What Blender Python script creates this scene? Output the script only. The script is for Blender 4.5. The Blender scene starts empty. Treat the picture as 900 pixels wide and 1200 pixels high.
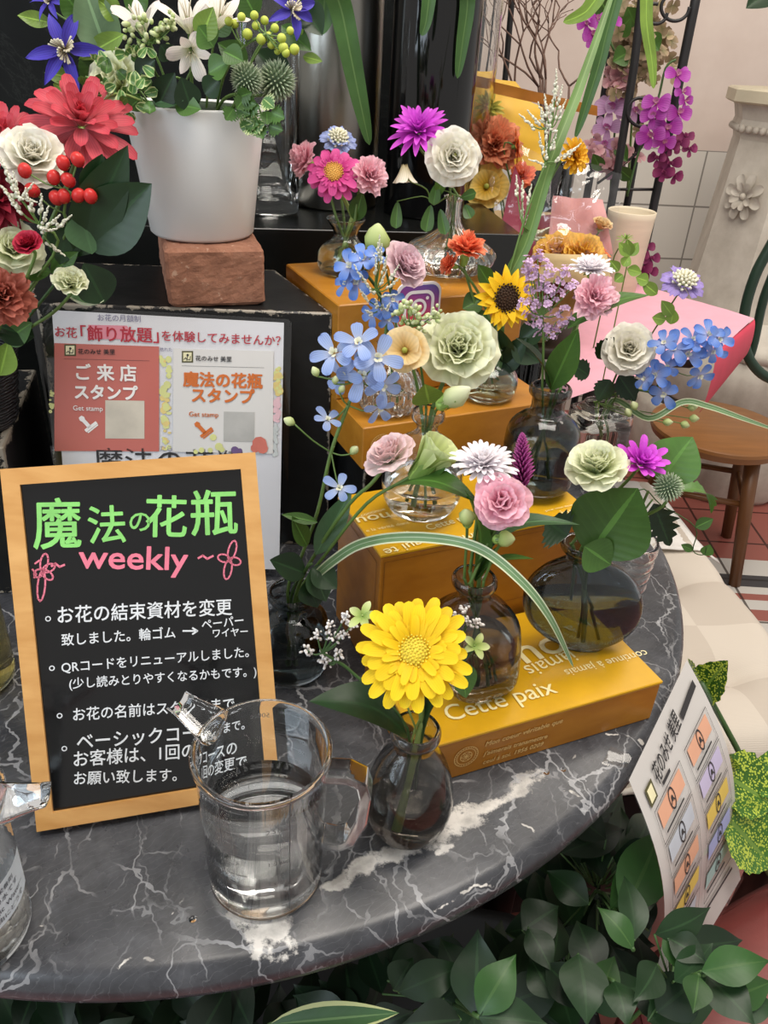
import bpy, math, random
from mathutils import Vector as V, noise
random.seed(7)
S = bpy.context.scene
COL = S.collection
PI = math.pi
def R(d): return math.radians(d)

# ------------------------------------------------------------------ camera
CAM_H, PITCH, ROLL, FOC = 0.54, R(31), R(3.5), 930.0      # heights are measured from the table top (z = 0); the floor is at z = -0.70
Fw = V((0, math.cos(PITCH), -math.sin(PITCH)))
Rt0 = V((1, 0, 0)); Up0 = Rt0.cross(Fw)
Rt = Rt0*math.cos(ROLL) + Up0*math.sin(ROLL)
Up = -Rt0*math.sin(ROLL) + Up0*math.cos(ROLL)
CP = V((0, 0, CAM_H))
cam = bpy.data.objects.new('camera', bpy.data.cameras.new('camera'))
COL.objects.link(cam)
from mathutils import Matrix
cam.matrix_world = Matrix(((Rt.x, Up.x, -Fw.x, CP.x), (Rt.y, Up.y, -Fw.y, CP.y), (Rt.z, Up.z, -Fw.z, CP.z), (0, 0, 0, 1)))
cam.data.sensor_fit = 'VERTICAL'; cam.data.sensor_height = 24.0; cam.data.lens = 24.0*FOC/1200.0
cam.data.clip_start = 0.02
S.camera = cam
def ray(px, py):
    return (Fw*FOC + Rt*(px-450) + Up*(600-py)).normalized()
def atz(px, py, z=0.0):
    d = ray(px, py); return CP + d*((z-CAM_H)/d.z)
def aty(px, py, y):
    d = ray(px, py); return CP + d*(y/d.y)
def px2m(n, P): return n*((P-CP).dot(Fw))/FOC

# ------------------------------------------------------------------ light and exposure
W = bpy.data.worlds.new('room_light'); S.world = W; W.use_nodes = True
bg = W.node_tree.nodes['Background']; bg.inputs[0].default_value = (1.0, .96, .92, 1); bg.inputs[1].default_value = 0.46
def area(name, loc, target, sx, sy, e, col):
    d = bpy.data.lights.new(name, 'AREA'); d.shape = 'RECTANGLE'; d.size = sx; d.size_y = sy; d.energy = e; d.color = col
    o = bpy.data.objects.new(name, d); COL.objects.link(o); o.location = loc
    o.rotation_euler = (V(target)-V(loc)).to_track_quat('-Z', 'Y').to_euler()
    return o
area('ceiling_panel_lamp', (0.3, 0.5, 1.75), (0.3, 0.65, 0), 1.2, 0.7, 21, (1, .93, .84))
area('ceiling_panel_lamp', (0.9, 1.7, 1.75), (0.9, 1.7, 0), 1.2, 0.8, 15, (1, .91, .80))
area('shopfront_daylight', (-1.7, -0.9, 1.15), (-0.1, 0.6, 0.1), 1.6, 1.3, 25, (.74, .87, 1))
S.view_settings.view_transform = 'Standard'; S.view_settings.look = 'None'
S.view_settings.gamma = 1; S.view_settings.use_curve_mapping = False
S.view_settings.exposure = 0.40
cy = S.cycles
cy.max_bounces = 18; cy.transmission_bounces = 18; cy.transparent_max_bounces = 24; cy.glossy_bounces = 6; cy.diffuse_bounces = 4
cy.sample_clamp_indirect = 6; cy.blur_glossy = 0.3; cy.use_denoising = True

# ------------------------------------------------------------------ materials
def H(h, a=1):
    h = h.lstrip('#'); r = []
    for i in (0, 2, 4):
        c = int(h[i:i+2], 16)/255; r.append(c/12.92 if c <= .04045 else ((c+.055)/1.055)**2.4)
    return (r[0], r[1], r[2], a)
class N:
    def __init__(s, name):
        s.m = bpy.data.materials.new(name); s.m.use_nodes = True; s.t = s.m.node_tree
        s.b = s.t.nodes['Principled BSDF']; s.o = s.t.nodes['Material Output']
    def n(s, typ, ins=None, **kw):
        x = s.t.nodes.new('ShaderNode'+typ)
        for k, v in kw.items(): setattr(x, k, v)
        for k, v in (ins or {}).items():
            i = x.inputs[k]
            if hasattr(v, 'outputs'): v = v.outputs[0]
            if isinstance(v, bpy.types.NodeSocket): s.t.links.new(v, i)
            else: i.default_value = v
        return x
    def link(s, a, b):
        if hasattr(a, 'outputs'): a = a.outputs[0]
        s.t.links.new(a, b)
    def coord(s): return s.n('TexCoord').outputs['Object']
    def noise(s, sc, det=3, vec=None, rough=.55, dist=0):
        d = {'Scale': sc, 'Detail': det, 'Roughness': rough, 'Distortion': dist}
        d['Vector'] = vec or s.coord()
        return s.n('TexNoise', d)
    def ramp(s, fac, stops, interp='LINEAR'):
        x = s.n('ValToRGB', {'Fac': fac}); r = x.color_ramp; r.interpolation = interp
        while len(r.elements) < len(stops): r.elements.new(.5)
        for e, (p, c) in zip(r.elements, stops): e.position = p; e.color = c
        return x
    def mix(s, f, a, b, blend='MIX'):
        x = s.n('Mix', data_type='RGBA', blend_type=blend)
        for i, v in ((0, f), (6, a), (7, b)):
            if hasattr(v, 'outputs'): v = v.outputs[2] if v.bl_idname == 'ShaderNodeMix' and v.data_type == 'RGBA' else v.outputs[0]
            if isinstance(v, bpy.types.NodeSocket): s.t.links.new(v, x.inputs[i])
            else: x.inputs[i].default_value = v
        return x.outputs[2]
    def math(s, op, a, b=0.0, c=None):
        x = s.n('Math', operation=op)
        for i, v in enumerate((a, b, c)):
            if v is None: continue
            if hasattr(v, 'outputs'): v = v.outputs[0]
            if isinstance(v, bpy.types.NodeSocket): s.t.links.new(v, x.inputs[i])
            else: x.inputs[i].default_value = v
        return x.outputs[0]
    def set(s, **kw):
        for k, v in kw.items():
            i = s.b.inputs[k.replace('_', ' ')]
            if hasattr(v, 'outputs'): v = v.outputs[0]
            if isinstance(v, bpy.types.NodeSocket): s.t.links.new(v, i)
            else: i.default_value = v
    def bump(s, h, st=.2, dist=.002):
        x = s.n('Bump', {'Height': h, 'Strength': st, 'Distance': dist}); s.link(x, s.b.inputs['Normal'])
def sc(c, k): return (min(1, c[0]*k), min(1, c[1]*k), min(1, c[2]*k), 1)
_mc = {}
def mat(name, col, rough=.5, var=.12, scale=30, bump=0, bscale=None, metal=0, spec=.5, coat=0, stretch=None):
    if name in _mc: return _mc[name]
    c = H(col) if isinstance(col, str) else col
    n = N(name); vec = n.coord()
    if stretch:
        vec = n.n('Mapping', {'Vector': vec, 'Scale': stretch}).outputs[0]
    no = n.noise(scale, 4, vec)
    n.set(Base_Color=n.ramp(no.outputs[0], [(.3, sc(c, 1-var)), (.7, sc(c, 1+var))]), Roughness=rough, Metallic=metal)
    n.b.inputs['Specular IOR Level'].default_value = spec; n.b.inputs['Coat Weight'].default_value = coat
    if bump: n.bump(n.noise(bscale or scale*3, 4, vec).outputs[0], bump)
    _mc[name] = n.m; return n.m
def glass(name, tint, ior=1.45, rough=0.0):
    if name in _mc: return _mc[name]
    n = N(name); no = n.noise(8, 2)
    n.set(Base_Color=n.ramp(no.outputs[0], [(.3, sc(tint, .97)), (.7, sc(tint, 1.03))]), Roughness=rough, IOR=ior)
    n.b.inputs['Transmission Weight'].default_value = 1
    _mc[name] = n.m; return n.m
def petal_mat(name, c0, c1, c2, trl=.3, var=.12, rough=.55, streak=.15, p1=.45):
    """c0 at the petal's base, c1 midway, c2 at its tip"""
    if name in _mc: return _mc[name]
    n = N(name); a = n.n('Attribute', attribute_name='pt'); sep = n.n('SeparateColor', {'Color': a.outputs['Color']})
    r = n.ramp(sep.outputs[0], [(0, H(c0)), (p1, H(c1)), (1, H(c2))])
    st = n.math('SINE', n.math('MULTIPLY', sep.outputs[1], 38.0))
    f = n.math('ADD', n.math('MULTIPLY', st, streak*.5), n.math('MULTIPLY_ADD', sep.outputs[2], var*2, 1-var))
    comb = n.n('CombineXYZ', {0: f, 1: f, 2: f})
    col = n.mix(1.0, r, comb, 'MULTIPLY')
    n.set(Base_Color=col, Roughness=rough)
    n.b.inputs['Specular IOR Level'].default_value = .25
    tr = n.n('BsdfTranslucent', {'Color': col}); mx = n.n('MixShader', {0: trl, 1: n.b, 2: tr}); n.link(mx, n.o.inputs[0])
    _mc[name] = n.m; return n.m
def leaf_mat(name, c, rib=None, trl=.18, rough=.38, veins=.18, edge=None, spots=None):
    if name in _mc: return _mc[name]
    n = N(name); c = H(c); rib = H(rib) if rib else sc(c, 1.7)
    a = n.n('Attribute', attribute_name='pt'); sep = n.n('SeparateColor', {'Color': a.outputs['Color']})
    t, s, rnd = sep.outputs[0], sep.outputs[1], sep.outputs[2]
    ab = n.math('ABSOLUTE', n.math('MULTIPLY_ADD', s, 2.0, -1.0))
    base = n.ramp(n.noise(25, 4).outputs[0], [(.3, sc(c, .8)), (.7, sc(c, 1.2))])
    f = n.math('MULTIPLY_ADD', rnd, .5, .75)
    col = n.mix(1.0, base, n.n('CombineXYZ', {0: f, 1: f, 2: f}), 'MULTIPLY')
    vn = n.math('SINE', n.math('MULTIPLY', n.math('SUBTRACT', t, n.math('MULTIPLY', ab, .22)), 55.0))
    col = n.mix(n.math('MULTIPLY', n.ramp(vn, [(.75, (0, 0, 0, 1)), (1, (1, 1, 1, 1))]), veins*.55), col, rib)
    if spots:
        vo = n.n('TexVoronoi', {'Scale': 380.0, 'Vector': n.coord()}); no = n.noise(90, 3)
        m = n.math('GREATER_THAN', n.math('ADD', vo.outputs['Distance'], n.math('MULTIPLY', no.outputs[0], .9)), .88)
        col = n.mix(m, H(spots), col)
    if edge: col = n.mix(n.math('GREATER_THAN', ab, .72), col, H(edge))
    col = n.mix(n.math('LESS_THAN', ab, .07), col, rib)
    n.set(Base_Color=col, Roughness=rough); n.b.inputs['Specular IOR Level'].default_value = .4
    n.bump(vn, .05 if veins > .1 else .015, .001)
    tr = n.n('BsdfTranslucent', {'Color': col}); mx = n.n('MixShader', {0: trl, 1: n.b, 2: tr}); n.link(mx, n.o.inputs[0])
    _mc[name] = n.m; return n.m
def film(name, tint=(1, 1, 1, 1), gl=.16):
    """thin clear plastic sheet"""
    if name in _mc: return _mc[name]
    n = N(name); t = n.n('BsdfTransparent', {'Color': tint}); g = n.n('BsdfGlossy', {'Roughness': .06})
    lw = n.n('LayerWeight', {'Blend': .5}); no = n.noise(40, 2)
    f = n.math('ADD', n.math('MULTIPLY_ADD', n.math('POWER', lw.outputs['Facing'], 5.0), .8, .03), n.math('MULTIPLY', no.outputs[0], gl*.25))
    mx = n.n('MixShader', {0: f, 1: t, 2: g}); n.link(mx, n.o.inputs[0])
    _mc[name] = n.m; return n.m

# ------------------------------------------------------------------ mesh builder
class MB:
    def __init__(s): s.v = []; s.f = []; s.a = []
    def add(s, vs, fs, at=None):
        o = len(s.v); s.v += [V(p) for p in vs]; s.f += [tuple(i+o for i in f) for f in fs]
        s.a += at if at else [(.5, .5, .5)]*len(vs)
    def grid(s, nu, nv, fn, closev=False):
        vs = []; at = []
        for i in range(nu+1):
            for j in range(nv if closev else nv+1):
                p, a = fn(i/nu, j/nv); vs.append(p); at.append(a)
        w = nv if closev else nv+1; fs = []
        for i in range(nu):
            for j in range(nv):
                k = (j+1) % w
                fs.append((i*w+j, i*w+k, (i+1)*w+k, (i+1)*w+j))
        s.add(vs, fs, at)
    def tube(s, pts, r, n=7, cap=True, smooth=3):
        pts = [V(p) for p in pts]
        rs = list(r) if isinstance(r, (list, tuple)) else [r]*len(pts)
        if smooth > 1 and len(pts) > 2:
            P = []; Q = []
            for i in range(len(pts)-1):
                a = pts[max(i-1, 0)]; b = pts[i]; c = pts[i+1]; d = pts[min(i+2, len(pts)-1)]
                for k in range(smooth):
                    t = k/smooth
                    P.append(.5*((2*b)+(c-a)*t+(2*a-5*b+4*c-d)*t*t+(3*b-a-3*c+d)*t**3)); Q.append(rs[i]*(1-t)+rs[i+1]*t)
            pts = P+[pts[-1]]; rs = Q+[rs[-1]]
        vs = []; at = []; x = None
        for i, p in enumerate(pts):
            d = (pts[min(i+1, len(pts)-1)]-pts[max(i-1, 0)]).normalized()
            if x is None: x = d.orthogonal().normalized()
            x = (x-d*x.dot(d)).normalized(); y = d.cross(x)
            for k in range(n):
                a = 2*PI*k/n; vs.append(p+(x*math.cos(a)+y*math.sin(a))*rs[i]); at.append((i/(len(pts)-1), k/n, .5))
        fs = [(i*n+k, i*n+(k+1) % n, (i+1)*n+(k+1) % n, (i+1)*n+k) for i in range(len(pts)-1) for k in range(n)]
        if cap: fs += [tuple(range(n-1, -1, -1)), tuple(range((len(pts)-1)*n, len(pts)*n))]
        s.add(vs, fs, at)
    def lathe(s, prof, n=32, c=(0, 0, 0), ex=2.0, rot=0, shape=None):
        """prof: (z, r) or (z, rx, ry, exponent) from the bottom up; closed where r = 0"""
        c = V(c); rings = []
        vs = []; fs = []; ids = []
        for q in prof:
            z, rx = q[0], q[1]; ry = q[2] if len(q) > 2 else rx; e = q[3] if len(q) > 3 else ex
            if rx <= 1e-6: ids.append([len(vs)]); vs.append(c+V((0, 0, z))); continue
            r = []
            for k in range(n):
                a = 2*PI*k/n; ca, sa = math.cos(a), math.sin(a)
                m = 1/((abs(ca)**e+abs(sa)**e)**(1/e))
                if shape: m *= shape(a, z)
                x, y = ca*m*rx, sa*m*ry
                r.append(len(vs)); vs.append(c+V((x*math.cos(rot)-y*math.sin(rot), x*math.sin(rot)+y*math.cos(rot), z)))
            ids.append(r)
        for a, b in zip(ids, ids[1:]):
            if len(a) == 1 and len(b) == 1: continue
            if len(a) == 1: fs += [(a[0], b[(k+1) % n], b[k]) for k in range(n)]
            elif len(b) == 1: fs += [(a[k], a[(k+1) % n], b[0]) for k in range(n)]
            else: fs += [(a[k], a[(k+1) % n], b[(k+1) % n], b[k]) for k in range(n)]
        s.add(vs, fs)
    def box(s, c, dx, dy, dz, yaw=0, bev=0.0):
        """box with its base centre at c; bev chamfers every edge"""
        c = V(c); ca, sa = math.cos(yaw), math.sin(yaw)
        if bev <= 0: rings = [(0, 0), (dz, 0)]
        else: rings = [(0, bev), (bev, 0), (dz-bev, 0), (dz, bev)]
        vs = []; n = 8 if bev > 0 else 4
        for z, ins in rings:
            x, y = dx/2-ins, dy/2-ins; b = bev*.9
            pts = [(-x+b, -y), (x-b, -y), (x, -y+b), (x, y-b), (x-b, y), (-x+b, y), (-x, y-b), (-x, -y+b)] if bev > 0 else [(-x, -y), (x, -y), (x, y), (-x, y)]
            vs += [c+V((px*ca-py*sa, px*sa+py*ca, z)) for px, py in pts]
        fs = [(i*n+k, i*n+(k+1) % n, (i+1)*n+(k+1) % n, (i+1)*n+k) for i in range(len(rings)-1) for k in range(n)]
        fs += [tuple(range(n-1, -1, -1)), tuple(range((len(rings)-1)*n, len(rings)*n))]
        s.add(vs, fs)
    def ball(s, c, r, n=8, m=6, sz=1.0, ax=None, rnd=.5):
        c = V(c); ax = (ax or V((0, 0, 1))).normalized(); x = ax.orthogonal().normalized(); y = ax.cross(x)
        vs = [c-ax*r*sz]; fs = []
        for i in range(1, m):
            a = -PI/2+PI*i/m
            for k in range(n):
                b = 2*PI*k/n; vs.append(c+(x*math.cos(b)+y*math.sin(b))*r*math.cos(a)+ax*r*sz*math.sin(a))
        vs.append(c+ax*r*sz); L = len(vs)-1
        fs += [(0, 1+(k+1) % n, 1+k) for k in range(n)]
        fs += [(1+i*n+k, 1+i*n+(k+1) % n, 1+(i+1)*n+(k+1) % n, 1+(i+1)*n+k) for i in range(m-2) for k in range(n)]
        fs += [(L, 1+(m-2)*n+k, 1+(m-2)*n+(k+1) % n) for k in range(n)]
        s.add(vs, fs, [(((p-c).dot(ax)/(r*sz)+1)/2, .5, rnd) for p in vs])
    def build(s, name, m, parent=None, smooth=True, at=None):
        me = bpy.data.meshes.new(name)
        off = parent_world(parent) if parent else (V(at) if at else V((0, 0, 0)))
        me.from_pydata([p-off for p in s.v], [], s.f)
        ca = me.color_attributes.new('pt', 'FLOAT_COLOR', 'POINT')
        buf = []
        for a in s.a: buf += [a[0], a[1], a[2], 1.0]
        ca.data.foreach_set('color', buf)
        if smooth: me.polygons.foreach_set('use_smooth', [True]*len(me.polygons))
        me.materials.append(m); me.update()
        if smooth == 'auto': me.set_sharp_from_angle(angle=R(35))
        o = bpy.data.objects.new(name, me); COL.objects.link(o)
        if parent: o.parent = parent
        elif at: o.location = at
        return o
def parent_world(o):
    p = V((0, 0, 0))
    while o: p += V(o.location); o = o.parent
    return p
def tag(o, label, cat, group=None):
    o['label'] = label; o['category'] = cat
    if group: o['group'] = group
    return o
def thing(name, label, cat, loc, group=None):
    o = bpy.data.objects.new(name, None); COL.objects.link(o); o.location = V(loc); o.empty_display_size = .01
    return tag(o, label, cat, group)
def structure(o): o['kind'] = 'structure'; return o
def blank(name, parent):                                   # a part that is itself made of sub-parts
    o = bpy.data.objects.new(name, None); COL.objects.link(o); o.parent = parent; o.empty_display_size = .01; return o

# ------------------------------------------------------------------ lettering: text laid on a surface S(u, v, h) -> point
_tc = {}
def glyphs(s, bold):
    k = (s, bold)
    if k not in _tc:
        c = bpy.data.curves.new('t', 'FONT'); c.body = s; c.size = 1; c.offset = bold; c.resolution_u = 3
        o = bpy.data.objects.new('t', c); COL.objects.link(o)
        me = bpy.data.meshes.new_from_object(o)
        vs = [(p.co.x, p.co.y) for p in me.vertices]; fs = [tuple(p.vertices) for p in me.polygons]
        bpy.data.objects.remove(o); bpy.data.meshes.remove(me); bpy.data.curves.remove(c)
        _tc[k] = (vs, fs)
    return _tc[k]
class Plane:
    def __init__(s, O, eu, ev): s.O = V(O); s.eu = V(eu).normalized(); s.ev = V(ev).normalized(); s.n = s.eu.cross(s.ev).normalized()
    def __call__(s, u, v, h=0): return s.O+s.eu*u+s.ev*v+s.n*h
    def uv(s, px, py):
        d = ray(px, py); p = CP+d*((s.O-CP).dot(s.n)/d.dot(s.n))-s.O
        return p.dot(s.eu), p.dot(s.ev)
def write(mb, Sf, s, A, B, bold=0.0, hs=1.0, h=.0006, shear=0, skew=0):
    """fit the text between baseline points A and B (in u, v)"""
    if bold > 0:                                            # thicken the strokes with shifted copies
        k = bold*math.hypot(B[0]-A[0], B[1]-A[1])/max(1, len(s))*1.1
        for q in range(6):
            a = 2*PI*q/6; write(mb, Sf, s, (A[0]+k*math.cos(a), A[1]+k*math.sin(a)), (B[0]+k*math.cos(a), B[1]+k*math.sin(a)), 0, hs, h+.00005*(q+1), shear, skew)
    vs, fs = glyphs(s, 0)
    if not vs: return
    x0 = min(p[0] for p in vs); x1 = max(p[0] for p in vs)
    du, dv = B[0]-A[0], B[1]-A[1]; L = math.hypot(du, dv); k = L/(x1-x0); cu, su = du/L, dv/L
    out = []
    for x, y in vs:
        a = (x-x0)*k+y*k*shear; b = y*k*hs+skew*a
        out.append(Sf(A[0]+a*cu-b*su, A[1]+a*su+b*cu, h))
    mb.add(out, fs)
def quad(mb, Sf, pts, h=.0004):
    mb.add([Sf(u, v, h) for u, v in pts], [tuple(range(len(pts)))])
def disc(mb, Sf, u, v, r, h=.0004, r2=0, n=24, ry=None):
    ry = ry or r
    if r2 <= 0: mb.add([Sf(u+r*math.cos(2*PI*k/n), v+ry*math.sin(2*PI*k/n), h) for k in range(n)], [tuple(range(n))])
    else:
        q = r2/r
        vs = [Sf(u+m*r*math.cos(2*PI*k/n), v+m*ry*math.sin(2*PI*k/n), h) for m in (q, 1) for k in range(n)]
        mb.add(vs, [(k, n+k, n+(k+1) % n, (k+1) % n) for k in range(n)])
def line(mb, Sf, pts, w, h=.0006):
    for (a, b), (c, d) in zip(pts, pts[1:]):
        L = math.hypot(c-a, d-b) or 1e-9; x, y = -(d-b)/L*w/2, (c-a)/L*w/2
        ex, ey = (c-a)/L*w*.3, (d-b)/L*w*.3
        mb.add([Sf(a-ex+x, b-ey+y, h), Sf(a-ex-x, b-ey-y, h), Sf(c+ex-x, d+ey-y, h), Sf(c+ex+x, d+ey+y, h)], [(0, 1, 2, 3)])
# ------------------------------------------------------------------ the room
TC = V((-.212, .851, 0)); TR_ = .574
def wall_mat():
    n = N('wall_plaster_and_tile'); c = n.coord(); sep = n.n('SeparateXYZ', {0: c})
    no = n.noise(6, 4); pl = n.ramp(no.outputs[0], [(.3, H('#d3c2b8')), (.7, H('#dfd0c6'))])
    br = n.n('TexBrick', {'Vector': n.n('Mapping', {'Vector': n.n('CombineXYZ', {0: sep.outputs[0], 1: sep.outputs[2], 2: 0.0}), 'Location': (.06, .100, 0)}),
        'Color1': H('#dedad2'), 'Color2': H('#d6d2ca'), 'Mortar': H('#8f8a84'), 'Scale': 1.0, 'Mortar Size': .003, 'Brick Width': .36, 'Row Height': .18})
    br.offset = 0
    m = n.math('LESS_THAN', sep.outputs[2], .260)
    n.set(Base_Color=n.mix(m, pl, br), Roughness=n.math('MULTIPLY_ADD', m, -.45, .75)); return n.m
def floor_mat():
    n = N('striped_floor_tiles'); c = n.coord(); sep = n.n('SeparateXYZ', {0: c})
    y = n.math('MULTIPLY_ADD', sep.outputs[1], 1/1.2, -1.2/1.2)         # 0 at y = 1.2, 1 at y = 2.4
    red, wh, bk = H('#9b5a50'), H('#cfcbc4'), H('#3b3a3e')
    st = [(0, red), (.06, wh), (.12, red), (.2, wh), (.27, red), (.32, wh), (.36, red), (.40, wh), (.435, red), (.46, wh), (.485, bk), (.535, wh), (.60, red)]
    r = n.ramp(y, st, 'CONSTANT')
    w = n.n('TexBrick', {'Vector': n.n('Mapping', {'Vector': c, 'Location': (.05, .08, 0)}), 'Color1': (1, 1, 1, 1), 'Color2': (.93, .93, .93, 1), 'Mortar': (.2, .18, .17, 1), 'Scale': 1.0, 'Mortar Size': .004, 'Brick Width': .17, 'Row Height': .19})
    w.offset = 0
    n.set(Base_Color=n.mix(1.0, r, w, 'MULTIPLY'), Roughness=.35); return n.m
def plain_plane(name, pts, m):
    mb = MB(); mb.add(pts, [(0, 1, 2, 3)]); return structure(mb.build(name, m, None, False))
plain_plane('floor', [(-1.6, -.9, -.7), (2.6, -.9, -.7), (2.6, 3.2, -.7), (-1.6, 3.2, -.7)], floor_mat())
wl = MB(); wl.add([(-1.6, 2.70, -.7), (2.6, 3.13, -.7), (2.6, 3.13, 1.8), (-1.6, 2.70, 1.8)], [(0, 1, 2, 3)])
structure(wl.build('wall_back', wall_mat(), None, False))
def dark_stone():
    n = N('black_marble'); no = n.noise(5, 6, dist=1.5); v = n.noise(3, 8, rough=.7, dist=2.0)
    a = n.ramp(no.outputs[0], [(.35, H('#060706')), (.7, H('#0f110f'))])
    m = n.ramp(v.outputs[0], [(.49, (0, 0, 0, 1)), (.5, (.22, .22, .22, 1)), (.51, (0, 0, 0, 1))])
    n.set(Base_Color=n.mix(m, a, H('#3a3d3a')), Roughness=.55); n.b.inputs['Specular IOR Level'].default_value = .15; return n.m
BLACKSTONE = dark_stone()
mb = MB(); mb.box((-.72, 1.62, -.7), 1.58, .12, 2.3, R(6), .01)
structure(mb.build('wall_left', BLACKSTONE, None, False))

# ------------------------------------------------------------------ round marble table
def marble():
    n = N('grey_veined_marble'); c = n.coord()
    dn = n.n('TexNoise', {'Vector': c, 'Scale': 9.0, 'Detail': 5.0, 'Roughness': .65})
    wob = n.n('VectorMath', {0: c, 1: n.n('VectorMath', {0: n.n('VectorMath', {0: dn.outputs['Color'], 1: (.5, .5, .5)}, operation='SUBTRACT'), 'Scale': .055}, operation='SCALE')}, operation='ADD').outputs[0]
    base = n.ramp(n.noise(7, 9, rough=.68, dist=.8).outputs[0], [(.28, H('#2b2c2f')), (.5, H('#3d3e42')), (.75, H('#5a5b5f'))])
    fine = n.ramp(n.noise(60, 6, rough=.7).outputs[0], [(.35, (.72, .72, .73, 1)), (.7, (1.22, 1.22, 1.22, 1))])
    col = n.mix(1.0, base, fine, 'MULTIPLY')
    for scl, wd, k, loc in ((3.2, .0035, .62, (3, 1, 0)), (7.0, .0055, .5, (7, 2, 0)), (12.0, .007, .4, (1, 9, 0)), (23.0, .012, .28, (4, 3, 0))):   # hairline veins
        vv = n.n('TexVoronoi', {'Vector': n.n('Mapping', {'Vector': wob, 'Location': loc, 'Rotation': (0, 0, .6), 'Scale': (1, .6, 1)}), 'Scale': scl}, feature='DISTANCE_TO_EDGE')
        br = n.ramp(n.noise(scl*1.3, 3).outputs[0], [(.44, (0, 0, 0, 1)), (.56, (1, 1, 1, 1))])
        m = n.math('MULTIPLY', n.math('MULTIPLY', n.math('LESS_THAN', vv.outputs[0], wd), k), br)
        col = n.mix(m, col, H('#b9b9bb'))
    sc1 = n.n('TexWave', {'Vector': n.n('Mapping', {'Vector': c, 'Rotation': (0, 0, .9)}), 'Scale': 60.0, 'Distortion': 14.0, 'Detail': 4.0, 'Detail Scale': .6})
    col = n.mix(n.math('MULTIPLY', n.math('GREATER_THAN', sc1.outputs[1], .995), .12), col, H('#a8a8aa'))
    segs = [  # white veins: pixels of the photograph laid on the table top, half width
        (640, 903, 560, 950, .009), (560, 950, 500, 985, .013), (500, 985, 420, 1022, .010), (420, 1022, 385, 1045, .006), (560, 950, 520, 1000, .005),
        (247, 1026, 150, 1120, .0022), (150, 1120, 78, 1180, .0025), (40, 1087, 118, 1100, .0016), (118, 1100, 152, 1122, .002), (152, 1122, 190, 1145, .0016),
        (300, 1085, 345, 1142, .008), (285, 1075, 330, 1090, .010), (330, 1075, 345, 1140, .005), (610, 912, 672, 925, .0018), (672, 925, 708, 958, .002),
        (700, 857, 765, 872, .0022), (620, 905, 610, 914, .002), (450, 1105, 520, 1050, .0022), (520, 1050, 600, 1018, .0018), (540, 1062, 528, 1078, .006),
        (740, 590, 752, 610, .012), (600, 955, 660, 985, .0012), (640, 905, 680, 880, .0012), (365, 935, 420, 925, .0030), (470, 1100, 450, 1110, .005), (700, 760, 780, 790, .0015)]
    acc = None
    for x0, y0, x1, y1, w in segs:
        a = atz(x0, y0)-TC; b = atz(x1, y1)-TC; ba = b-a
        pa = n.n('VectorMath', {0: wob, 1: tuple(a)}, operation='SUBTRACT')
        h = n.n('Math', {0: n.n('VectorMath', {0: pa, 1: tuple(ba)}, operation='DOT_PRODUCT').outputs['Value'], 1: 1/ba.length_squared}, operation='MULTIPLY', use_clamp=True)
        q = n.n('VectorMath', {0: pa, 1: n.n('VectorMath', {0: tuple(ba), 'Scale': h.outputs[0]}, operation='SCALE')}, operation='SUBTRACT')
        d = n.n('Math', {0: n.n('VectorMath', {0: q}, operation='LENGTH').outputs['Value'], 1: 1.2/w}, operation='MULTIPLY')
        acc = n.math('MINIMUM', acc, d.outputs[0]) if acc else d.outputs[0]
    rag = n.math('ADD', acc, n.math('MULTIPLY_ADD', n.noise(60, 8, rough=.8).outputs[0], 3.4, -1.7))
    vm = n.ramp(rag, [(.55, (1, 1, 1, 1)), (1.0, (0, 0, 0, 1))])
    col = n.mix(vm, col, n.ramp(n.noise(30, 5).outputs[0], [(.35, H('#8f8b86')), (.55, H('#d6d1ca'))]))
    n.set(Base_Color=col, Roughness=n.ramp(n.noise(20, 5).outputs[0], [(.3, (.2, .2, .2, 1)), (.7, (.36, .36, .36, 1))]))
    n.bump(n.noise(120, 3).outputs[0], .05); return n.m
tb = thing('marble_table', 'round grey marble table with white veins carrying the bud vases', 'table', (TC.x, TC.y, -.7))
mb = MB(); mb.lathe([(-.034, 0), (-.034, TR_-.012), (-.029, TR_-.004), (-.018, TR_), (-.010, TR_-.001), (-.003, TR_-.006), (0, TR_-.014), (0, TR_*.5), (0, 0)], 160, TC)
top = mb.build('table_top', marble(), tb, 'auto')
top.location = TC-parent_world(tb)
for v in top.data.vertices: v.co -= top.location
IRON = mat('black_iron', '#17181a', .5, .2, 40, .15)
mb = MB(); mb.lathe([(-.7, 0), (-.7, .2), (-.68, .2), (-.64, .06), (-.6, .045), (-.15, .045), (-.08, .07), (-.035, .16), (-.035, 0)], 32, TC)
mb.build('pedestal_leg', IRON, tb)

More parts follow.
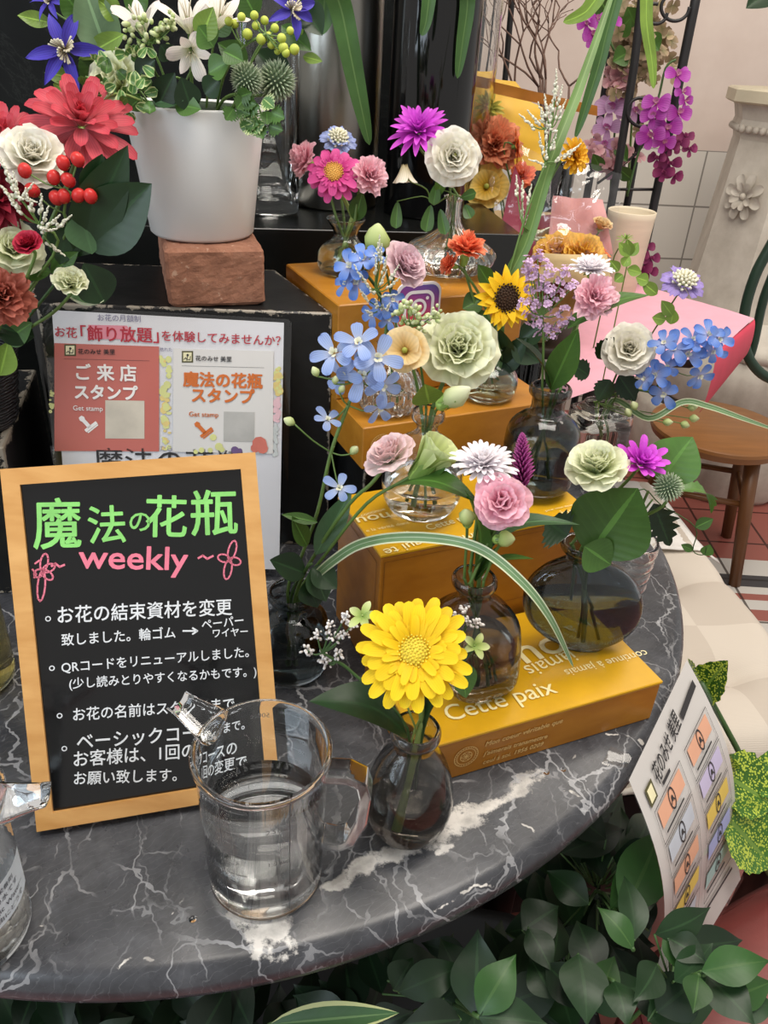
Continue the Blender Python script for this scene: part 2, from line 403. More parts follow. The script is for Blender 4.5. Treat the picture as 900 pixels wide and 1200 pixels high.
# ------------------------------------------------------------------ black stepped display stand behind the vases
def worn_box(name, corner, yaw, w, d, h, wear=.004, shear=0):
    """black painted box, its paint chipped along the edges; origin at the front-left-bottom corner"""
    n = N('worn_black_paint'); c = n.coord(); sep = n.n('SeparateXYZ', {0: c})
    ds = []; sx = n.math('SUBTRACT', sep.outputs[0], n.math('MULTIPLY', sep.outputs[1], shear))
    for k, L in enumerate((w, d, h)):
        cc = sx if k == 0 else sep.outputs[k]; ds.append(n.math('MINIMUM', cc, n.math('SUBTRACT', L, cc)))
    tot = n.math('ADD', n.math('ADD', ds[0], ds[1]), ds[2]); mx = n.math('MAXIMUM', n.math('MAXIMUM', ds[0], ds[1]), ds[2])
    ed = n.math('SUBTRACT', tot, mx)
    no = n.ramp(n.noise(45, 7, rough=.75).outputs[0], [(.42, (0, 0, 0, 1)), (.75, (1, 1, 1, 1))])
    m = n.math('LESS_THAN', ed, n.math('MULTIPLY', no, wear*2.2))
    fl = n.ramp(n.noise(30, 8, rough=.8).outputs[0], [(.70, (0, 0, 0, 1)), (.73, (.6, .6, .6, 1))])
    a = n.ramp(n.noise(40, 5).outputs[0], [(.3, H('#0d0d0d')), (.7, H('#1a1a1a'))])
    col = n.mix(m, n.mix(fl, a, H('#4a4743')), H('#8f8678'))
    n.set(Base_Color=col, Roughness=.42); n.bump(n.noise(90, 4).outputs[0], .15)
    mb = MB(); mb.box((w/2, d/2, 0), w, d, h, 0, .0015)
    for v in mb.v: v.x += shear*v.y
    o = mb.build(name, n.m, None, False); o.location = V(corner); o.rotation_euler = (0, 0, yaw); return o
BBP = atz(390, 366, .29); BBY = R(5); SHR = -.42
be = V((math.cos(BBY), math.sin(BBY), 0)); bn = V((-be.y, be.x, 0))
def oriented(corner, yaw, w, d, h, bev=.003, mb=None):
    """box from its front-left-bottom corner"""
    e = V((math.cos(yaw), math.sin(yaw), 0)); nn = V((-e.y, e.x, 0)); c = V(corner)+e*w/2+nn*d/2
    mb = mb or MB(); mb.box(c, w, d, h, yaw, bev); return mb
st = BBP-be*.30; st.z = 0
o = worn_box('black_display_block', st, BBY, .30, .165, .289, .004, SHR)
tag(o, 'black painted display block with chipped edges behind the poster, carrying the brick', 'display stand')
o = oriented(V((-.62, 1.005, 0)), R(10), .80, .52, .313, .001).build('black_display_shelf', mat('black_lacquer', '#121312', .22, .3, 12), None, False)
tag(o, 'glossy black display shelf carrying the tall glass vases', 'display shelf')
o = worn_box('worn_black_step', V((-.72, .600, 0)), R(14), .355, .21, .175, .007)
tag(o, 'worn black step with chipped pale edges under the black woven basket', 'display step')

# ------------------------------------------------------------------ wooden boxes shaped like books, stacked as stairs
def woodm(name, c, c2, ang=0):
    n = N(name); ve = n.n('Mapping', {'Vector': n.coord(), 'Rotation': (0, 0, -ang), 'Scale': (2.2, 22, 22)})
    no = n.noise(2.6, 5, ve.outputs[0], dist=.4); n.set(Base_Color=n.ramp(no.outputs[0], [(.3, H(c)), (.7, H(c2))]), Roughness=.34); return n.m
def box_frame(corner, yaw):
    e = V((math.cos(yaw), math.sin(yaw), 0)); nn = V((-e.y, e.x, 0)); return e, nn
YEL = mat('yellow_cover', '#cf9d16', .3, .06, 30, spec=.5)
CREAM = mat('cream_print', '#f0e2ac', .5, .04, 20)
GOLDP = mat('pale_gold_print', '#dcb672', .5, .05, 20)
def book_box(name, corner, yaw, w, d, h, label, cover, wood):
    e, nn = box_frame(corner, yaw)
    t = thing(name, label, 'box', V(corner)+e*w/2+nn*d/2, 'yellow and orange book-shaped display boxes')
    hh = h-.004 if cover else h
    oriented(corner, yaw, w, d, hh, .0012).build('box_body', wood, t, False)
    if cover:
        c2 = V(corner)-e*.001-nn*.001; c2.z += hh+.0006
        oriented(c2, yaw, w+.002, d+.002, .0034, .0008).build('box_lid', YEL, t, False)
    return t, e, nn
B1 = atz(527, 913)-V((.027, .012, 0)); Y1 = R(24); W1 = .241
WOOD1 = woodm('orange_wood', '#9c6216', '#ad7220', Y1)
b1, e1, n1 = book_box('book_box', B1, Y1, W1, .128, .048, 'flat yellow lidded box on the marble reading Cette paix', True, WOOD1)
B2 = atz(447, 650, .148); B2.z = 0; Y2 = R(25)
WOOD2 = woodm('brown_orange_wood', '#935a14', '#a4691d', Y2)
b2, e2, n2 = book_box('book_box', B2, Y2, .226, .107, .148, 'tall orange box with yellow lettered lid under the clear round bottle', True, WOOD2)
B3 = atz(414, 503, .198); B3 = B3+V((.010, .004, 0)); B3.z = .150; Y3 = R(26)
WOOD3 = woodm('honey_wood', '#a66c1e', '#b97e29', Y3)
b3, e3, n3 = book_box('book_box', B3, Y3, .232, .165, .048, 'plain honey wood box, third step up, under the ribbed bulb vase', False, WOOD3)
B4 = B3+n3*.0745-e3*.0005; B4.z = .1985; Y4 = R(26)
b4, e4, n4 = book_box('book_box', B4, Y4, .226, .170, .1035, 'topmost orange wood box bearing the camera logo sticker', False, WOOD3)
o = worn_box('black_riser', B3+e3*.012+n3*.02-V((0, 0, .150)), Y3, .21, .215, .1495)
tag(o, 'black riser block propping up the upper wooden boxes', 'riser')
# lettering on the lowest box
T1 = Plane(B1+V((0, 0, .0482)), e1, n1); F1 = Plane(B1, e1, V((0, 0, 1)))
mb = MB()
def wpx(mb, Sf, s, ax, ay, bx, by, bold=0, hs=1, **k): write(mb, Sf, s, Sf.uv(ax, ay), Sf.uv(bx, by), bold, hs, **k)
for o in (T1,): pass
wpx(mb, T1, 'Cette paix', 527, 846, 654, 812, .012)
wpx(mb, T1, 'continue à jamais', 755, 762, 660, 786, .0, 1)
wpx(mb, T1, 'jamais', 668, 762, 612, 782, .0, 1)
wpx(mb, T1, 'nou', 674, 738, 602, 762, .02, .9)
wpx(mb, T1, 'vie à deux', 690, 713, 634, 727, .0)
wpx(mb, T1, 'toujours', 636, 716, 618, 722, .0)
lid = [c for c in b1.children if c.name.startswith('box_lid')][0]
mb.build('lid_lettering', CREAM, lid, False)
mb = MB()
for s, a in (('Mon coeur véritable que', (568, 874, 658, 846)), ("j'aimerais transmettre", (566, 885, 640, 864)), ('ceul à soi. 1956 0209', (565, 895, 635, 873))):
    wpx(mb, F1, s, *a, .006, 1.0, shear=.25)
def seal(mb, Sf, u, v, r, w=.0006):
    for q in (1, .8, .5): disc(mb, Sf, u, v, r*q, .0006, r*q-w, 32)
    for k in range(26):
        a = 2*PI*k/26; line(mb, Sf, [(u+math.cos(a)*r*.86, v+math.sin(a)*r*.86), (u+math.cos(a)*r*.93, v+math.sin(a)*r*.93)], w)
    for k in range(6):
        a = 2*PI*k/6; line(mb, Sf, [(u, v), (u+math.cos(a-.3)*r*.3, v+math.sin(a-.3)*r*.3), (u+math.cos(a)*r*.46, v+math.sin(a)*r*.46), (u+math.cos(a+.3)*r*.3, v+math.sin(a+.3)*r*.3), (u, v)], w*.8)
su, sv = F1.uv(546, 886); seal(mb, F1, su, sv, .0115)
mb.build('front_print', GOLDP, [c for c in b1.children if c.name.startswith('box_body')][0], False)
T2 = Plane(B2+V((0, 0, .1482)), e2, n2); mb = MB()
wpx(mb, T2, 'nou', 420, 613, 458, 606, .02, .8)
wpx(mb, T2, 'Cette paix', 503, 622, 560, 606, .012)
wpx(mb, T2, 'e la vérité dont', 430, 624, 480, 614, 0, .9); wpx(mb, T2, 'continue', 424, 606, 452, 598, 0, .9)
wpx(mb, T2, 'aimable', 452, 633, 482, 626, 0, .9); wpx(mb, T2, 'soit depuis', 440, 636, 480, 624, 0, .6)
wpx(mb, T2, 'a qui te', 505, 629, 448, 645, .012, .9); wpx(mb, T2, 'amour', 560, 624, 515, 634, .012, .9)
wpx(mb, T2, 'pour vous deux ensemble', 640, 600, 692, 588, 0, .8); wpx(mb, T2, 'jamais', 660, 604, 695, 596, 0, .8)
mb.build('lid_lettering', CREAM, [c for c in b2.children if c.name.startswith('box_lid')][0], False)
# raised panel line on the tall box's front and left end
mb = MB(); F2 = Plane(B2, e2, V((0, 0, 1))); L2 = Plane(B2+n2*.107, -n2, V((0, 0, 1)))
for x in (.0035,): line(mb, F2, [(x, .004), (x, .139)], .0009)
line(mb, F2, [(.004, .139), (.222, .139)], .0007); line(mb, F2, [(.004, .062), (.222, .062)], .0007)
line(mb, L2, [(.099, .004), (.099, .135), (.008, .135)], .0009)
mb.build('panel_groove', mat('dark_wood_line', '#7a4a12', .5), [c for c in b2.children if c.name.startswith('box_body')][0], False)
mb = MB(); F3 = Plane(B3, e3, V((0, 0, 1))); u, v = F3.uv(447, 519); seal(mb, F3, u, .026, .0125)
mb.build('seal_print', GOLDP, [c for c in b3.children if c.name.startswith('box_body')][0], False)
# the camera sign on the topmost box
F4 = Plane(B4, e4, V((0, 0, 1))); u0, v0 = F4.uv(489, 359)
def rrect(u, v, w, r, n=6, ang=0):
    pts = []
    for cx, cy_, a0 in ((1, 1, 0), (-1, 1, 90), (-1, -1, 180), (1, -1, 270)):
        for k in range(n+1):
            a = R(a0+90*k/n); pts.append((cx*(w/2-r)+math.cos(a)*r, cy_*(w/2-r)+math.sin(a)*r))
    c, s_ = math.cos(ang), math.sin(ang)
    return [(u+x*c-y*s_, v+x*s_+y*c) for x, y in pts]
def igm():
    n = N('logo_gradient'); g = n.n('SeparateXYZ', {0: n.n('TexCoord').outputs['Generated']})
    f = n.math('ADD', n.math('MULTIPLY', g.outputs[2], .8), n.math('MULTIPLY', g.outputs[0], .2))
    n.set(Base_Color=n.ramp(f, [(0, H('#d9713f')), (.35, H('#c8405c')), (.7, H('#8a3f8d')), (1, H('#4a4f9e'))]), Roughness=.3); return n.m
sg = thing('logo_sticker', 'square camera logo sticker with white outline on the topmost wooden box', 'sticker', F4(u0, v0, .002))
mb = MB()
p = rrect(u0, v0, .052, .011); k = len(p)
mb.add([F4(u, v, .0005) for u, v in p]+[F4(u, v, .0028) for u, v in p], [tuple(range(k, 2*k))]+[(i, (i+1) % k, k+(i+1) % k, k+i) for i in range(k)])
mb.build('white_border', mat('white_sticker', '#e9e6ea', .3, .03), sg, False)
mb = MB(); quad(mb, F4, rrect(u0, v0, .047, .010), .0032); mb.build('gradient_face', igm(), sg, False)
mb = MB(); p1, p2 = rrect(u0, v0, .036, .010), rrect(u0, v0, .029, .007)
mb.add([F4(u, v, .0036) for u, v in p1+p2], [(i, (i+1) % k, k+(i+1) % k, k+i) for i in range(k)])
disc(mb, F4, u0, v0, .0092, .0036, .0062); disc(mb, F4, u0+.0095, v0+.0095, .0019, .0036)
mb.build('camera_glyph', mat('white_sticker', '#e9e6ea'), sg, False)

# ------------------------------------------------------------------ brick and white pot
def brickm():
    n = N('old_red_brick'); a = n.ramp(n.noise(35, 6, rough=.7).outputs[0], [(.3, H('#7d5340')), (.55, H('#9c6c55')), (.8, H('#ac806a'))])
    sp = n.ramp(n.noise(140, 3).outputs[0], [(.66, (0, 0, 0, 1)), (.7, (.6, .6, .6, 1))])
    n.set(Base_Color=n.mix(sp, a, H('#c9a790')), Roughness=.9); n.bump(n.noise(70, 6, rough=.7).outputs[0], .6, .004); return n.m
BK = atz(198, 361, .29); BK.z = .2893; BY = R(18)
mb = oriented(BK, BY, .099, .198, .0595, .004)
br = mb.build('brick', brickm(), None, False); tag(br, 'reddish brown brick lying under the white flower pot', 'brick')
sub = br.modifiers.new('rough', 'SUBSURF'); sub.subdivision_type = 'SIMPLE'; sub.levels = sub.render_levels = 4
tx = bpy.data.textures.new('pits', 'CLOUDS'); tx.noise_scale = .012
dm = br.modifiers.new('pits', 'DISPLACE'); dm.texture = tx; dm.strength = .0028; dm.mid_level = .6
PB = atz(233, 276, .35); PB.z = .3497
PBn = PB+V((0, .018, 0))
pot = thing('flower_pot', 'tall tapered white pot standing on the brick', 'pot', PBn)
PH = .122; PR0, PR1 = .0535, .0690
tilt = lambda a, z: 1.0
mb = MB(); mb.lathe([(0, 0), (0, PR0-.003), (.003, PR0), (PH*.5, PR0+(PR1-PR0)*.46), (PH-.002, PR1), (PH, PR1-.001), (PH, PR1-.004), (PH-.004, PR1-.005), (.03, PR0-.003), (.03, 0)], 64, PBn)
mb.build('pot_body', mat('white_glazed_ceramic', '#dcdcda', .33, .015, 6, spec=.4), pot)
mb = MB(); mb.lathe([(PH-.03, 0), (PH-.03, PR1-.0085), (PH-.003, PR1-.0060), (PH-.0015, PR1-.012), (PH-.001, 0)], 32, PBn)
mb.build('floral_foam', mat('dark_green_foam', '#20301c', .9, .2, 80, .5), pot)

# ------------------------------------------------------------------ laminated poster leaning on the block
LEAN = R(13); pz = V((0, 0, 1))*math.cos(LEAN)+bn*math.sin(LEAN)
px_ = Plane(BBP-bn*.005, be, pz)
uTL = px_.uv(50, 358); uTR = px_.uv(342, 374)
ang = math.atan2(uTR[1]-uTL[1], uTR[0]-uTL[0]); pw = math.hypot(uTR[0]-uTL[0], uTR[1]-uTL[1])
ph_ = (px_(*uTR).z-.004)/math.cos(LEAN)
pe = be*math.cos(ang)+pz*math.sin(ang); pv = pz*math.cos(ang)-be*math.sin(ang)
PO = px_(*uTL)-pv*ph_
POST = Plane(PO, pe, pv)
po = thing('laminated_poster', 'laminated flower shop poster with two stamp cards behind the chalkboard', 'poster', POST(pw/2, 0))
mb = MB()
def slab(mb, Sf, pts, h0, h1):
    k = len(pts); mb.add([Sf(u, v, h0) for u, v in pts]+[Sf(u, v, h1) for u, v in pts], [tuple(range(k-1, -1, -1)), tuple(range(k, 2*k))]+[(i, (i+1) % k, k+(i+1) % k, k+i) for i in range(k)])
slab(mb, POST, [(.009, .008), (pw-.008, .008), (pw-.008, ph_-.004), (.009, ph_-.004)], 0, .0008)
mb.build('paper_sheet', mat('poster_paper', '#e6e5e8', .3, .03, 8), po, False)
mb = MB(); slab(mb, POST, rrect(pw/2, ph_/2, ph_, .004)[:0] or [(0, .004), (.004, 0), (pw-.004, 0), (pw, .004), (pw, ph_-.004), (pw-.004, ph_), (.004, ph_), (0, ph_-.004)], .0009, .0013)
mb.build('lamination_film', film('clear_film', (.98, .98, .98, 1), .05), po, False)
PX = lambda x, y: POST.uv(40+x/2.951, 350+y/2.951)
def wp(mb, s, ax, ay, bx, by, bold=0, hs=1, h=.0016): write(mb, POST, s, PX(ax, ay), PX(bx, by), bold, hs, h)
INKS = dict(purple=mat('purple_grey_ink', '#77738f', .6, .03), red=mat('red_ink', '#b32f3d', .6, .03), brown=mat('brown_ink', '#6b4a44', .6, .03), orange=mat('orange_ink', '#c96a2b', .6, .03),
            black=mat('black_ink', '#2a2829', .6, .03), white=mat('white_ink', '#efe9e4', .6, .03), pinkhl=mat('pink_highlight', '#dc8c9a', .6, .03))
mb = MB(); quad(mb, POST, [PX(188, 90), PX(322, 93), PX(352, 141), PX(186, 138)], .00145); mb.build('pink_highlight', INKS['pinkhl'], po, False)
mb = MB(); wp(mb, 'お花の月額制', 222, 74, 370, 79); mb.build('small_heading', INKS['purple'], po, False)
mb = MB(); wp(mb, 'お花', 75, 128, 150, 133, .01); wp(mb, '「飾り放題」', 165, 140, 432, 148, .02); wp(mb, 'を体験してみませんか？', 443, 142, 852, 160, .01)
mb.build('red_heading', INKS['red'], po, False)
mb = MB(); wp(mb, '魔法の花瓶', 213, 597, 725, 604, .004); mb.build('large_black_heading', INKS['black'], po, False)
mb = MB(); wp(mb, '枯れた', 436, 180, 478, 181, 0, 1, .0016); wp(mb, 'たら', 437, 525, 478, 526, 0); mb.build('grey_body_text', INKS['purple'], po, False)
# printed flowers down the middle and right margin of the poster
rnd = random.Random(3)
PRINT = [mat('print_'+n_, c, .5, .1) for n_, c in (('lime', '#cfd08a'), ('pink', '#dcb6bc'), ('ochre', '#d6c07a'), ('grey', '#b9bdbb'))]
spots = [[], [], [], []]
for _ in range(44): spots[rnd.choice((0, 0, 2))].append((rnd.gauss(455, 8), rnd.uniform(195, 520), rnd.uniform(4, 13)))
for _ in range(36): spots[rnd.choice((0, 2))].append((rnd.uniform(832, 852), rnd.uniform(235, 330), rnd.uniform(5, 12)))
for _ in range(22): spots[1].append((rnd.uniform(831, 846), rnd.uniform(340, 430), rnd.uniform(5, 12)))
for _ in range(24): spots[3].append((rnd.uniform(829, 840), rnd.uniform(440, 540), rnd.uniform(5, 9)))
for _ in range(16): spots[0].append((rnd.uniform(56, 68), rnd.uniform(300, 400), rnd.uniform(3, 8)))
for nm, m, L in zip(('printed_leaves', 'printed_pink_flower', 'printed_yellow_flower', 'printed_grey_vase'), PRINT, spots):
    mb = MB()
    for x, y, r in L:
        u, v = PX(x, y); disc(mb, POST, u, v, r*.00031, .00146+rnd.random()*.0002, 0, 7, r*.00031*rnd.uniform(.6, 1.3))
    mb.build(nm, m, po, False)
def emblem(mb1, mb2, mb3, x0, y0, x1, y1):
    quad(mb1, POST, [PX(x0, y1), PX(x1, y1), PX(x1, y0), PX(x0, y0)], .0022)
    q = 5; quad(mb2, POST, [PX(x0+q, y1-q), PX(x1-q, y1-q), PX(x1-q, y0+q), PX(x0+q, y0+q)], .0025)
    cx, cy_ = (x0+x1)/2, (y0+y1)/2
    u, v = PX(cx+1, cy_-6); disc(mb3, POST, u, v, .0012, .0028)
    for pts in ([(cx, cy_-4), (cx-2, cy_+13)], [(cx-12, cy_+9), (cx-6, cy_+3), (cx-2, cy_+9)], [(cx+11, cy_-2), (cx+9, cy_+10), (cx+1, cy_+9)]): line(mb3, POST, [PX(*p) for p in pts], .0007, .0028)
def card(quad_px, paper, label):
    mb = MB(); slab(mb, POST, [PX(*p) for p in quad_px], .0014, .0019)
    return mb.build('stamp_card', paper, po, False)
def stamp_icon(mb, x, y, k=1):
    a = [(x-26*k, y-22*k), (x+2*k, y+8*k)]; line(mb, POST, [PX(*p) for p in a], .0042, .0024)
    u, v = PX(x-22*k, y-18*k); disc(mb, POST, u, v, .0030, .0025)
    line(mb, POST, [PX(x-8*k, y+22*k), PX(x+26*k, y-4*k)], .0034, .0024); line(mb, POST, [PX(x-1*k, y+29*k), PX(x+32*k, y+3*k)], .0014, .0024)
c1 = card([(72, 525), (433, 527), (433, 165), (72, 153)], mat('salmon_card', '#bf6a60', .25, .06, 10), 'a')
m1, m2, m3 = MB(), MB(), MB(); emblem(m1, m2, m3, 107, 157, 147, 197)
wp(m3, '花のみせ 美里', 155, 189, 282, 191, .006, 1, .0024); line(m3, POST, [PX(105, 207), PX(400, 214)], .0003, .0022)
m1.build('emblem_frame', mat('olive_ink', '#4d4a28'), c1, False); m2.build('emblem_field', mat('cream_ink', '#e4ddb4'), c1, False); m3.build('shop_name', INKS['black'], c1, False)
mb = MB(); wp(mb, 'ご 来 店', 150, 275, 356, 280, .035, 1, .0024); wp(mb, 'スタンプ', 145, 341, 361, 346, .035, 1, .0024); wp(mb, 'Get stamp', 138, 384, 240, 387, .01, 1, .0024); stamp_icon(mb, 190, 432)
mb.build('card_lettering', INKS['white'], c1, False)
mb = MB(); quad(mb, POST, [PX(248, 482), PX(383, 483), PX(383, 352), PX(248, 350)], .0022); mb.build('blank_code_panel', mat('blank_panel', '#c9bfae', .4), c1, False)
c2 = card([(481, 528), (826, 535), (828, 181), (483, 172)], mat('white_card', '#d6d3cf', .25, .03, 10), 'b')
m1, m2, m3 = MB(), MB(), MB(); emblem(m1, m2, m3, 512, 180, 551, 220)
wp(m3, '花のみせ 美里', 560, 212, 684, 216, .006, 1, .0024); line(m3, POST, [PX(512, 231), PX(796, 238)], .0003, .0022)
m1.build('emblem_frame', mat('olive_ink', '#4d4a28'), c2, False); m2.build('emblem_field', mat('cream_ink', '#e4ddb4'), c2, False); m3.build('shop_name', INKS['black'], c2, False)
mb = MB(); wp(mb, '魔法の花瓶', 518, 297, 789, 305, .035, 1, .0024); wp(mb, 'スタンプ', 548, 352, 762, 358, .035, 1, .0024); wp(mb, 'Get stamp', 537, 405, 638, 408, .008, 1, .0024); stamp_icon(mb, 588, 452)
mb.build('card_lettering', INKS['orange'], c2, False)
mb = MB(); quad(mb, POST, [PX(656, 492), PX(762, 494), PX(763, 391), PX(657, 389)], .0022); mb.build('blank_code_panel', mat('blank_panel_grey', '#b5b3ae', .4), c2, False)
for nm, m, L in (('printed_leaf', PRINT[0], [(620, 478, 12), (640, 510, 14), (650, 520, 10), (580, 522, 10), (560, 528, 8), (610, 522, 9)]), ('printed_coral_flower', mat('print_coral', '#cf7566'), [(780, 500, 26), (790, 515, 20), (765, 515, 16)]), ('printed_violet_flower', mat('print_violet', '#6d5680'), [(695, 522, 14), (712, 524, 9)])):
    mb = MB()
    for x, y, r in L:
        u, v = PX(x, y); disc(mb, POST, u, v, r*.00031, .0022+.00002*r, 0, 9)
    mb.build(nm, m, c2, False)

# ------------------------------------------------------------------ chalkboard on its easel leg
CBY, CBT, CW, CHH = R(16.2), R(28.5), .188, .2765
ce = V((math.cos(CBY), math.sin(CBY), 0)); cn = V((-ce.y, ce.x, 0)); cv = cn*math.sin(CBT)+V((0, 0, 1))*math.cos(CBT)
CO = atz(45, 980, .0); CB = Plane(CO+V((0, 0, .006)), ce, cv)
cb = thing('chalkboard', 'small black menu board in a pine frame with green and white handwriting', 'chalkboard', CB(CW/2, 0, -.01))
fw = .0125
pinem = woodm('pine_frame', '#c08a4a', '#d9a868', CBY)
fr = blank('frame', cb)
for nm, pts in (('bottom_rail', [(0, 0), (CW, 0), (CW-fw, fw), (fw, fw)]), ('top_rail', [(fw, CHH-fw), (CW-fw, CHH-fw), (CW, CHH), (0, CHH)]),
                ('left_rail', [(0, 0), (fw, fw), (fw, CHH-fw), (0, CHH)]), ('right_rail', [(CW, 0), (CW, CHH), (CW-fw, CHH-fw), (CW-fw, fw)])):
    mb = MB(); slab(mb, CB, pts, -.008, .0015); mb.build(nm, pinem, fr, False)
mb = MB(); slab(mb, CB, [(fw-.002, fw-.002), (CW-fw+.002, fw-.002), (CW-fw+.002, CHH-fw+.002), (fw-.002, CHH-fw+.002)], -.006, -.0025)
mb.build('writing_panel', mat('glossy_blackboard', '#0b0c0e', .12, .2, 5), cb, False)
mb = MB(); L0, L1 = CB(CW*.5, CHH*.78, -.009), CB(CW*.5, 0, 0)+cn*.165; L1.z = .002
mb.tube([L0, L1], .005, 6, True, 1); mb.build('easel_leg', pinem, cb, False)
CX = lambda x, y: CB.uv(x/2.667, 540+y/2.667)
def wc(mb, s, ax, ay, bx, by, bold=.01, hs=1.0, sk=0): write(mb, CB, s, CX(ax, ay), CX(bx, by), bold, hs, -.0018, 0, sk)
GREEN, PINK, CHALK = mat('green_marker', '#86cf6e', .5, .12, 60), mat('pink_marker', '#e0788e', .5, .1, 60), mat('white_marker', '#d9dcdf', .5, .05, 60)
mb = MB()
for s, a in (('魔', (105, 262, 252, 258)), ('法', (278, 250, 392, 244)), ('の', (404, 216, 468, 218)), ('花', (456, 226, 582, 228)), ('瓶', (600, 222, 742, 216))): wc(mb, s, *a, .015, {'の': 1.0, '魔': 1.15, '瓶': 1.0}.get(s, 1.05))
mb.build('green_title', GREEN, cb, False)
mb = MB()
wc(mb, 'weekly', 245, 335, 585, 342, .03, .9)
def cpath(mb, pts, w): line(mb, CB, [CX(*p) for p in pts], w, -.0018)
cpath(mb, [(160, 330), (172, 322), (185, 332), (200, 326)], .0016); cpath(mb, [(620, 305), (634, 297), (648, 307), (666, 298)], .0016)
def petal_outline(mb, cx, cy_, a, L, w, lw=.0013):
    pts = []
    for k in range(13):
        t = k/12; th = PI*2*t; x = L*(1-math.cos(th))/2; y = w*math.sin(th)*.5
        pts.append((cx+x*math.cos(a)-y*math.sin(a), cy_+x*math.sin(a)+y*math.cos(a)))
    cpath(mb, pts, lw)
for a, L in ((-80, 55), (-25, 42), (95, 95), (40, 40), (150, 30)): petal_outline(mb, 132, 345, R(a), L, 24)
cpath(mb, [(100, 340), (112, 355), (105, 366)], .0013); cpath(mb, [(108, 322), (122, 312)], .0013)
for a, L in ((-75, 62), (-165, 38), (15, 36), (100, 62)): petal_outline(mb, 718, 310, R(a), L, 24)
mb.build('pink_weekly_lettering', PINK, cb, False)
mb = MB()
for s, a in (('お花の結束資材を変更', (180, 505, 725, 478)), ('致しました。輪ゴム', (192, 577, 548, 552)), ('ペーパー', (632, 527, 762, 512)), ('ワイヤー', (666, 552, 775, 545)),
             ('QRコードをリニューアルしました。', (192, 662, 778, 612)), ('(少し読みとりやすくなるかもです。)', (216, 712, 802, 672)), ('お花の名前はスタッフまで。', (228, 812, 750, 775)),
             ('ベーシックコースの', (240, 902, 720, 862)), ('お客様は、1回の変更で', (230, 955, 760, 915)), ('お願い致します。', (230, 1012, 552, 1000))): wc(mb, s, *a, .012, 1.08)
cpath(mb, [(572, 533), (615, 533)], .0013); cpath(mb, [(602, 524), (617, 533), (602, 543)], .0013)
for x, y in ((149, 495), (161, 650), (185, 799), (200, 902)):
    u, v = CX(x, y); disc(mb, CB, u, v, .0021, -.0018, .0013, 14)
mb.build('white_notes', CHALK, cb, False)
#@@PART3
# ------------------------------------------------------------------ vases and cups
SMOKE = glass('smoky_glass', (.52, .50, .47, 1)); SMOKE2 = glass('smoky_blue_glass', (.33, .39, .43, 1)); DARKG = glass('dark_grey_glass', (.36, .40, .41, 1))
CLEAR = glass('clear_glass', (.96, .97, .96, 1)); GREENG = glass('pale_green_glass', (.80, .87, .82, 1)); AMBER = glass('straw_glass', (.78, .72, .45, 1))
WATER = glass('water', (.985, .99, .985, 1), 1.33); PLASTIC = glass('clear_plastic', (.93, .94, .94, 1), 1.46)
VASE = {}
def inset(prof, w, floor):
    """inner wall of a lathe profile, from the rim down to the floor"""
    out = []
    for i, q in enumerate(prof):
        z, rx = q[0], q[1]; ry = q[2] if len(q) > 2 else rx; e = q[3] if len(q) > 3 else 2.0
        if rx < 1e-6 or z < floor: continue
        out.append((z, max(rx-w, .002), max(ry-w, .002), e))
    return out
def vase(key, name, P, prof, m, label, cat='vase', w=.0022, floor=.006, water=0, rot=0, shape=None, group=None, n=40, sh=0):
    """prof from the base up to the rim: (z, rx[, ry, exponent])"""
    P = V(P); t = thing(name, label, cat, P, group)
    inn = inset(prof, w, floor)
    full = [(prof[0][0], 0)]+list(prof)
    zt = prof[-1][0]
    if w*2 < prof[-1][1]:
        last = inn[-1]; full += [(zt, last[1]+w*.4, last[2]+w*.4, last[3])]+[(q[0]-(.0006 if i == 0 else 0), q[1], q[2], q[3]) for i, q in enumerate(reversed(inn))]
        f = inn[0]; full += [(floor+.0005, f[1]*.93, f[2]*.93, f[3]), (floor, f[1]*.7, f[2]*.7, f[3]), (floor, 0)]
    mb = MB(); mb.lathe(full, n, P, 2.0, rot, shape)
    for v in mb.v: v.x += sh*(v.z-P.z)
    mb.build('glass_body', m, t)
    if water > 0:
        wp_ = [(floor-.0003, 0), (floor-.0003, inn[0][1]*.8, inn[0][2]*.8, inn[0][3])]
        prev = None
        for q in inn:
            if q[0] >= water:
                if prev:
                    k = (water-prev[0])/(q[0]-prev[0]); q = (water,)+tuple(a+(b-a)*k for a, b in zip(prev[1:], q[1:])); wp_.append((q[0], q[1]+.0003, q[2]+.0003, q[3]))
                break
            wp_.append((q[0], q[1]+.0003, q[2]+.0003, q[3])); prev = q
        wp_.append((water, 0)); mb = MB(); mb.lathe(wp_, n, P, 2.0, rot, shape)
        for v in mb.v: v.x += sh*(v.z-P.z)
        mb.build('water', WATER, t)
    VASE[key] = (P, zt, prof, sh)
    return t
def smooth_prof(pts, k=4):
    """Catmull-Rom through the profile points"""
    pts = [tuple(q)+((q[1], 2.0) if len(q) == 2 else (2.0,) if len(q) == 3 else ()) for q in pts]; out = []
    for i in range(len(pts)-1):
        a, b, c, d = pts[max(i-1, 0)], pts[i], pts[i+1], pts[min(i+2, len(pts)-1)]
        for j in range(k):
            t = j/k; out.append(tuple(.5*((2*y)+(z-x)*t+(2*x-5*y+4*z-w_)*t*t+(3*y-x-3*z+w_)*t**3) for x, y, z, w_ in zip(a, b, c, d)))
    return out+[pts[-1]]
G = 'small glass bud vases on the table and boxes'
vase('egg', 'bud_vase', (.033, .417, .0003), smooth_prof([(0, .021), (.006, .029), (.025, .0342), (.045, .0335), (.068, .027), (.083, .0178), (.089, .0142), (.094, .0148), (.099, .0185), (.104, .0190), (.1075, .0172)]), SMOKE,
     'smoky egg-shaped vase on the marble holding the yellow gerbera', group=G, water=.052)
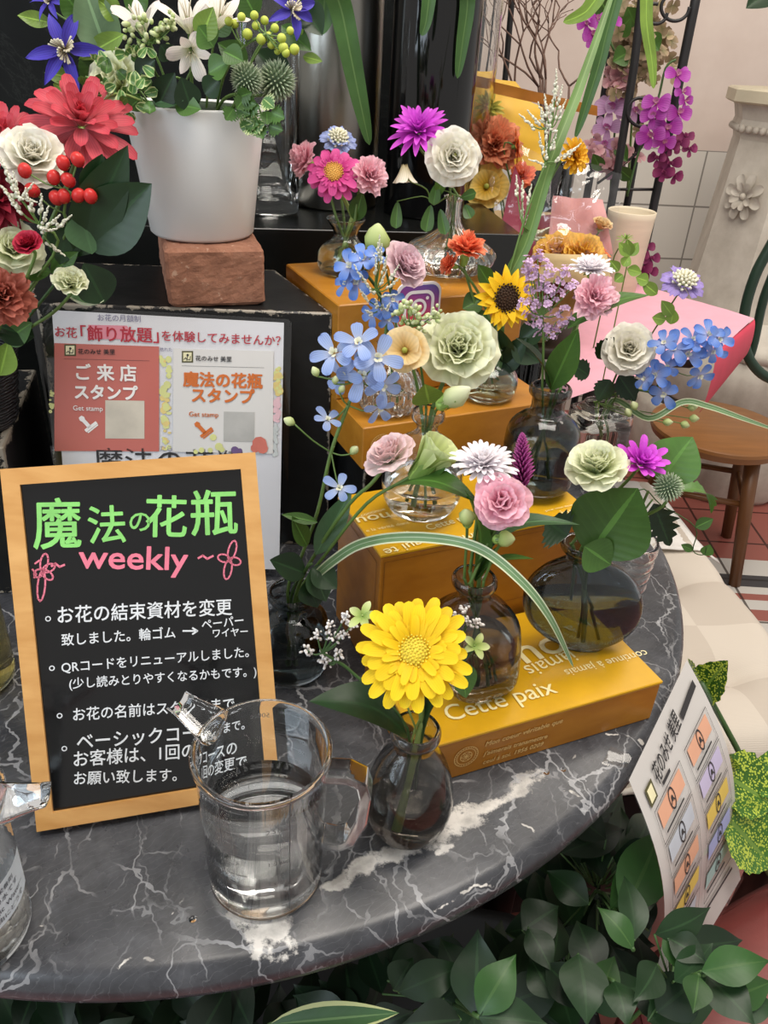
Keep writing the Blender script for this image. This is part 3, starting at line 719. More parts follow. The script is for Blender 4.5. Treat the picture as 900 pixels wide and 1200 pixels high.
vase('v2', 'bud_vase', (.092, .530, .0490), smooth_prof([(0, .022, .020, 3.2), (.005, .029, .026, 3.4), (.02, .0335, .031, 3.4), (.06, .0355, .033, 3.2), (.078, .033, .031, 2.8), (.090, .021, .020, 2.2), (.096, .0142), (.103, .0140), (.109, .0185), (.114, .0190), (.117, .0172)]), SMOKE,
     'smoky rounded-square bottle on the yellow box lid, left of the flask', group=G, rot=Y1, water=.05, sh=-.13)
fl = smooth_prof([(0, .018, .010, 2.6), (.004, .024, .012), (.012, .0385, .016), (.028, .0520, .019), (.050, .0565, .020), (.072, .0515, .019), (.088, .0370, .0165), (.096, .0200, .0140), (.099, .0138, .0130), (.104, .0135, .0130), (.109, .0180, .0176), (.114, .0190, .0188), (.1165, .0175, .0172)])
vase('flask', 'bud_vase', (.199, .592, .0490), fl, SMOKE2, 'round flat grey-blue glass flask on the right end of the yellow box', group=G, rot=R(4), water=.060, w=.003, sh=-.2)
vase('v5', 'bud_vase', (.034, .652, .1525), smooth_prof([(0, .020), (.004, .029), (.018, .0365), (.036, .0378), (.056, .035), (.070, .027), (.078, .0165), (.084, .0105), (.091, .0105), (.096, .0150), (.101, .0152), (.104, .0135)]), CLEAR,
     'clear round bottle on the second box holding the big pale green bloom', group=G, water=.034, floor=.010)
vase('v4', 'bud_vase', (.152, .716, .1525), smooth_prof([(0, .026), (.004, .034), (.014, .0368), (.05, .0370), (.066, .0345), (.077, .025), (.083, .0170), (.096, .0165), (.101, .0200), (.106, .0205), (.109, .0185)]), DARKG,
     'dark grey glass bottle standing at the right end of the second box', group=G, water=.05)
rib = lambda k, a_: (lambda a, z: 1+a_*math.cos(k*a))
vase('v6', 'bud_vase', (-.002, .782, .1985), smooth_prof([(0, .022), (.004, .029), (.018, .0345), (.034, .033), (.048, .024), (.056, .0135), (.064, .0110), (.070, .0150), (.073, .0160)]), CLEAR,
     'clear ribbed bulb vase at the left of the third box', group=G, water=.03, shape=rib(18, .035), n=108)
vase('v7', 'bud_vase', (.107, .835, .1985), smooth_prof([(0, .024), (.004, .029), (.016, .0325), (.028, .030), (.037, .021), (.042, .0125), (.050, .0105), (.056, .0140), (.058, .0145)]), GREENG,
     'low pale green dome vase under the sunflower', group=G, water=.022)
vase('v8', 'bud_vase', (-.062, .925, .3022), smooth_prof([(0, .022), (.004, .0295), (.016, .0325), (.028, .028), (.036, .0175), (.042, .0135), (.050, .016), (.058, .0215), (.0605, .0222)]), GREENG,
     'greenish bulb vase with flared rim under the pink gerbera', group=G, water=.03)
vase('v9', 'bud_vase', (.058, .955, .3022), smooth_prof([(0, .026), (.004, .038), (.014, .050), (.024, .052), (.034, .042), (.044, .024), (.054, .0115), (.066, .0085), (.080, .0085), (.084, .0110), (.086, .0112)]), CLEAR,
     'clear ribbed onion-shaped vase with a thin neck on the topmost box', group=G, water=.03, shape=rib(16, .045), n=96)
vase('v10', 'bud_vase', (.300, 1.05, .0003), smooth_prof([(0, .034, .030, 4), (.004, .038, .033, 4.5), (.02, .039, .034, 5), (.09, .0395, .034, 5), (.100, .037, .032, 4), (.105, .030, .026, 3), (.109, .026, .022, 2.6), (.112, .026, .022, 2.6)]), CLEAR,
     'clear square glass bottle on the marble behind the dark grey bottle', group=G, water=.085, rot=R(20), floor=.012)
vase('v11', 'bud_vase', (-.081, .592, .0003), smooth_prof([(0, .026), (.005, .033), (.03, .0355), (.058, .034), (.068, .028), (.074, .020), (.080, .0180), (.086, .0225), (.0905, .0230), (.093, .0208)]), DARKG,
     'dark grey bottle in the shade between chalkboard and boxes holding pale blue delphinium', group=G, water=.04)
vase('v12', 'tumbler', (.263, .722, .0003), smooth_prof([(0, .022), (.003, .026), (.01, .028)]+[(.014+.0075*k, .0285+(.0018 if k % 2 else 0)+.0003*k) for k in range(10)]+[(.09, .0325), (.092, .0315)]), CLEAR,
     'clear tumbler with horizontal ribs half hidden behind the round flask', 'tumbler', water=0)
vase('v13', 'bud_vase', (-.375, .545, .0003), smooth_prof([(0, .030), (.004, .036), (.02, .038), (.10, .037), (.13, .033), (.15, .02), (.16, .016), (.18, .016), (.184, .02), (.188, .019)]), AMBER,
     'straw-tinted glass bottle at the left edge behind the chalkboard', group=G, water=.09)
# tall vases on the black shelf
GV = 'tall vases on the black shelf'
def smoke_tall(key, px, py, z, r, h, m, label, n=40, **k):
    P = atz(px, py, z); P.z = .3135
    return vase(key, 'tall_vase', P, [(0, r*.92), (.004, r), (h*.5, r), (h-.002, r), (h, r-.001)], m, label, group=GV, n=n, w=.003, floor=.012, **k)
STEEL = mat('brushed_steel', '#8c8a84', .28, .05, 4, metal=1, stretch=(1, 1, .05))
P = atz(390, 238, .3135)
sv_ = thing('tall_vase', 'tall silvery metal cylinder vase behind the pink gerbera', 'vase', P, GV)
mb = MB(); mb.lathe([(0, 0), (0, .064), (.003, .066), (.42, .066), (.422, .064), (.422, .0625), (.02, .062), (.02, 0)], 48, P); mb.build('metal_body', STEEL, sv_); VASE['silver'] = (P, .422, None)
P = atz(496, 249, .3135)
dv_ = thing('tall_vase', 'tall black glossy cylinder vase behind the magenta chrysanthemum', 'vase', P, GV)
mb = MB(); mb.lathe([(0, 0), (0, .058), (.003, .060), (.46, .060), (.462, .058), (.462, .0565), (.02, .056), (.02, 0)], 48, P); mb.build('black_body', mat('black_gloss', '#0a0a0b', .08, .2, 10), dv_); VASE['dark'] = (P, .46, None)
smoke_tall('cyl', 520, 228, .3135, .066, .46, CLEAR, 'tall clear glass cylinder at the right end of the black shelf', water=.19)
P = atz(316, 246, .3135)
vase('rect', 'tall_vase', P, [(0, .036, .036, 6), (.004, .040, .040, 6), (.2, .042, .042, 6), (.26, .042, .042, 6), (.262, .041, .041, 6)], CLEAR, 'square clear glass vase right of the white pot', group=GV, rot=R(12), water=.12, floor=.02, w=.004)
VASE['rect'] = (P, .262, None)

def measuring_cup(P, r0, r1, h, spout_a, handle_a, label, water, wlabel=False, marks=True):
    P = V(P); t = thing('measuring_cup', label, 'measuring cup', P, 'clear plastic measuring cups on the marble')
    zr = lambda z: r0+(r1-r0)*z/h
    w = .0016
    prof = [(0, 0), (0, r0-.004), (.0015, r0-.001), (.004, r0), (h-.006, zr(h)-.0002), (h-.004, zr(h)+.0022), (h-.001, zr(h)+.0024), (h, zr(h)+.0012), (h, zr(h)-.0014), (h-.006, zr(h)-w), (.02, zr(.02)-w), (.006, r0-w), (.0045, r0-.005), (.0045, 0)]
    mb = MB(); mb.lathe(prof, 64, P); mb.build('cup_body', PLASTIC, t)
    # open trough spout at the rim
    d = V((math.cos(spout_a), math.sin(spout_a), 0)); sd = V((-d.y, d.x, 0)); mb = MB()
    A = P+d*(r1-.004)+V((0, 0, h)); rows = []
    for q, (ln, wd, dz, dep) in enumerate(((0, .0165, -.001, .017), (.012, .0135, .001, .014), (.026, .0105, .004, .009), (.033, .0100, .005, .006))):
        rr = []
        for o_, th in ((1, 0), (1, .0014)):
            for k in range(9):
                s_ = -1+k/4.0
                rr.append(A+d*ln+sd*(s_*(wd-th))+V((0, 0, dz-dep*(1-abs(s_)**2.2)+th*(1-abs(s_)))))
        rows.append(rr)
    vs = [p for r_ in rows for p in r_]; fs = []
    for i in range(len(rows)-1):
        for k in range(8):
            a = i*18; b = a+18
            fs += [(a+k, b+k, b+k+1, a+k+1), (a+9+k+1, b+9+k+1, b+9+k, a+9+k)]
        fs += [(a+9, b+9, b, a), (a+8, b+8, b+17, a+17)]
    for a in (0, (len(rows)-1)*18):
        for k in range(8): fs.append((a+k, a+k+1, a+10+k, a+9+k) if a == 0 else (a+9+k, a+10+k, a+k+1, a+k))
    mb.add(vs, fs); mb.build('spout', PLASTIC, t)
    if handle_a is not None:
        d = V((math.cos(handle_a), math.sin(handle_a), 0)); sd = V((-d.y, d.x, 0)); mb = MB()
        zt, zb = h*.88, h*.36; path = [(r1-.002, zt), (r1+.014, zt+.001), (r1+.0235, zt-.004), (r1+.0262, zt-.016), (r1+.0245, zt-.040), (r1+.017, zb+.004), (r1+.008, zb-.002), (zr(zb)-.001, zb)]
        vs = []; fs = []
        for i, (x, z) in enumerate(path):
            a = path[max(i-1, 0)]; b = path[min(i+1, len(path)-1)]; tx_, tz_ = b[0]-a[0], b[1]-a[1]; L = math.hypot(tx_, tz_); nx, nz = -tz_/L, tx_/L
            for s1, s2 in ((-1, -1), (1, -1), (1, 1), (-1, 1)): vs.append(P+d*(x+nx*.0042*s1)+V((0, 0, z+nz*.0042*s1))+sd*(.0085*s2))
        for i in range(len(path)-1):
            for k in range(4): fs.append((i*4+k, i*4+(k+1) % 4, i*4+4+(k+1) % 4, i*4+4+k))
        fs += [(3, 2, 1, 0), tuple(len(vs)-4+k for k in range(4))]
        mb.add(vs, fs); hd = mb.build('handle', glass('frosted_handle_plastic', (.9, .91, .91, 1), 1.22, .12), t, False)
        bv = hd.modifiers.new('soft', 'BEVEL'); bv.width = .0012; bv.segments = 2
    mb = MB(); mb.lathe([(.0042, 0), (.0042, r0-.005), (.006, r0-w+.0003), (water, zr(water)-w+.0003), (water, 0)], 64, P); mb.build('water', WATER, t)
    Cyl = lambda u, v, hh=0: P+V((math.cos(u)*(zr(v)+hh), math.sin(u)*(zr(v)+hh), v))
    if marks:
        mb = MB(); a0 = R(-118)
        for k in range(1, 11):
            z = .012+k*.0108
            line(mb, Cyl, [(a0+R(2)+R(4)*i, z) for i in range(6 if k % 2 == 0 else 4)], .00045)
            vs, fs = glyphs(str(k*50), 0)
            if k % 2 == 0 or k < 3: mb.add([Cyl(a0-R(14)+x*.0062/r1, z-.002+y*.0062, .0004) for x, y in vs], fs)
        for a in (a0, a0+R(60), a0+R(160)):
            line(mb, Cyl, [(a, .015+.01*i) for i in range(12)], .0005/r1)
        a1 = R(60)
        for k in range(4, 11):
            z = .012+k*.0108; line(mb, Cyl, [(a1+R(4)*i, z) for i in range(7)], .00045)
            vs, fs = glyphs(str(k*50), 0); mb.add([Cyl(a1-R(8)+x*.0056/r1, z-.002+y*.0056, .0004) for x, y in vs], fs)
        vs, fs = glyphs('500cc', 0); mb.add([Cyl(R(92)+x*.006/r1, h-.016+y*.006, .0004) for x, y in vs], fs)
        for z, s_ in ((.100, '2.5'), (.066, '1.5'), (.045, '1')):
            vs, fs = glyphs(s_+' cup', 0); mb.add([Cyl(R(-78)+x*.0055/r1, z+y*.0055, .0004) for x, y in vs], fs)
        mb.build('graduation_marks', mat('embossed_grey', '#5c5c5c', .5), t, False)
    return t, P, Cyl, zr
measuring_cup((-.0715, .368, .0003), .0415, .0447, .130, R(152), R(-2), 'clear plastic measuring cup half full of water in front of the chalkboard', .072)
t2, P2, Cyl2, zr2 = measuring_cup((-.268, .309, .0003), .0425, .0455, .128, R(8), None, 'measuring cup cut by the left edge with a printed label', .108, marks=False)
mb = MB(); mb.grid(8, 14, lambda i, j: (Cyl2(R(-75+95*j), .038+.036*i, .0006), (i, j, .5))); lb = mb.build('paper_label', mat('label_paper', '#c9d3db', .5, .04, 20), t2)
mb = MB()
for s_, z, sz in (('お花の栄養剤', .066, .0050), ('魔法の水です', .0585, .0056), ('~Magic Water~', .0505, .0060), ('ご自由にどうぞ', .0425, .0052)):
    vs, fs = glyphs(s_, 0); mb.add([Cyl2(R(-40)+x*sz/zr2(z), z+y*sz, .0010) for x, y in vs], fs)
mb.build('label_lettering', mat('navy_ink', '#26293a', .5), lb, False)
mb = MB(); Pg = P2
rg = random.Random(5)
for k in range(150):
    a, r_ = rg.uniform(0, 2*PI), math.sqrt(rg.random())*.036; mb.ball(Pg+V((math.cos(a)*r_, math.sin(a)*r_, .0085+rg.random()*.018)), rg.uniform(.003, .0055), 6, 4, rg.uniform(.5, .8), V((rg.gauss(0, 1), rg.gauss(0, 1), rg.gauss(0, 1)+.1)))
o = mb.build('white_gravel', mat('white_gravel', '#d5d0c6', .6, .12, 90), None, True, Pg); tag(o, 'bed of white gravel in the left measuring cup', 'gravel'); o['kind'] = 'stuff'
for k, (x, y, r_) in enumerate(((226, 1077, .0028), (430, 915, .0022), (640, 905, .003), (660, 902, .0024))):
    p = atz(x, y, .0); mb = MB(); mb.lathe([(.0002, 0), (.0002, r_), (r_*.25, r_*.85), (r_*.4, r_*.4), (r_*.45, 0)], 16, p)
    o = mb.build('water_drop', WATER, None, True, p); tag(o, ('water drop on the marble left of the measuring cup', 'water drop on the marble between cup handle and egg vase', 'water drop on the marble below the yellow box', 'smaller water drop on the marble right of the other one below the yellow box')[k], 'water drop', 'water drops on the marble')
#@@PART4
# ------------------------------------------------------------------ flower builders
def frame(ax):
    ax = V(ax).normalized(); x = ax.cross(V((0, 0, 1)))
    if x.length < .05: x = V((1, 0, 0))-ax*ax.x
    x.normalize(); return ax, x, ax.cross(x)
SH = {'round': lambda t: (t**.55)*max(0, 1-t**5)**.5, 'lance': lambda t: .05*(1-t)+math.sin(PI*min(1, t**.85))**.9, 'ovate': lambda t: math.sin(PI*min(1, max(t, 0)**.78))**1.25+.02*(1-t), 'strap': lambda t: min(1, (t*3+.15))**.8*max(0, 1-t**9)**.5,
      'fan': lambda t: .12+.88*t**.75, 'point': lambda t: (t*1.6+.1)**.6*max(0, 1-t**2.2)**.8}
FR = random.Random(11)
def petals(mb, c, ax, n, L, Wd, e0, e1, r0=0, z0=0, shape='round', cup=0, ruf=0, rk=3, jag=0, ph=None, jit=.12, nu=7, nv=4, arc=2*PI, twist=0, rd=None):
    ax, X, Y = frame(ax); c = V(c); ph = FR.uniform(0, 6) if ph is None else ph; f = SH[shape]; rd = (.34 if shape == 'fan' else 0) if rd is None else rd
    for i in range(n):
        phi = ph+arc*(i+FR.uniform(-jit, jit)*1.5)/n; rad = X*math.cos(phi)+Y*math.sin(phi); tan = ax.cross(rad)
        Li = L*(1+FR.uniform(-jit, jit)); a0 = R(e0+FR.uniform(-60, 60)*jit); a1 = R(e1+FR.uniform(-60, 60)*jit); rn = FR.random(); p1 = FR.uniform(0, 6)
        K = nu*2; path = [(0.0, 0.0)]
        for k in range(K):
            e = a0+(a1-a0)*(k+.5)/K; path.append((path[-1][0]+math.cos(e)*Li/K, path[-1][1]+math.sin(e)*Li/K))
        jg = [1+jag*FR.uniform(-1, .6) for _ in range(nv+1)]
        def fn(t, q):
            t = 1-(1-t)**1.6; s = q*2-1; tt = t*(1-rd*abs(s)**2.6); tt = min(1, tt*jg[round(q*nv)]) if jag else tt
            k = tt*K; k0 = min(int(k), K-1); u = k-k0
            x = path[k0][0]*(1-u)+path[k0+1][0]*u; z = path[k0][1]*(1-u)+path[k0+1][1]*u; e = a0+(a1-a0)*tt
            nr = rad*(-math.sin(e))+ax*math.cos(e); w = Wd*f(t)
            tw = s*(1+0); off = cup*w*s*s+ruf*Wd*math.sin(rk*s+p1)*t*t
            tg = tan*math.cos(twist*t)+nr*math.sin(twist*t)
            return c+rad*(r0+x)+ax*(z0+z)+tg*(w*tw)+nr*off, (t, q, rn)
        mb.grid(nu, nv, fn)
def leaf_grid(mb, b, tip, Wd, up=V((0, 0, 1)), droop=0.0, fold=.25, wave=0, shape='lance', nu=12, nv=6, rn=None, jagged=0):
    b, tip = V(b), V(tip); d = tip-b; L = d.length; d = d.normalized(); sd = d.cross(V(up))
    if sd.length < .05: sd = d.orthogonal()
    sd.normalize(); nr = sd.cross(d); rn = FR.random() if rn is None else rn; p = FR.uniform(0, 6)
    def fn(t, q):
        s = q*2-1; w = Wd*SH[shape](t)
        if jagged: w *= 1+jagged*(((t*jagged_n) % 1.0)-.5)
        return b+d*(L*t)+nr*(math.sin(PI*t)*droop*L)+sd*(w*s)+nr*(abs(s)**1.3*w*fold+wave*Wd*math.sin(9*t+p+(2 if s > 0 else 0))*abs(s)), (t, q, rn)
    jagged_n = 6
    mb.grid(nu if not jagged else 24, nv, fn)
LEAFM = leaf_mat('leaf_green', '#45682c'); LEAFD = leaf_mat('leaf_dark', '#1d351b', None, .15, .35, .08); LEAFL = leaf_mat('leaf_light', '#7c9a42'); LEAFB = leaf_mat('leaf_bluish', '#3f5d3c')
STEM = mat('stem_green', '#5d7a3a', .5, .15, 60); STEMD = mat('stem_dark', '#3c5a2a', .5, .15, 60); STEML = mat('stem_light', '#94a95c', .5, .12, 60)
SEPAL = leaf_mat('sepal_green', '#7d9a4c')
def tocam(P): return (CP-V(P)).normalized()
def facing(P, f):
    """f = (right, up, towards the viewer's side of the room)"""
    a, b, c = f; return (V((1, 0, 0))*a+V((0, 0, 1))*b+tocam(P)*c).normalized()
_vn = {}
def vstem(key, P, ax=None, back=.02):
    """stem path from the bottom of a vase, through its neck, to a flower head at P"""
    v = VASE[key]; p, zt = v[0], v[1]; sh = v[3] if len(v) > 3 else 0
    k = _vn[key] = _vn.get(key, -1)+1; a = k*2.4+1; q = .3+.2*(k % 3)
    nr = v[2][-1][1]*.5 if v[2] else .03
    nr = min(nr, .012)
    neck = p+V((sh*zt+math.cos(a)*nr, math.sin(a)*nr, zt))
    bot = p+V((-math.cos(a)*.010, -math.sin(a)*.008, .014))
    P = V(P); end = P-(V(ax)*back if ax else V((0, 0, 0)))
    mid = neck.lerp(end, .55)+(V((0, 0, 1))*.12*(end-neck).length if ax is None else (V((0, 0, .35))-V(ax)*.25)*.35*(end-neck).length*.5)
    return [bot, neck.lerp(bot, .08), neck, mid, end, P]
def start(name, label, cat, pts, group, r=.0016, m=None, taper=.85):
    t = thing(name, label, cat, pts[0], group); mb = MB(); mb.tube(pts, [r*(1-(1-taper)*i/(len(pts)-1)) for i in range(len(pts))], 7, True, 4); mb.build('stem', m or STEM, t); return t
def add_leaf(t, b, tip, w, m=None, name='leaf', label=None, **k):
    mb = MB(); leaf_grid(mb, b, tip, w, **k); o = mb.build(name, m or LEAFM, t)
    if label: o['label'] = label
    return o
def pl(px, py, y): return aty(px, py, y)
def flower(kind, name, label, key, px, py, y, rp, f, mats, group=None, cat='flower', sr=.0016, sm=None, pts=None, **k):
    P = aty(px, py, y); ax = facing(P, f); r = px2m(rp, P)
    pts = pts or vstem(key, P-ax*r*.12, ax, max(.016, r*.5)); t = start(name, label, cat, pts, group, sr, sm)
    KIND[kind](t, P, ax, r, mats, **k); return t
def k_gerbera(t, P, ax, r, m, n=(22, 20, 30), wide=.17, e=(12, -12), disc_r=.24, tint=None, shape='strap', up=0):
    mb = MB(); petals(mb, P, ax, n[0], r*.86, r*wide, e[0], e[1], r*.14, -r*.04, shape, .18, 0, jit=.12, nu=9, nv=4)
    petals(mb, P, ax, n[1], r*.78, r*wide, e[0]+14, e[1]+6, r*.12, r*.0, shape, .12, jit=.14, nu=8, nv=4)
    if len(n) > 2: petals(mb, P, ax, n[1], r*.45, r*wide*.6, e[0]+24, e[1]+14, r*.14, r*.02, shape, .15, jit=.2, nu=6, nv=3); petals(mb, P, ax, n[2], r*.28, r*.05, 40, -10, r*disc_r*.95, r*.04, 'strap', .2, jit=.15, nu=4, nv=2)
    mb.build('petals', m[0], t)
    mb = MB(); A, X, Y = frame(ax); mb.ball(P+A*r*.03, r*disc_r*.95, 16, 8, .35, A)
    for i in range(90):
        q = math.sqrt((i+.5)/90); a = i*2.39996; p = P+A*r*(.03+.3*disc_r*math.sqrt(max(0, 1-q*q*.8)))+(X*math.cos(a)+Y*math.sin(a))*r*disc_r*q
        mb.ball(p, r*disc_r*.085, 5, 3, 1.7, A, FR.random())
    mb.build('flower_disc', m[1], t)
    calyx(t, P-ax*r*.05, ax, r*.25)
def calyx(t, P, ax, r, m=None):
    mb = MB(); petals(mb, P, ax*-1, 8, r*1.3, r*.35, -30, 50, r*.3, 0, 'point', .2, nu=4, nv=2); mb.ball(P-ax*r*.4, r*.55, 8, 5, 1.1, ax); mb.build('calyx', m or SEPAL, t)
def k_mum(t, P, ax, r, m, rows=6, n=17, wide=.15, e=(-8, 82), shape='point', cup=.5, len0=1.0, cal=True):
    mb = MB()
    for i in range(rows):
        q = i/(rows-1) if rows > 1 else 0; el = e[0]+(e[1]-e[0])*q
        petals(mb, P, ax, max(5, int(n*(1-.5*q))), r*len0*(1-.42*q), r*wide*(1-.25*q), el+18, el-6, r*.1*(1-q), r*.04*q, shape, cup, jit=.13, nu=6, nv=3)
    mb.build('petals', m[0], t)
    if cal: calyx(t, P-ax*r*.08, ax, r*.25)
def k_rose(t, P, ax, r, m, depth=.9, ruf=.08, outer=5, open_=1.0, center=True, inner_m=None, cal=True):
    """lisianthus / garden rose: nested cupped petals"""
    mb = MB(); A = V(ax); c = P-A*r*depth*.62
    for n_, L, Wd, e0, e1, r0, z0, cu in ((outer+1, 1.12, .74, 66-16*open_, 6-22*open_, .10, 0, .22), (outer+1, 1.10, .68, 72-10*open_, 26-6*open_, .10, .03, .28), (outer, 1.06, .60, 78, 44, .09, .05, .34), (5, 1.02, .50, 84, 60, .08, .07, .42), (4, .98, .40, 87, 74, .06, .09, .5), (4, .92, .30, 88, 86, .05, .1, .6), (3, .86, .22, 89, 92, .03, .1, .7)):
        petals(mb, c, ax, n_, r*L, r*Wd, e0, e1, r*r0, r*z0, 'fan', cu, ruf*1.1, 7, .035, jit=.08, nu=9, nv=10)
    mb.build('petals', m[0], t)
    if len(m) > 1:
        mb = MB(); petals(mb, c, ax, 6, r*.72, r*.11, 86, 80, r*.05, r*.12, 'strap', .3, nu=4, nv=2); mb.ball(c+A*r*.7, r*.12, 8, 5, 1.2, A); mb.build('flower_centre', m[1], t)
    if cal: calyx(t, c+A*r*.02, ax, r*.3)
def k_carnation(t, P, ax, r, m, dome=1.0, rows=6, cal=True, jg=.13, wd=.42, rf=.16):
    mb = MB(); A = V(ax)
    for i in range(rows):
        q = i/(rows-1); el = -2+78*q
        petals(mb, P-A*r*.35, ax, 7 if i < 3 else 5, r*(1.02-.16*q)*(1+.12*dome*q), r*wd*(1-.35*q), el+25*dome, el-4, r*.06, r*.06*q, 'fan', .15, rf, 7, jg, jit=.16, nu=7, nv=9)
    mb.build('petals', m[0], t)
    if cal:
        mb = MB(); c = P-A*r*.3; mb.lathe([(0, 0), (0, r*.12), (r*.1, r*.2), (r*.5, r*.24), (r*.75, r*.28), (r*.75, 0)], 10); z0 = V((0, 0, 1)); rotm = z0.rotation_difference(A).to_matrix()
        mb.v = [c-A*r*.75+rotm @ v for v in mb.v]; mb.build('calyx', SEPAL, t)
def k_scabiosa(t, P, ax, r, m):
    mb = MB(); petals(mb, P, ax, 12, r*.75, r*.26, 22, -25, r*.25, 0, 'fan', .1, .2, 6, .15, jit=.15, nu=5, nv=6)
    petals(mb, P, ax, 12, r*.55, r*.2, 45, 10, r*.2, r*.1, 'fan', .1, .2, 6, .15, jit=.15, nu=5, nv=5); mb.build('petals', m[0], t)
    mb = MB(); A, X, Y = frame(ax)
    for i in range(46):
        q = math.sqrt((i+.5)/46); a = i*2.4; p = P+A*r*(.12+.38*math.sqrt(max(0, 1-q*q)))+(X*math.cos(a)+Y*math.sin(a))*r*.55*q
        mb.ball(p, r*.085, 5, 4, 1.5, (p-P).normalized(), FR.random())
    mb.build('floret_dome', m[1], t); calyx(t, P-ax*r*.02, ax, r*.25)
def k_thistle(t, P, ax, r, m, n=190):
    mb = MB(); mb.ball(P, r*.62, 14, 10); mb.build('core', m[1], t); mb = MB()
    for i in range(n):
        z = 1-2*(i+.5)/n; a = i*2.39996; q = math.sqrt(1-z*z); d = V((q*math.cos(a), q*math.sin(a), z)); L = r*FR.uniform(.9, 1.03)
        x = d.orthogonal().normalized()*r*.055; y = d.cross(x); b = P+d*r*.55
        mb.add([b+x, b+y, b-x, b-y, P+d*r*.78+x*.9, P+d*r*.78+y*.9, P+d*r*.78-x*.9, P+d*r*.78-y*.9, P+d*L], [(0, 1, 5, 4), (1, 2, 6, 5), (2, 3, 7, 6), (3, 0, 4, 7), (4, 5, 8), (5, 6, 8), (6, 7, 8), (7, 4, 8)], [(0, .5, .5)]*4+[(.5, .5, .5)]*4+[(1, .5, .5)])
    mb.build('spikes', m[0], t, False)
def k_lily(t, P, ax, r, m, e=(74, 12)):
    c = P-V(ax)*r*.9; mb = MB(); petals(mb, c, ax, 3, r*1.5, r*.42, e[0], e[1], r*.08, 0, 'round', -.2, .04, jit=.05, ph=0); petals(mb, c, ax, 3, r*1.42, r*.32, e[0]+4, e[1]+14, r*.06, 0, 'point', -.2, .03, jit=.05, ph=PI/3)
    mb.build('petals', m[0], t); mb = MB(); A, X, Y = frame(ax)
    for i in range(5):
        a = i*1.26; mb.tube([c+A*r*.2, c+A*r*.7+(X*math.cos(a)+Y*math.sin(a))*r*.1, c+A*r*1.1+(X*math.cos(a)+Y*math.sin(a))*r*.22], r*.018, 5, True, 2)
    mb.build('stamens', m[1], t)
def k_clematis(t, P, ax, r, m):
    mb = MB(); petals(mb, P, ax, 6, r, r*.17, 15, -25, r*.04, 0, 'lance', .6, .12, 3, jit=.2, twist=.5); mb.build('petals', m[0], t)
    mb = MB(); A, X, Y = frame(ax)
    for i in range(34):
        a = i*2.4; q = .2+.8*((i % 7)/7); d = (X*math.cos(a)+Y*math.sin(a))*q+A*(.9-.4*q); mb.tube([P, P+d*r*.22, P+d*r*.42], [r*.02, r*.018, r*.028], 4, True, 1)
    mb.build('stamens', m[1], t)
def k_poppy(t, P, ax, r, m):
    mb = MB(); c = P-V(ax)*r*.35; petals(mb, c, ax, 5, r*1.15, r*.72, 40, 0, r*.04, 0, 'fan', .18, .07, 4, .04, jit=.1, nu=9, nv=8); petals(mb, c, ax, 4, r*.95, r*.6, 58, 25, r*.04, r*.04, 'fan', .25, .07, 4, .04, jit=.1, nu=9, nv=8)
    mb.build('petals', m[0], t); mb = MB(); mb.ball(c+V(ax)*r*.3, r*.14, 8, 6); mb.build('flower_centre', m[1], t)
KIND = dict(gerbera=k_gerbera, mum=k_mum, rose=k_rose, carnation=k_carnation, scabiosa=k_scabiosa, thistle=k_thistle, lily=k_lily, clematis=k_clematis, poppy=k_poppy)
def bud(t, P, ax, r, m, L=2.4, name='bud', sep=True):
    """closed bud: wrapped petals in a green calyx"""
    A = V(ax).normalized(); mb = MB(); z0 = V((0, 0, 1)); rm = z0.rotation_difference(A).to_matrix()
    mb.lathe([(0, 0), (0, r*.35), (r*.3*L, r*.95), (r*.55*L, r), (r*.8*L, r*.62), (r*.96*L, r*.2), (r*L, 0)], 10, shape=lambda a, z: 1+.12*math.sin(3*a+z*160))
    mb.v = [P+rm @ v for v in mb.v]; mb.a = [(i/len(mb.v), .5, .5) for i in range(len(mb.v))]; o = mb.build(name, m, t)
    if sep:
        mb = MB(); petals(mb, P, A, 5, r*L*.55, r*.5, 78, 86, r*.65, -r*.05, 'point', .4, nu=4, nv=2); mb.ball(P, r*.6, 8, 5); mb.build('sepals', SEPAL, o if False else t)
    return o
def spray(name, label, pts, heads, mp, group=None, cat='flower', fl=7, size=.0035, sm=None, r=.0012, seed=1, blob=5, part='florets'):
    """branching spray: a main stem (pts), twigs to each head point, small florets around every head"""
    t = thing(name, label, cat, pts[0], group); rg = random.Random(seed)
    mb = MB(); mb.tube(pts, [r]*(len(pts)-1)+[r*.7], 6, True, 4)
    fo = MB()
    for h in heads:
        h = V(h); b = min((V(p) for p in pts[2:]), key=lambda p: (p-h).length+max(0, (p.z-h.z))*3) if len(pts) > 2 else V(pts[-1])
        mb.tube([b, b.lerp(h, .5)+V((0, 0, -.003)), h], [r*.7, r*.55, r*.4], 5, True, 3)
        for k in range(fl):
            o = V((rg.gauss(0, 1), rg.gauss(0, 1), rg.gauss(.3, 1))).normalized()*size*rg.uniform(.6, 2.2); p = h+o
            if blob == 5: petals(fo, p, o.normalized()+V((0, -.4, .5)), 5, size*.9, size*.45, 30, 0, size*.05, 0, 'round', .2, nu=3, nv=2)
            elif blob == 2:                                     # tapering feathery spikelet
                axs = ((h-b).normalized()+V((0, 0, .6))).normalized(); q = k/fl
                fo.ball(h+axs*size*(q*5-1.2)+o*.28*(1-q), size*.42*(1-.6*q), 6, 4, 1.5, (axs+o.normalized()*.5), rg.random())
            else:
                fo.ball(p, size*rg.uniform(.35, .6), 6, 4, rg.uniform(1, 1.8), o.normalized(), rg.random())
    mb.build('stem', sm or STEM, t); fo.build(part, mp, t); return t
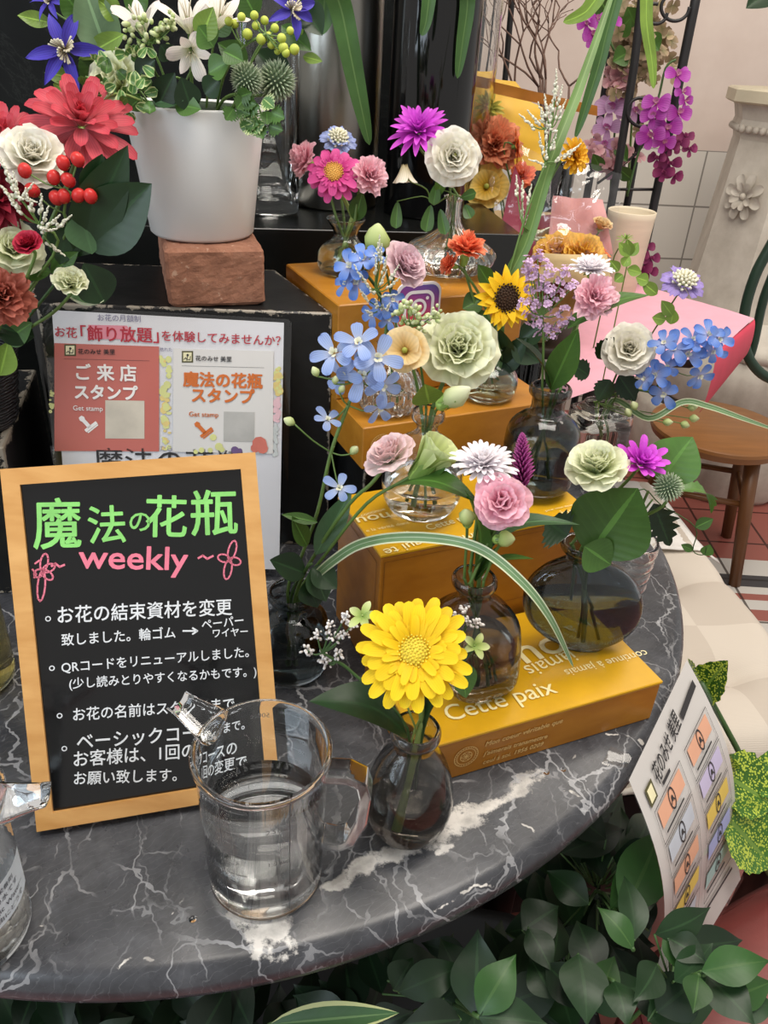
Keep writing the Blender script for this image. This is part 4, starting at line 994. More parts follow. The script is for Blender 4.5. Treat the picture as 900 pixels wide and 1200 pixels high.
def delphinium(name, label, pts, flo, mp, group=None, buds=(), budm=None, sm=None, wide=.42, spur=True):
    """stem with five-petalled florets: flo = [(point, facing, radius)]"""
    t = thing(name, label, 'flower', pts[0], group); mb = MB(); mb.tube(pts, [.0016]*(len(pts)-1)+[.0009], 6, True, 4)
    for P, ax, r in flo:
        b = min((V(p) for p in pts[2:]), key=lambda p: (p-P).length); mb.tube([b, b.lerp(P, .6)-V((0, 0, .004)), P-V(ax)*r*.3], .0007, 5, True, 3)
    for P, ax, r in buds:
        b = min((V(p) for p in pts[2:]), key=lambda p: (p-P).length+max(0, p.z-P.z)*4); mb.tube([b, b.lerp(P, .5)+V((0, 0, -.002)), P], .0007, 5, True, 3)
    mb.build('stem', sm or STEM, t)
    for P, ax, r in flo:
        mb = MB(); petals(mb, P, ax, 5, r, r*wide, 24, -6, r*.06, 0, 'round', .18, .1, 3, jit=.14)
        if spur: mb.tube([P, P-V(ax)*r*.5, P-V(ax)*r*.9-V((0, 0, r*.2))], [r*.14, r*.1, r*.03], 5, True, 2)
        o = mb.build('floret', mp, t); mb = MB(); petals(mb, P, ax, 4, r*.28, r*.14, 60, 30, r*.03, 0, 'round', .3, nu=3, nv=2); mb.build('floret_eye', EYE, o)
    for P, ax, r in buds: bud(t, V(P), ax, r, budm or BUDM, 2.6, 'bud', False)
    return t
EYE = petal_mat('pale_eye', '#d9dcb0', '#eceacb', '#f3f2e4'); BUDM = petal_mat('green_white_bud', '#9db36a', '#c3cf93', '#dfe2bd')
def blade(name, label, pts, w, m, cat='leaf', group=None, up=V((0, 0, 1)), flat=None, nv=4, parent=None):
    """long strap leaf along a smooth path"""
    P = [V(p) for p in pts]; Q = []
    for i in range(len(P)-1):
        a, b, c, d = P[max(i-1, 0)], P[i], P[i+1], P[min(i+2, len(P)-1)]
        for k in range(8):
            t = k/8; Q.append(.5*((2*b)+(c-a)*t+(2*a-5*b+4*c-d)*t*t+(3*b-a-3*c+d)*t**3))
    Q.append(P[-1]); n = len(Q)-1; mb = MB()
    def fn(t, q):
        i = min(int(round(t*n)), n); d = (Q[min(i+1, n)]-Q[max(i-1, 0)]).normalized(); s = d.cross(V(flat) if flat else tocam(Q[i])).normalized(); nr = s.cross(d)
        ww = w*(min(1, .35+t*3)*max(0, 1-t**4)**.6+.02); return Q[i]+s*(ww*(q*2-1))+nr*(abs(q*2-1)*ww*.25), (t, q, .5)
    mb.grid(n, nv, fn)
    if parent: return mb.build(name, m, parent)
    o = mb.build(name, m, None, True, P[0]); tag(o, label, cat, group); return o
#@@PART5
# ------------------------------------------------------------------ flowers in the bud vases
YG = petal_mat('gerbera_yellow', '#dca214', '#ecc415', '#f0d022', .25, .06, streak=.08); YD = petal_mat('gerbera_yellow_disc', '#b08f17', '#d4b425', '#e8d24a', .1, .15)
MG = petal_mat('mum_magenta', '#b33bb0', '#cf45cf', '#dc62dc', .3, .08); LW = petal_mat('lisianthus_white', '#c9d390', '#ece9d2', '#f3f0e6', .3, .05, streak=.06)
LG = petal_mat('lisianthus_green', '#a9bd66', '#d5dcaa', '#e9eacf', .3, .06, streak=.08); PKC = petal_mat('carnation_pink', '#d77f98', '#e8a3b7', '#f2c3d0', .3, .08, streak=.1)
PKL = petal_mat('carnation_light_pink', '#dd8da0', '#e9acbb', '#f0c3cd', .3, .08); HOT = petal_mat('gerbera_hot_pink', '#a01e63', '#c73582', '#d95a9c', .2, .08, streak=.25)
ORD = petal_mat('gerbera_orange_disc', '#a9672a', '#cf9140', '#e0b15c', .1, .2); DPB = petal_mat('delphinium_blue', '#b3b6da', '#86a2de', '#5580d4', .3, .1, streak=.2)
DPL = petal_mat('delphinium_pale_blue', '#c5cbe0', '#a3b7e2', '#8fa6dc', .35, .1, streak=.2); SCB = petal_mat('scabiosa_blue', '#b8b8d2', '#a9b4da', '#93a2d6', .3, .1)
SCV = petal_mat('scabiosa_violet', '#c9bdd6', '#a897cf', '#9a86c8', .3, .1); CRM = petal_mat('cream_dome', '#c9c79c', '#e4e0c4', '#efecd9', .2, .08)
SUNY = petal_mat('sunflower_yellow', '#e0a010', '#efbf18', '#f3ca2a', .25, .06, streak=.2); SUND = petal_mat('sunflower_disc', '#1a110b', '#2e1d12', '#3d2817', 0, .2)
ORC = petal_mat('carnation_orange', '#d9542e', '#ea7650', '#f08e68', .3, .08); PEACH = petal_mat('ranunculus_peach', '#d9a84a', '#ecd08e', '#f2dcae', .35, .05, streak=.08)
PLS = petal_mat('lisianthus_pale_pink', '#ccb8b0', '#e2c4cb', '#e9ced6', .3, .06, streak=.08); WPK = petal_mat('lisianthus_blush', '#cfd3a6', '#efe6de', '#eccfd0', .3, .05, streak=.06)
WHM = petal_mat('mum_white', '#d8cfd6', '#ece6ea', '#f3eef0', .25, .06); LIM = petal_mat('limonium_white', '#b9b1a6', '#dcd6d2', '#ece8e6', .2, .12); LIL = petal_mat('limonium_lilac', '#b48fb8', '#cda9cc', '#dfc3dd', .25, .12)
CEL = petal_mat('celosia_plum', '#6a1f4c', '#98337a', '#b85d9a', .2, .15); ECH = petal_mat('thistle_green', '#5a6e50', '#93a583', '#ccd2b8', .1, .12); ECC = mat('thistle_core', '#3f5235', .7, .2, 90)
AST = petal_mat('astilbe_cream', '#bcbd9c', '#dedcc6', '#eceadb', .2, .1); GRB = petal_mat('bud_green', '#7f9c48', '#b5c676', '#d4dcA4', .25, .08); OLV = petal_mat('olive_centre', '#7d8a2e', '#a5ae48', '#c0c566', .1, .12)
CLB = petal_mat('clematis_bell_cream', '#cfc38f', '#e6dfc4', '#efeadb', .3, .06); ORP = petal_mat('pompon_orange_yellow', '#d08a14', '#e3a51f', '#eab735', .25, .1)
VARG = leaf_mat('striped_blade', '#6f8f62', '#a9bd9a', .15, .4, 0, '#cfd6b4'); EUC = leaf_mat('grey_green_leaf', '#6f8a66', None, .15, .5, .1)
F = flower
# -- smoky egg vase
t = F('gerbera', 'gerbera', 'large yellow gerbera in the smoky egg-shaped vase', 'egg', 485, 764, .395, 68, (-.05, .25, 1), (YG, YD), sr=.0028, sm=STEML, n=(21, 19, 44), wide=.125, e=(10, -12), disc_r=.30)
b = VASE['egg'][0]+V((0, 0, .102))
add_leaf(t, b+V((-.006, -.004, 0)), pl(362, 822, .40), .021, LEAFD, droop=.16, fold=.2, label='broad dark leaf reaching left'); add_leaf(t, b+V((.006, 0, 0)), pl(556, 762, .42), .013, LEAFD, droop=.1); add_leaf(t, pl(540, 775, .43), pl(546, 818, .42), .010, LEAFM)
hs = [pl(x, y, .43) for x, y in ((360, 762), (372, 745), (378, 770), (390, 748), (396, 766), (386, 735), (405, 722), (412, 733), (402, 745), (384, 776))]
spray('limonium', 'white limonium sprig left of the yellow gerbera', [b+V((-.004, .004, -.07)), b+V((-.006, .004, 0)), pl(415, 790, .43), pl(395, 775, .43), pl(378, 765, .43)], hs, LIM, None, size=.0022, fl=13, seed=2, blob=0, sm=STEMD)
spray('limonium', 'small white limonium sprig right of the yellow gerbera, before the smoky bottle', [b+V((.004, .004, -.07)), b+V((.006, .004, 0)), pl(520, 790, .44), pl(540, 750, .44), pl(548, 728, .44)], [pl(x, y, .44) for x, y in ((538, 722), (548, 728), (556, 732), (545, 716), (560, 730))], LIM, None, size=.0022, fl=12, seed=3, blob=0, sm=STEMD)
def greenflo(label, px, py, y, f, r=.011):
    P = pl(px, py, y); ax = facing(P, f); t = start('green_blossom', label, 'flower', [b+V((0, .005, -.05)), b+V((0, .005, 0)), P-ax*.012, P], None, .0009, STEML); mb = MB(); petals(mb, P, ax, 5, r, r*.34, 30, 0, r*.05, 0, 'point', .3, .05); mb.build('petals', GRB, t); return t
greenflo('small green star blossom at the upper left of the yellow gerbera', 425, 722, .42, (-.3, .5, 1)); greenflo('small green star blossom at the right of the yellow gerbera', 556, 757, .43, (.6, .2, 1))
# -- smoky square bottle
t = F('carnation', 'carnation', 'pink carnation in the smoky square bottle', 'v2', 588, 588, .50, 33, (.1, .25, 1), (PKC,), sr=.0020, jg=.03, wd=.56, rf=.10)
b = VASE['v2'][0]+V((-.014, 0, .112))
add_leaf(t, b, pl(545, 575, .52), .012, LEAFM, droop=.1); add_leaf(t, b, pl(680, 615, .53), .013, LEAFB, droop=.3); add_leaf(t, b, pl(626, 655, .51), .007, LEAFM, droop=.15); add_leaf(t, b, pl(606, 632, .51), .009, LEAFM, droop=.1)
def sidebud(label, key, px, py, y, f, rp, m=None, L=2.2, name='carnation_bud', sm=None):
    P = pl(px, py, y); ax = facing(P, f); t = start(name, label, 'flower bud', vstem(key, P, None), None, .0013, sm or STEM); bud(t, P-ax*px2m(rp, P), ax, px2m(rp, P), m or GRB, L); return t
sidebud('green carnation bud left of the pink carnation', 'v2', 547, 606, .51, (-.2, 1, .2), 10); sidebud('green carnation bud lying right below the pink carnation', 'v2', 592, 632, .50, (1, .1, .4), 10)
F('mum', 'chrysanthemum', 'white chrysanthemum seen from the side behind the pink carnation', 'v2', 565, 548, .53, 36, (-.05, 1, .15), (WHM,), rows=6, n=24, wide=.10, e=(2, 75), shape='strap')
def celosia(label, key, pa, pb, y, m, name='celosia', w=.011):
    A, B = pl(*pa, y), pl(*pb, y+.01); t = start(name, label, 'flower', vstem(key, A, None), None, .0014); mb = MB(); d = B-A
    for i in range(150):
        q = i/150; c = A+d*q; rr = w*(1-q)**.6*(.35+.65*min(1, q*6)); a = i*2.4; ax, X, Y = frame(d); o = (X*math.cos(a)+Y*math.sin(a)); mb.tube([c, c+(o+ax*.5)*rr*.6, c+(o+ax*.7)*rr], [.0011, .0009, .0002], 4, True, 1)
    mb.build('flower_spike', m, t)
celosia('plum purple celosia spike beside the white chrysanthemum', 'v2', (612, 572), (612, 507), .53, CEL)
P0 = VASE['v11'][0]+V((.006, 0, .085))
# -- round flask
t = F('rose', 'lisianthus', 'pale green-white lisianthus seen from the side above the round flask', 'flask', 700, 543, .57, 34, (-.15, .9, .35), (LG,), sr=.0024, sm=STEML, depth=.8)
b = VASE['flask'][0]+V((-.022, 0, .112))
t2 = F('mum', 'chrysanthemum', 'magenta chrysanthemum beside the lisianthus above the round flask', 'flask', 749, 545, .58, 27, (.3, .75, .5), (MG,), rows=5, n=11, wide=.24, e=(22, 80), len0=1.2, shape='round', cup=.3)
lf = start('leaf_sprig', 'sprig of large round leaves in the round flask', 'foliage', [b+V((0, 0, -.06)), b, pl(735, 620, .575), pl(760, 575, .58)], None, .0014)
add_leaf(lf, pl(690, 650, .56), pl(748, 572, .555), .034, LEAFM, droop=-.06, fold=.12, shape='lance', up=tocam(b)); add_leaf(lf, pl(772, 565, .585), pl(812, 512, .60), .022, LEAFM, droop=.05, fold=.12, up=tocam(b)+V((0, 0, .3)))
add_leaf(lf, pl(685, 640, .555), pl(716, 662, .55), .016, LEAFM, up=tocam(b))
F('thistle', 'globe_thistle', 'green spiky globe thistle above the round flask', 'flask', 783, 571, .57, 19, (0, 1, 0), (ECH, ECC))
vt = start('toothed_leaf_sprig', 'sprig with toothed leaves hanging right of the round flask', 'foliage', [b+V((0, 0, -.05)), b, pl(730, 625, .58), pl(765, 585, .585)], None, .001)
add_leaf(vt, pl(766, 590, .585), pl(785, 640, .58), .013, LEAFD, jagged=.7, up=tocam(b)); add_leaf(vt, pl(795, 575, .60), pl(833, 602, .61), .012, LEAFM, jagged=.5, droop=.25, up=V((0, 0, 1)))
add_leaf(vt, pl(665, 628, .56), pl(640, 610, .57), .018, LEAFD, jagged=.4, up=tocam(b)); 
vi = start('vine_tendril', 'thin tendril with tiny leaves dangling right of the flask', 'foliage', [b+V((0, 0, -.03)), b, pl(745, 575, .60), pl(775, 592, .62), pl(815, 618, .64), pl(812, 645, .64), pl(825, 650, .64), pl(828, 640, .64)], None, .0006, STEMD)
add_leaf(vi, pl(826, 651, .64), pl(832, 638, .64), .006, LEAFM, up=tocam(b)); add_leaf(vi, pl(812, 645, .64), pl(798, 638, .64), .004, LEAFM, up=tocam(b)); add_leaf(vi, pl(815, 618, .64), pl(836, 608, .64), .006, LEAFM, up=tocam(b))
# -- dark bottle between board and boxes
P0 = VASE['v11'][0]+V((0, 0, .09))
def base11(dx=0, dy=0): return [VASE['v11'][0]+V((-dx*.6, -dy, .012)), P0+V((dx, dy, 0))]
fl_ = []
for x, y, r, f in ((392, 414, 28, (-.5, .5, 1)), (420, 402, 27, (-.1, .7, .9)), (442, 420, 30, (.3, .3, 1)), (424, 440, 30, (0, .1, 1)), (402, 440, 24, (-.4, -.1, 1)), (448, 452, 24, (.4, -.4, 1)), (444, 478, 20, (.4, -.6, .8))):
    P = pl(x, y, .60); fl_.append((P, facing(P, f), px2m(r, P)))
P = pl(384, 492, .59); fl_.append((P, facing(P, (.2, .8, .5)), px2m(18, P))); P = pl(398, 572, .58); fl_.append((P, facing(P, (-.1, .3, 1)), px2m(19, P)))
bd = []
for x, y, rp, f in ((372, 441, 5, (-.5, 1, 0)), (392, 450, 4, (.1, 1, 0)), (398, 460, 4, (.4, .8, 0)), (345, 497, 5.5, (-1, .5, 0)), (411, 532, 5, (.6, .8, 0))):
    P = pl(x, y, .59); bd.append((P, facing(P, f), px2m(rp, P)))
delphinium('delphinium', 'pale blue delphinium standing tall between chalkboard and wooden boxes', base11(-.004)+[pl(352, 655, .595), pl(372, 600, .595), pl(388, 530, .595), pl(408, 475, .60), pl(420, 445, .60)], fl_, DPL, None, bd, wide=.36, spur=False)
ths = [pl(*q, .59) for q in ((358, 640), (377, 560), (372, 500), (376, 470))]
t = F('rose', 'lisianthus', 'blush white lisianthus bloom seen from the side, left of the clear round bottle', 'v11', 455, 530, .565, 30, (-.5, .8, .2), (WPK,), sr=.0018, depth=.9, pts=base11(.004)+[pl(375, 640, .59), pl(410, 590, .575), pl(435, 567, .565), pl(452, 545, .565)], open_=.75)
add_leaf(t, pl(370, 650, .585), pl(412, 575, .60), .011, LEAFB, up=tocam(P0))
gb = start('lisianthus_bud', 'green-white lisianthus bud with a long leaf in front of the clear round bottle', 'flower bud', base11(.006, -.004)+[pl(385, 645, .585), pl(430, 590, .57), pl(470, 565, .56), pl(487, 555, .56)], None, .0016)
P = pl(484, 562, .56); ax = (pl(532, 505, .56)-P).normalized(); mb = MB(); petals(mb, P+ax*.006, ax, 6, .038, .017, 80, 62, .004, 0, 'fan', .5, .1, 3, jit=.1); mb.build('petals', GRB, gb); mb = MB(); petals(mb, P, ax, 5, .026, .008, 75, 88, .006, 0, 'point', .4); mb.ball(P+ax*.008, .0075, 8, 6, 1.5, ax); mb.build('sepals', SEPAL, gb)
add_leaf(gb, pl(455, 573, .56), pl(562, 590, .52), .016, LEAFM, droop=.16, fold=.2, label='long leaf lying across toward the pink carnation'); add_leaf(gb, pl(500, 548, .56), pl(522, 550, .55), .011, LEAFM, up=tocam(P0))
lb_ = start('rose_leaf_sprig', 'dark leaves at the mouth of the bottle beside the chalkboard', 'foliage', base11(0, -.006)+[pl(358, 668, .58), pl(366, 660, .58)], None, .0016, STEMD)
for q0, q1, w_, m_ in (((358, 672), (316, 656), .013, LEAFD), ((366, 665), (382, 705), .012, LEAFB), ((360, 680), (372, 712), .013, LEAFD), ((366, 665), (395, 690), .012, LEAFD), ((360, 640), (342, 605), .008, LEAFM), ((372, 612), (330, 603), .005, LEAFM)):
    add_leaf(lb_, pl(*q0, .58), pl(*q1, .57), w_, m_, up=tocam(P0)+V((0, 0, .5)))
blade('grass_blade', 'variegated grass blade arching from the dark bottle over the yellow box', [P0-V((0, 0, .05)), pl(358, 690, .59), pl(400, 650, .56), pl(440, 633, .53), pl(500, 630, .51), pl(560, 642, .49), pl(610, 680, .47), pl(645, 725, .46), pl(672, 782, .46)], .0042, VARG)
# -- clear round bottle
t = F('rose', 'lisianthus', 'big ruffled pale green lisianthus behind the clear round bottle', 'v5', 538, 407, .66, 43, (.1, .45, 1), (LG,), sr=.0022, depth=.75, ruf=.14)
t = F('poppy', 'ranunculus', 'peach yellow ranunculus left of the big pale green bloom', 'v5', 474, 410, .63, 27, (-.25, .3, 1), (PEACH, OLV), sr=.0016)
b = VASE['v5'][0]+V((0, 0, .10)); add_leaf(t, b+V((0, 0, .01)), pl(498, 450, .63), .014, LEAFL, up=tocam(b))
sidebud('white-green lisianthus bud leaning right of the clear bottle neck', 'v5', 528, 468, .62, (.8, .6, .2), 13, LG, 3.2, 'lisianthus_bud')
spray('waxflower', 'cluster of tiny green-white buds above the peach ranunculus', vstem('v5', pl(482, 382, .65)), [pl(x, y, .65) for x, y in ((470, 370), (478, 362), (486, 366), (494, 374), (476, 380), (488, 384), (505, 372), (512, 366))], BUDM, None, size=.0040, fl=7, blob=0, seed=5, part='buds')
# -- ribbed bulb vase
fl_ = []
for x, y, r, f in ((410, 312, 20, (-.5, .4, 1)), (425, 303, 19, (0, .7, 1)), (418, 330, 19, (-.3, 0, 1)), (405, 332, 15, (-.7, .2, .8)), (440, 300, 15, (.2, .6, .8)), (448, 360, 16, (-.1, .1, 1)), (437, 368, 15, (-.4, 0, 1)), (455, 374, 13, (.3, -.2, 1)), (460, 352, 13, (.3, .3, 1))):
    P = pl(x, y, .76 if y > 345 else .755); fl_.append((P, facing(P, f), px2m(r, P)))
delphinium('delphinium', 'deep blue delphinium in front of the camera sign', vstem('v6', pl(426, 318, .765)), fl_, DPB, None, sm=STEMD)
t = F('rose', 'lisianthus', 'pale pink lisianthus left above the camera sign', 'v6', 477, 308, .775, 27, (.55, .5, .5), (PLS,), open_=.7)
sidebud('pale green bud at the top left of the pale pink lisianthus', 'v6', 441, 285, .78, (.05, 1, .2), 15, GRB, 2.6, 'lisianthus_bud')
hs = [pl(440+dx, 335+dy, .745) for dx, dy in ((-18, -12), (-10, -2), (0, -18), (6, -34), (10, -22), (8, -6), (-2, 8), (2, 22), (-6, 32), (12, 12), (18, 0), (20, -12), (14, 26), (-12, 14), (4, -44))]
spray('astilbe', 'creamy white astilbe plume over the blue delphinium', vstem('v6', pl(440, 340, .75)), hs, AST, None, size=.0034, fl=14, blob=2, seed=7)
# -- dome vase: sunflower, orange carnations
t = F('gerbera', 'sunflower', 'small sunflower with dark centre in front of the topmost box corner', 'v7', 593, 350, .82, 37, (.45, .15, 1), (SUNY, SUND), n=(17, 15), wide=.16, disc_r=.48, shape='lance', sr=.0022)
b = VASE['v7'][0]+V((0, 0, .055)); P_ = pl(575, 355, .835)
for q0, q1, w_, m_ in (((580, 440), (618, 395), .014, LEAFD), ((585, 430), (585, 385), .016, LEAFD), ((565, 350), (542, 362), .012, LEAFM), ((570, 365), (548, 390), .013, LEAFM), ((600, 400), (632, 425), .016, LEAFD), ((575, 335), (560, 310), .009, LEAFM), ((610, 400), (640, 378), .013, LEAFD)): add_leaf(t, pl(*q0, .84), pl(*q1, .835), w_, m_, up=tocam(b)+V((0, 0, .4)))
F('carnation', 'carnation', 'orange carnation opening to the side, upper of two beside the sunflower', 'v7', 548, 288, .84, 24, (.15, 1, .15), (ORC,)); F('carnation', 'carnation', 'smaller orange carnation, lower left of the two beside the sunflower', 'v7', 525, 309, .835, 13, (-.9, .3, .3), (ORC,))
# -- back vases
t = F('gerbera', 'gerbera', 'hot pink gerbera on the top box behind', 'v8', 391, 202, .91, 33, (-.05, .5, 1), (HOT, ORD), n=(15, 12, 20), wide=.16, e=(2, -28), disc_r=.36, sr=.0026, sm=STEML)
F('carnation', 'carnation', 'light pink carnation left of the hot pink gerbera', 'v8', 354, 186, .93, 21, (-.8, .35, .4), (PKL,)); F('carnation', 'carnation', 'light pink carnation right of the hot pink gerbera', 'v8', 434, 204, .915, 23, (.5, .4, .7), (PKL,)); F('scabiosa', 'scabiosa', 'pale blue scabiosa behind the hot pink gerbera', 'v8', 396, 165, .94, 22, (.1, .7, .6), (SCB, CRM))
add_leaf(t, VASE['v8'][0]+V((.01, 0, .058)), pl(425, 225, .92), .010, LEAFM, up=tocam(b))
t = F('mum', 'chrysanthemum', 'magenta chrysanthemum before the black cylinder vase', 'v9', 491, 156, .955, 36, (-.1, .75, .6), (MG,), rows=5, n=15, wide=.15, e=(0, 75))
F('rose', 'lisianthus', 'creamy white lisianthus facing forward beside the magenta chrysanthemum', 'v9', 531, 184, .935, 30, (.15, .15, 1), (LW, OLV), depth=.6)
ct = start('clematis_vine', 'clematis vine with a cream bell and round leaves on the ribbed onion vase', 'foliage', [VASE['v9'][0]+V((0, 0, .03)), VASE['v9'][0]+V((0, 0, .086)), pl(508, 240, .95), pl(500, 222, .945), pl(480, 212, .94), pl(474, 204, .94)], None, .0009)
for q0, q1, w_ in (((494, 230), (465, 236), 0), ((515, 222), (542, 232), 0)): mb = MB(); mb.tube([pl(505, 235, .95), pl(*q0, .945), pl(*q1, .94)], .0006, 5); mb.build('stem', STEM, ct)
P = pl(474, 192, .94); ax = V((.1, -.2, -1)).normalized(); mb = MB(); petals(mb, P, ax, 4, .023, .0095, 75, 40, .003, 0, 'round', .4, 0, jit=.05); mb.build('bell_flower', CLB, ct)
for q0, q1, w_ in (((466, 236), (464, 268), .009), ((505, 240), (499, 272), .010), ((512, 232), (520, 205), .009), ((516, 245), (522, 275), .009), ((540, 232), (558, 226), .008), ((545, 240), (552, 256), .009), ((512, 215), (508, 240), .009)): add_leaf(ct, pl(*q0, .945), pl(*q1, .935), w_, LEAFM, shape='round', up=tocam(b))
# -- tall stems rising behind the sunflower
hs = [pl(x, y, .87) for x, y in ((651, 100), (650, 112), (648, 124), (655, 118), (640, 128), (636, 136), (628, 142), (620, 145), (645, 140), (656, 134), (640, 160), (634, 172), (640, 180), (634, 192), (648, 170), (656, 186), (665, 182), (645, 150), (668, 180), (606, 222), (612, 228), (620, 232), (612, 252), (618, 260), (632, 272), (628, 280))]
spray('astilbe', 'tall creamy astilbe stem standing before the cellophane bouquet', vstem('v7', pl(640, 190, .87))+[pl(646, 150, .87), pl(651, 105, .87)], hs, AST, None, size=.0038, fl=14, blob=2, seed=9)
F('mum', 'coreopsis', 'orange-yellow pompon flower beside the tall astilbe', 'v7', 672, 183, .88, 20, (.55, .2, .7), (ORP,), rows=5, n=14, wide=.17, e=(-5, 75), shape='strap')
blade('iris_blade', 'broad flat iris leaf rising from behind the sunflower to the upper right', [VASE['v7'][0]+V((.01, 0, .03)), pl(590, 345, .85), pl(618, 280, .86), pl(645, 190, .88), pl(680, 100, .92), pl(722, -20, .97)], .0066, leaf_mat('blade_green', '#5f7f3f', '#7f9a5a', .2, .4, 0))
# -- dark grey bottle and square bottle
t = F('carnation', 'carnation', 'light pink carnation above the dark grey bottle', 'v4', 697, 347, .70, 28, (.35, .4, .8), (PKL,), sr=.0018)
b = VASE['v4'][0]+V((0, 0, .105))
add_leaf(t, pl(665, 385, .71), pl(762, 346, .72), .020, LEAFM, droop=.1, fold=.15, label='broad leaf right of the pink carnation'); add_leaf(t, b, pl(603, 395, .72), .013, LEAFD, droop=.1); add_leaf(t, b, pl(678, 385, .70), .014, LEAFM, up=tocam(b))
hs = [pl(630+dx, 345+dy, .715) for dx, dy in ((-12, -35), (-6, -25), (0, -42), (2, -15), (8, -30), (12, -5), (-10, -8), (-4, 8), (10, 12), (20, -18), (24, 0), (30, 20), (22, 32), (10, 36), (34, 36), (-8, 25), (0, 30), (40, -8), (32, -24), (18, 46), (6, 50), (-14, 12))]
spray('limonium', 'lilac limonium spray above the dark grey bottle', vstem('v4', pl(635, 370, .715)), hs, LIL, None, size=.0036, fl=9, seed=4, blob=5)
F('mum', 'chrysanthemum', 'pale lilac-white chrysanthemum behind the light pink carnation', 'v4', 692, 318, .76, 26, (0, 1, .15), (WHM,), rows=5, n=22, wide=.10, e=(5, 75), shape='strap')
t = F('rose', 'lisianthus', 'white lisianthus facing forward right of the light pink carnation', 'v10', 737, 409, 1.0, 29, (.1, .25, 1), (LW,), depth=.6)
b = VASE['v10'][0]+V((0, 0, .112))
for q0, q1, w_ in (((725, 440), (745, 470), .016), ((715, 445), (700, 470), .014), ((690, 440), (668, 425), .014), ((700, 420), (720, 395), .012)): add_leaf(t, pl(*q0, 1.01), pl(*q1, 1.0), w_, LEAFD, up=tocam(b)+V((0, 0, .3)), jagged=.25)
fl_ = []
for x, y, r, f in ((790, 408, 20, (-.2, .4, 1)), (778, 402, 16, (-.3, .6, .8)), (806, 415, 18, (.2, .1, 1)), (812, 398, 16, (.2, .6, .8)), (830, 392, 18, (.4, .5, .8)), (842, 398, 18, (.6, .2, .8)), (836, 412, 15, (.3, -.3, 1)), (768, 440, 18, (-.4, 0, 1)), (756, 444, 15, (-.8, .2, .6)), (778, 462, 18, (0, -.2, 1)), (820, 440, 17, (.4, -.4, .8)), (782, 430, 15, (0, 0, 1))):
    P = pl(x, y, .98); fl_.append((P, facing(P, f), px2m(r, P)))
bd = []
for x, y, f in ((806, 478, (1, .2, 0)), (808, 490, (1, 0, 0)), (798, 496, (1, -.3, 0)), (777, 495, (1, .1, 0)), (745, 480, (-.5, .8, 0)), (738, 488, (-.5, .8, 0))):
    P = pl(x, y, .97); bd.append((P, facing(P, f), px2m(4.5, P)))
delphinium('delphinium', 'bright blue delphinium spray in front of the pink paper', vstem('v10', pl(765, 460, 1.0))+[pl(785, 432, .99), pl(800, 412, .985)], fl_, DPB, None, bd)
t = F('scabiosa', 'scabiosa', 'violet scabiosa with cream centre above the blue delphinium', 'v10', 800, 333, 1.0, 27, (.2, .8, .5), (SCV, CRM), sr=.0012)
for q0, q1 in (((788, 370), (775, 352)), ((786, 380), (790, 362)), ((770, 345), (752, 330)), ((780, 375), (764, 372)), ((760, 330), (745, 325))): add_leaf(t, pl(*q0, 1.0), pl(*q1, 1.0), .008, LEAFL, up=tocam(b))
hg = start('hellebore_leaf_sprig', 'light green budded sprig right of the light pink carnation', 'foliage', vstem('v10', pl(735, 310, 1.02)), None, .001, STEML)
for q0, q1 in (((725, 318), (715, 305)), ((730, 322), (720, 330)), ((735, 315), (752, 320)), ((730, 312), (738, 300)), ((738, 300), (725, 284)), ((738, 300), (735, 280)), ((738, 300), (748, 284))): add_leaf(hg, pl(*q0, 1.02), pl(*q1, 1.02), .007, LEAFL, up=tocam(b))
blade('grass_blade', 'variegated pale grass blade lying out over the wooden stool', [VASE['v10'][0]+V((.01, 0, .05)), VASE['v10'][0]+V((.012, 0, .115)), pl(760, 490, .98), pl(800, 471, .97), pl(830, 476, .96), pl(870, 490, .95), pl(915, 506, .94)], .0042, VARG)
#@@PART6
# ------------------------------------------------------------------ arrangement in the white pot
CLV = petal_mat('clematis_violet', '#4a3f9a', '#4b40ac', '#5a50bd', .25, .12, streak=.3); ALS = petal_mat('alstroemeria_white', '#d9dcae', '#f0ece2', '#f1e4de', .3, .05)
BRY = petal_mat('berry_green', '#9aa83e', '#b4c04c', '#c3cc62', .1, .1); STAM = petal_mat('stamen_cream', '#5b4f44', '#b9ad92', '#d8d0b8', .1, .1); VL = leaf_mat('ivy_variegated', '#4f7a3a', '#a7bd76', .15, .4, .2, '#b4c285')
PB0 = PBn+V((0, 0, PH-.010)); GP = 'flowers arranged in the white pot'
def potpts(P, ax=None, dx=None):
    P = V(P); b = PB0+V((max(-.035, min(.035, (P.x-PB0.x)*.35)), max(-.03, min(.03, (P.y-PB0.y)*.5)), -.004)); e = P-(V(ax)*.014 if ax else V((0, 0, 0)))
    return [b, b.lerp(e, .35)+V((0, 0, .012)), b.lerp(e, .75)+V((0, 0, .008)), e, P-(V(ax)*.008 if ax else V())]
def PF(kind, name, label, px, py, y, rp, f, mats, pp=potpts, group=None, **k):
    P = aty(px, py, y); ax = facing(P, f); return flower(kind, name, label, None, px, py, y, rp, f, mats, group, pts=pp(P, ax), **k)
PF('clematis', 'clematis', 'violet clematis with twisted petals left of the white pot rim', 76, 58, .84, 44, (-.2, .1, 1), (CLV, STAM), sr=.001)
PF('clematis', 'clematis', 'violet clematis half cut by the top edge, upper left of the pot flowers', 58, 2, .86, 22, (-.3, .5, .6), (CLV, STAM), sr=.001)
PF('clematis', 'clematis', 'violet clematis at the right of the green berries', 342, 12, .85, 34, (.5, .3, .8), (CLV, STAM), sr=.001)
PF('clematis', 'clematis', 'violet clematis hanging low behind the right side of the white pot', 300, 158, .93, 22, (.8, -.4, .4), (CLV, STAM), sr=.001)
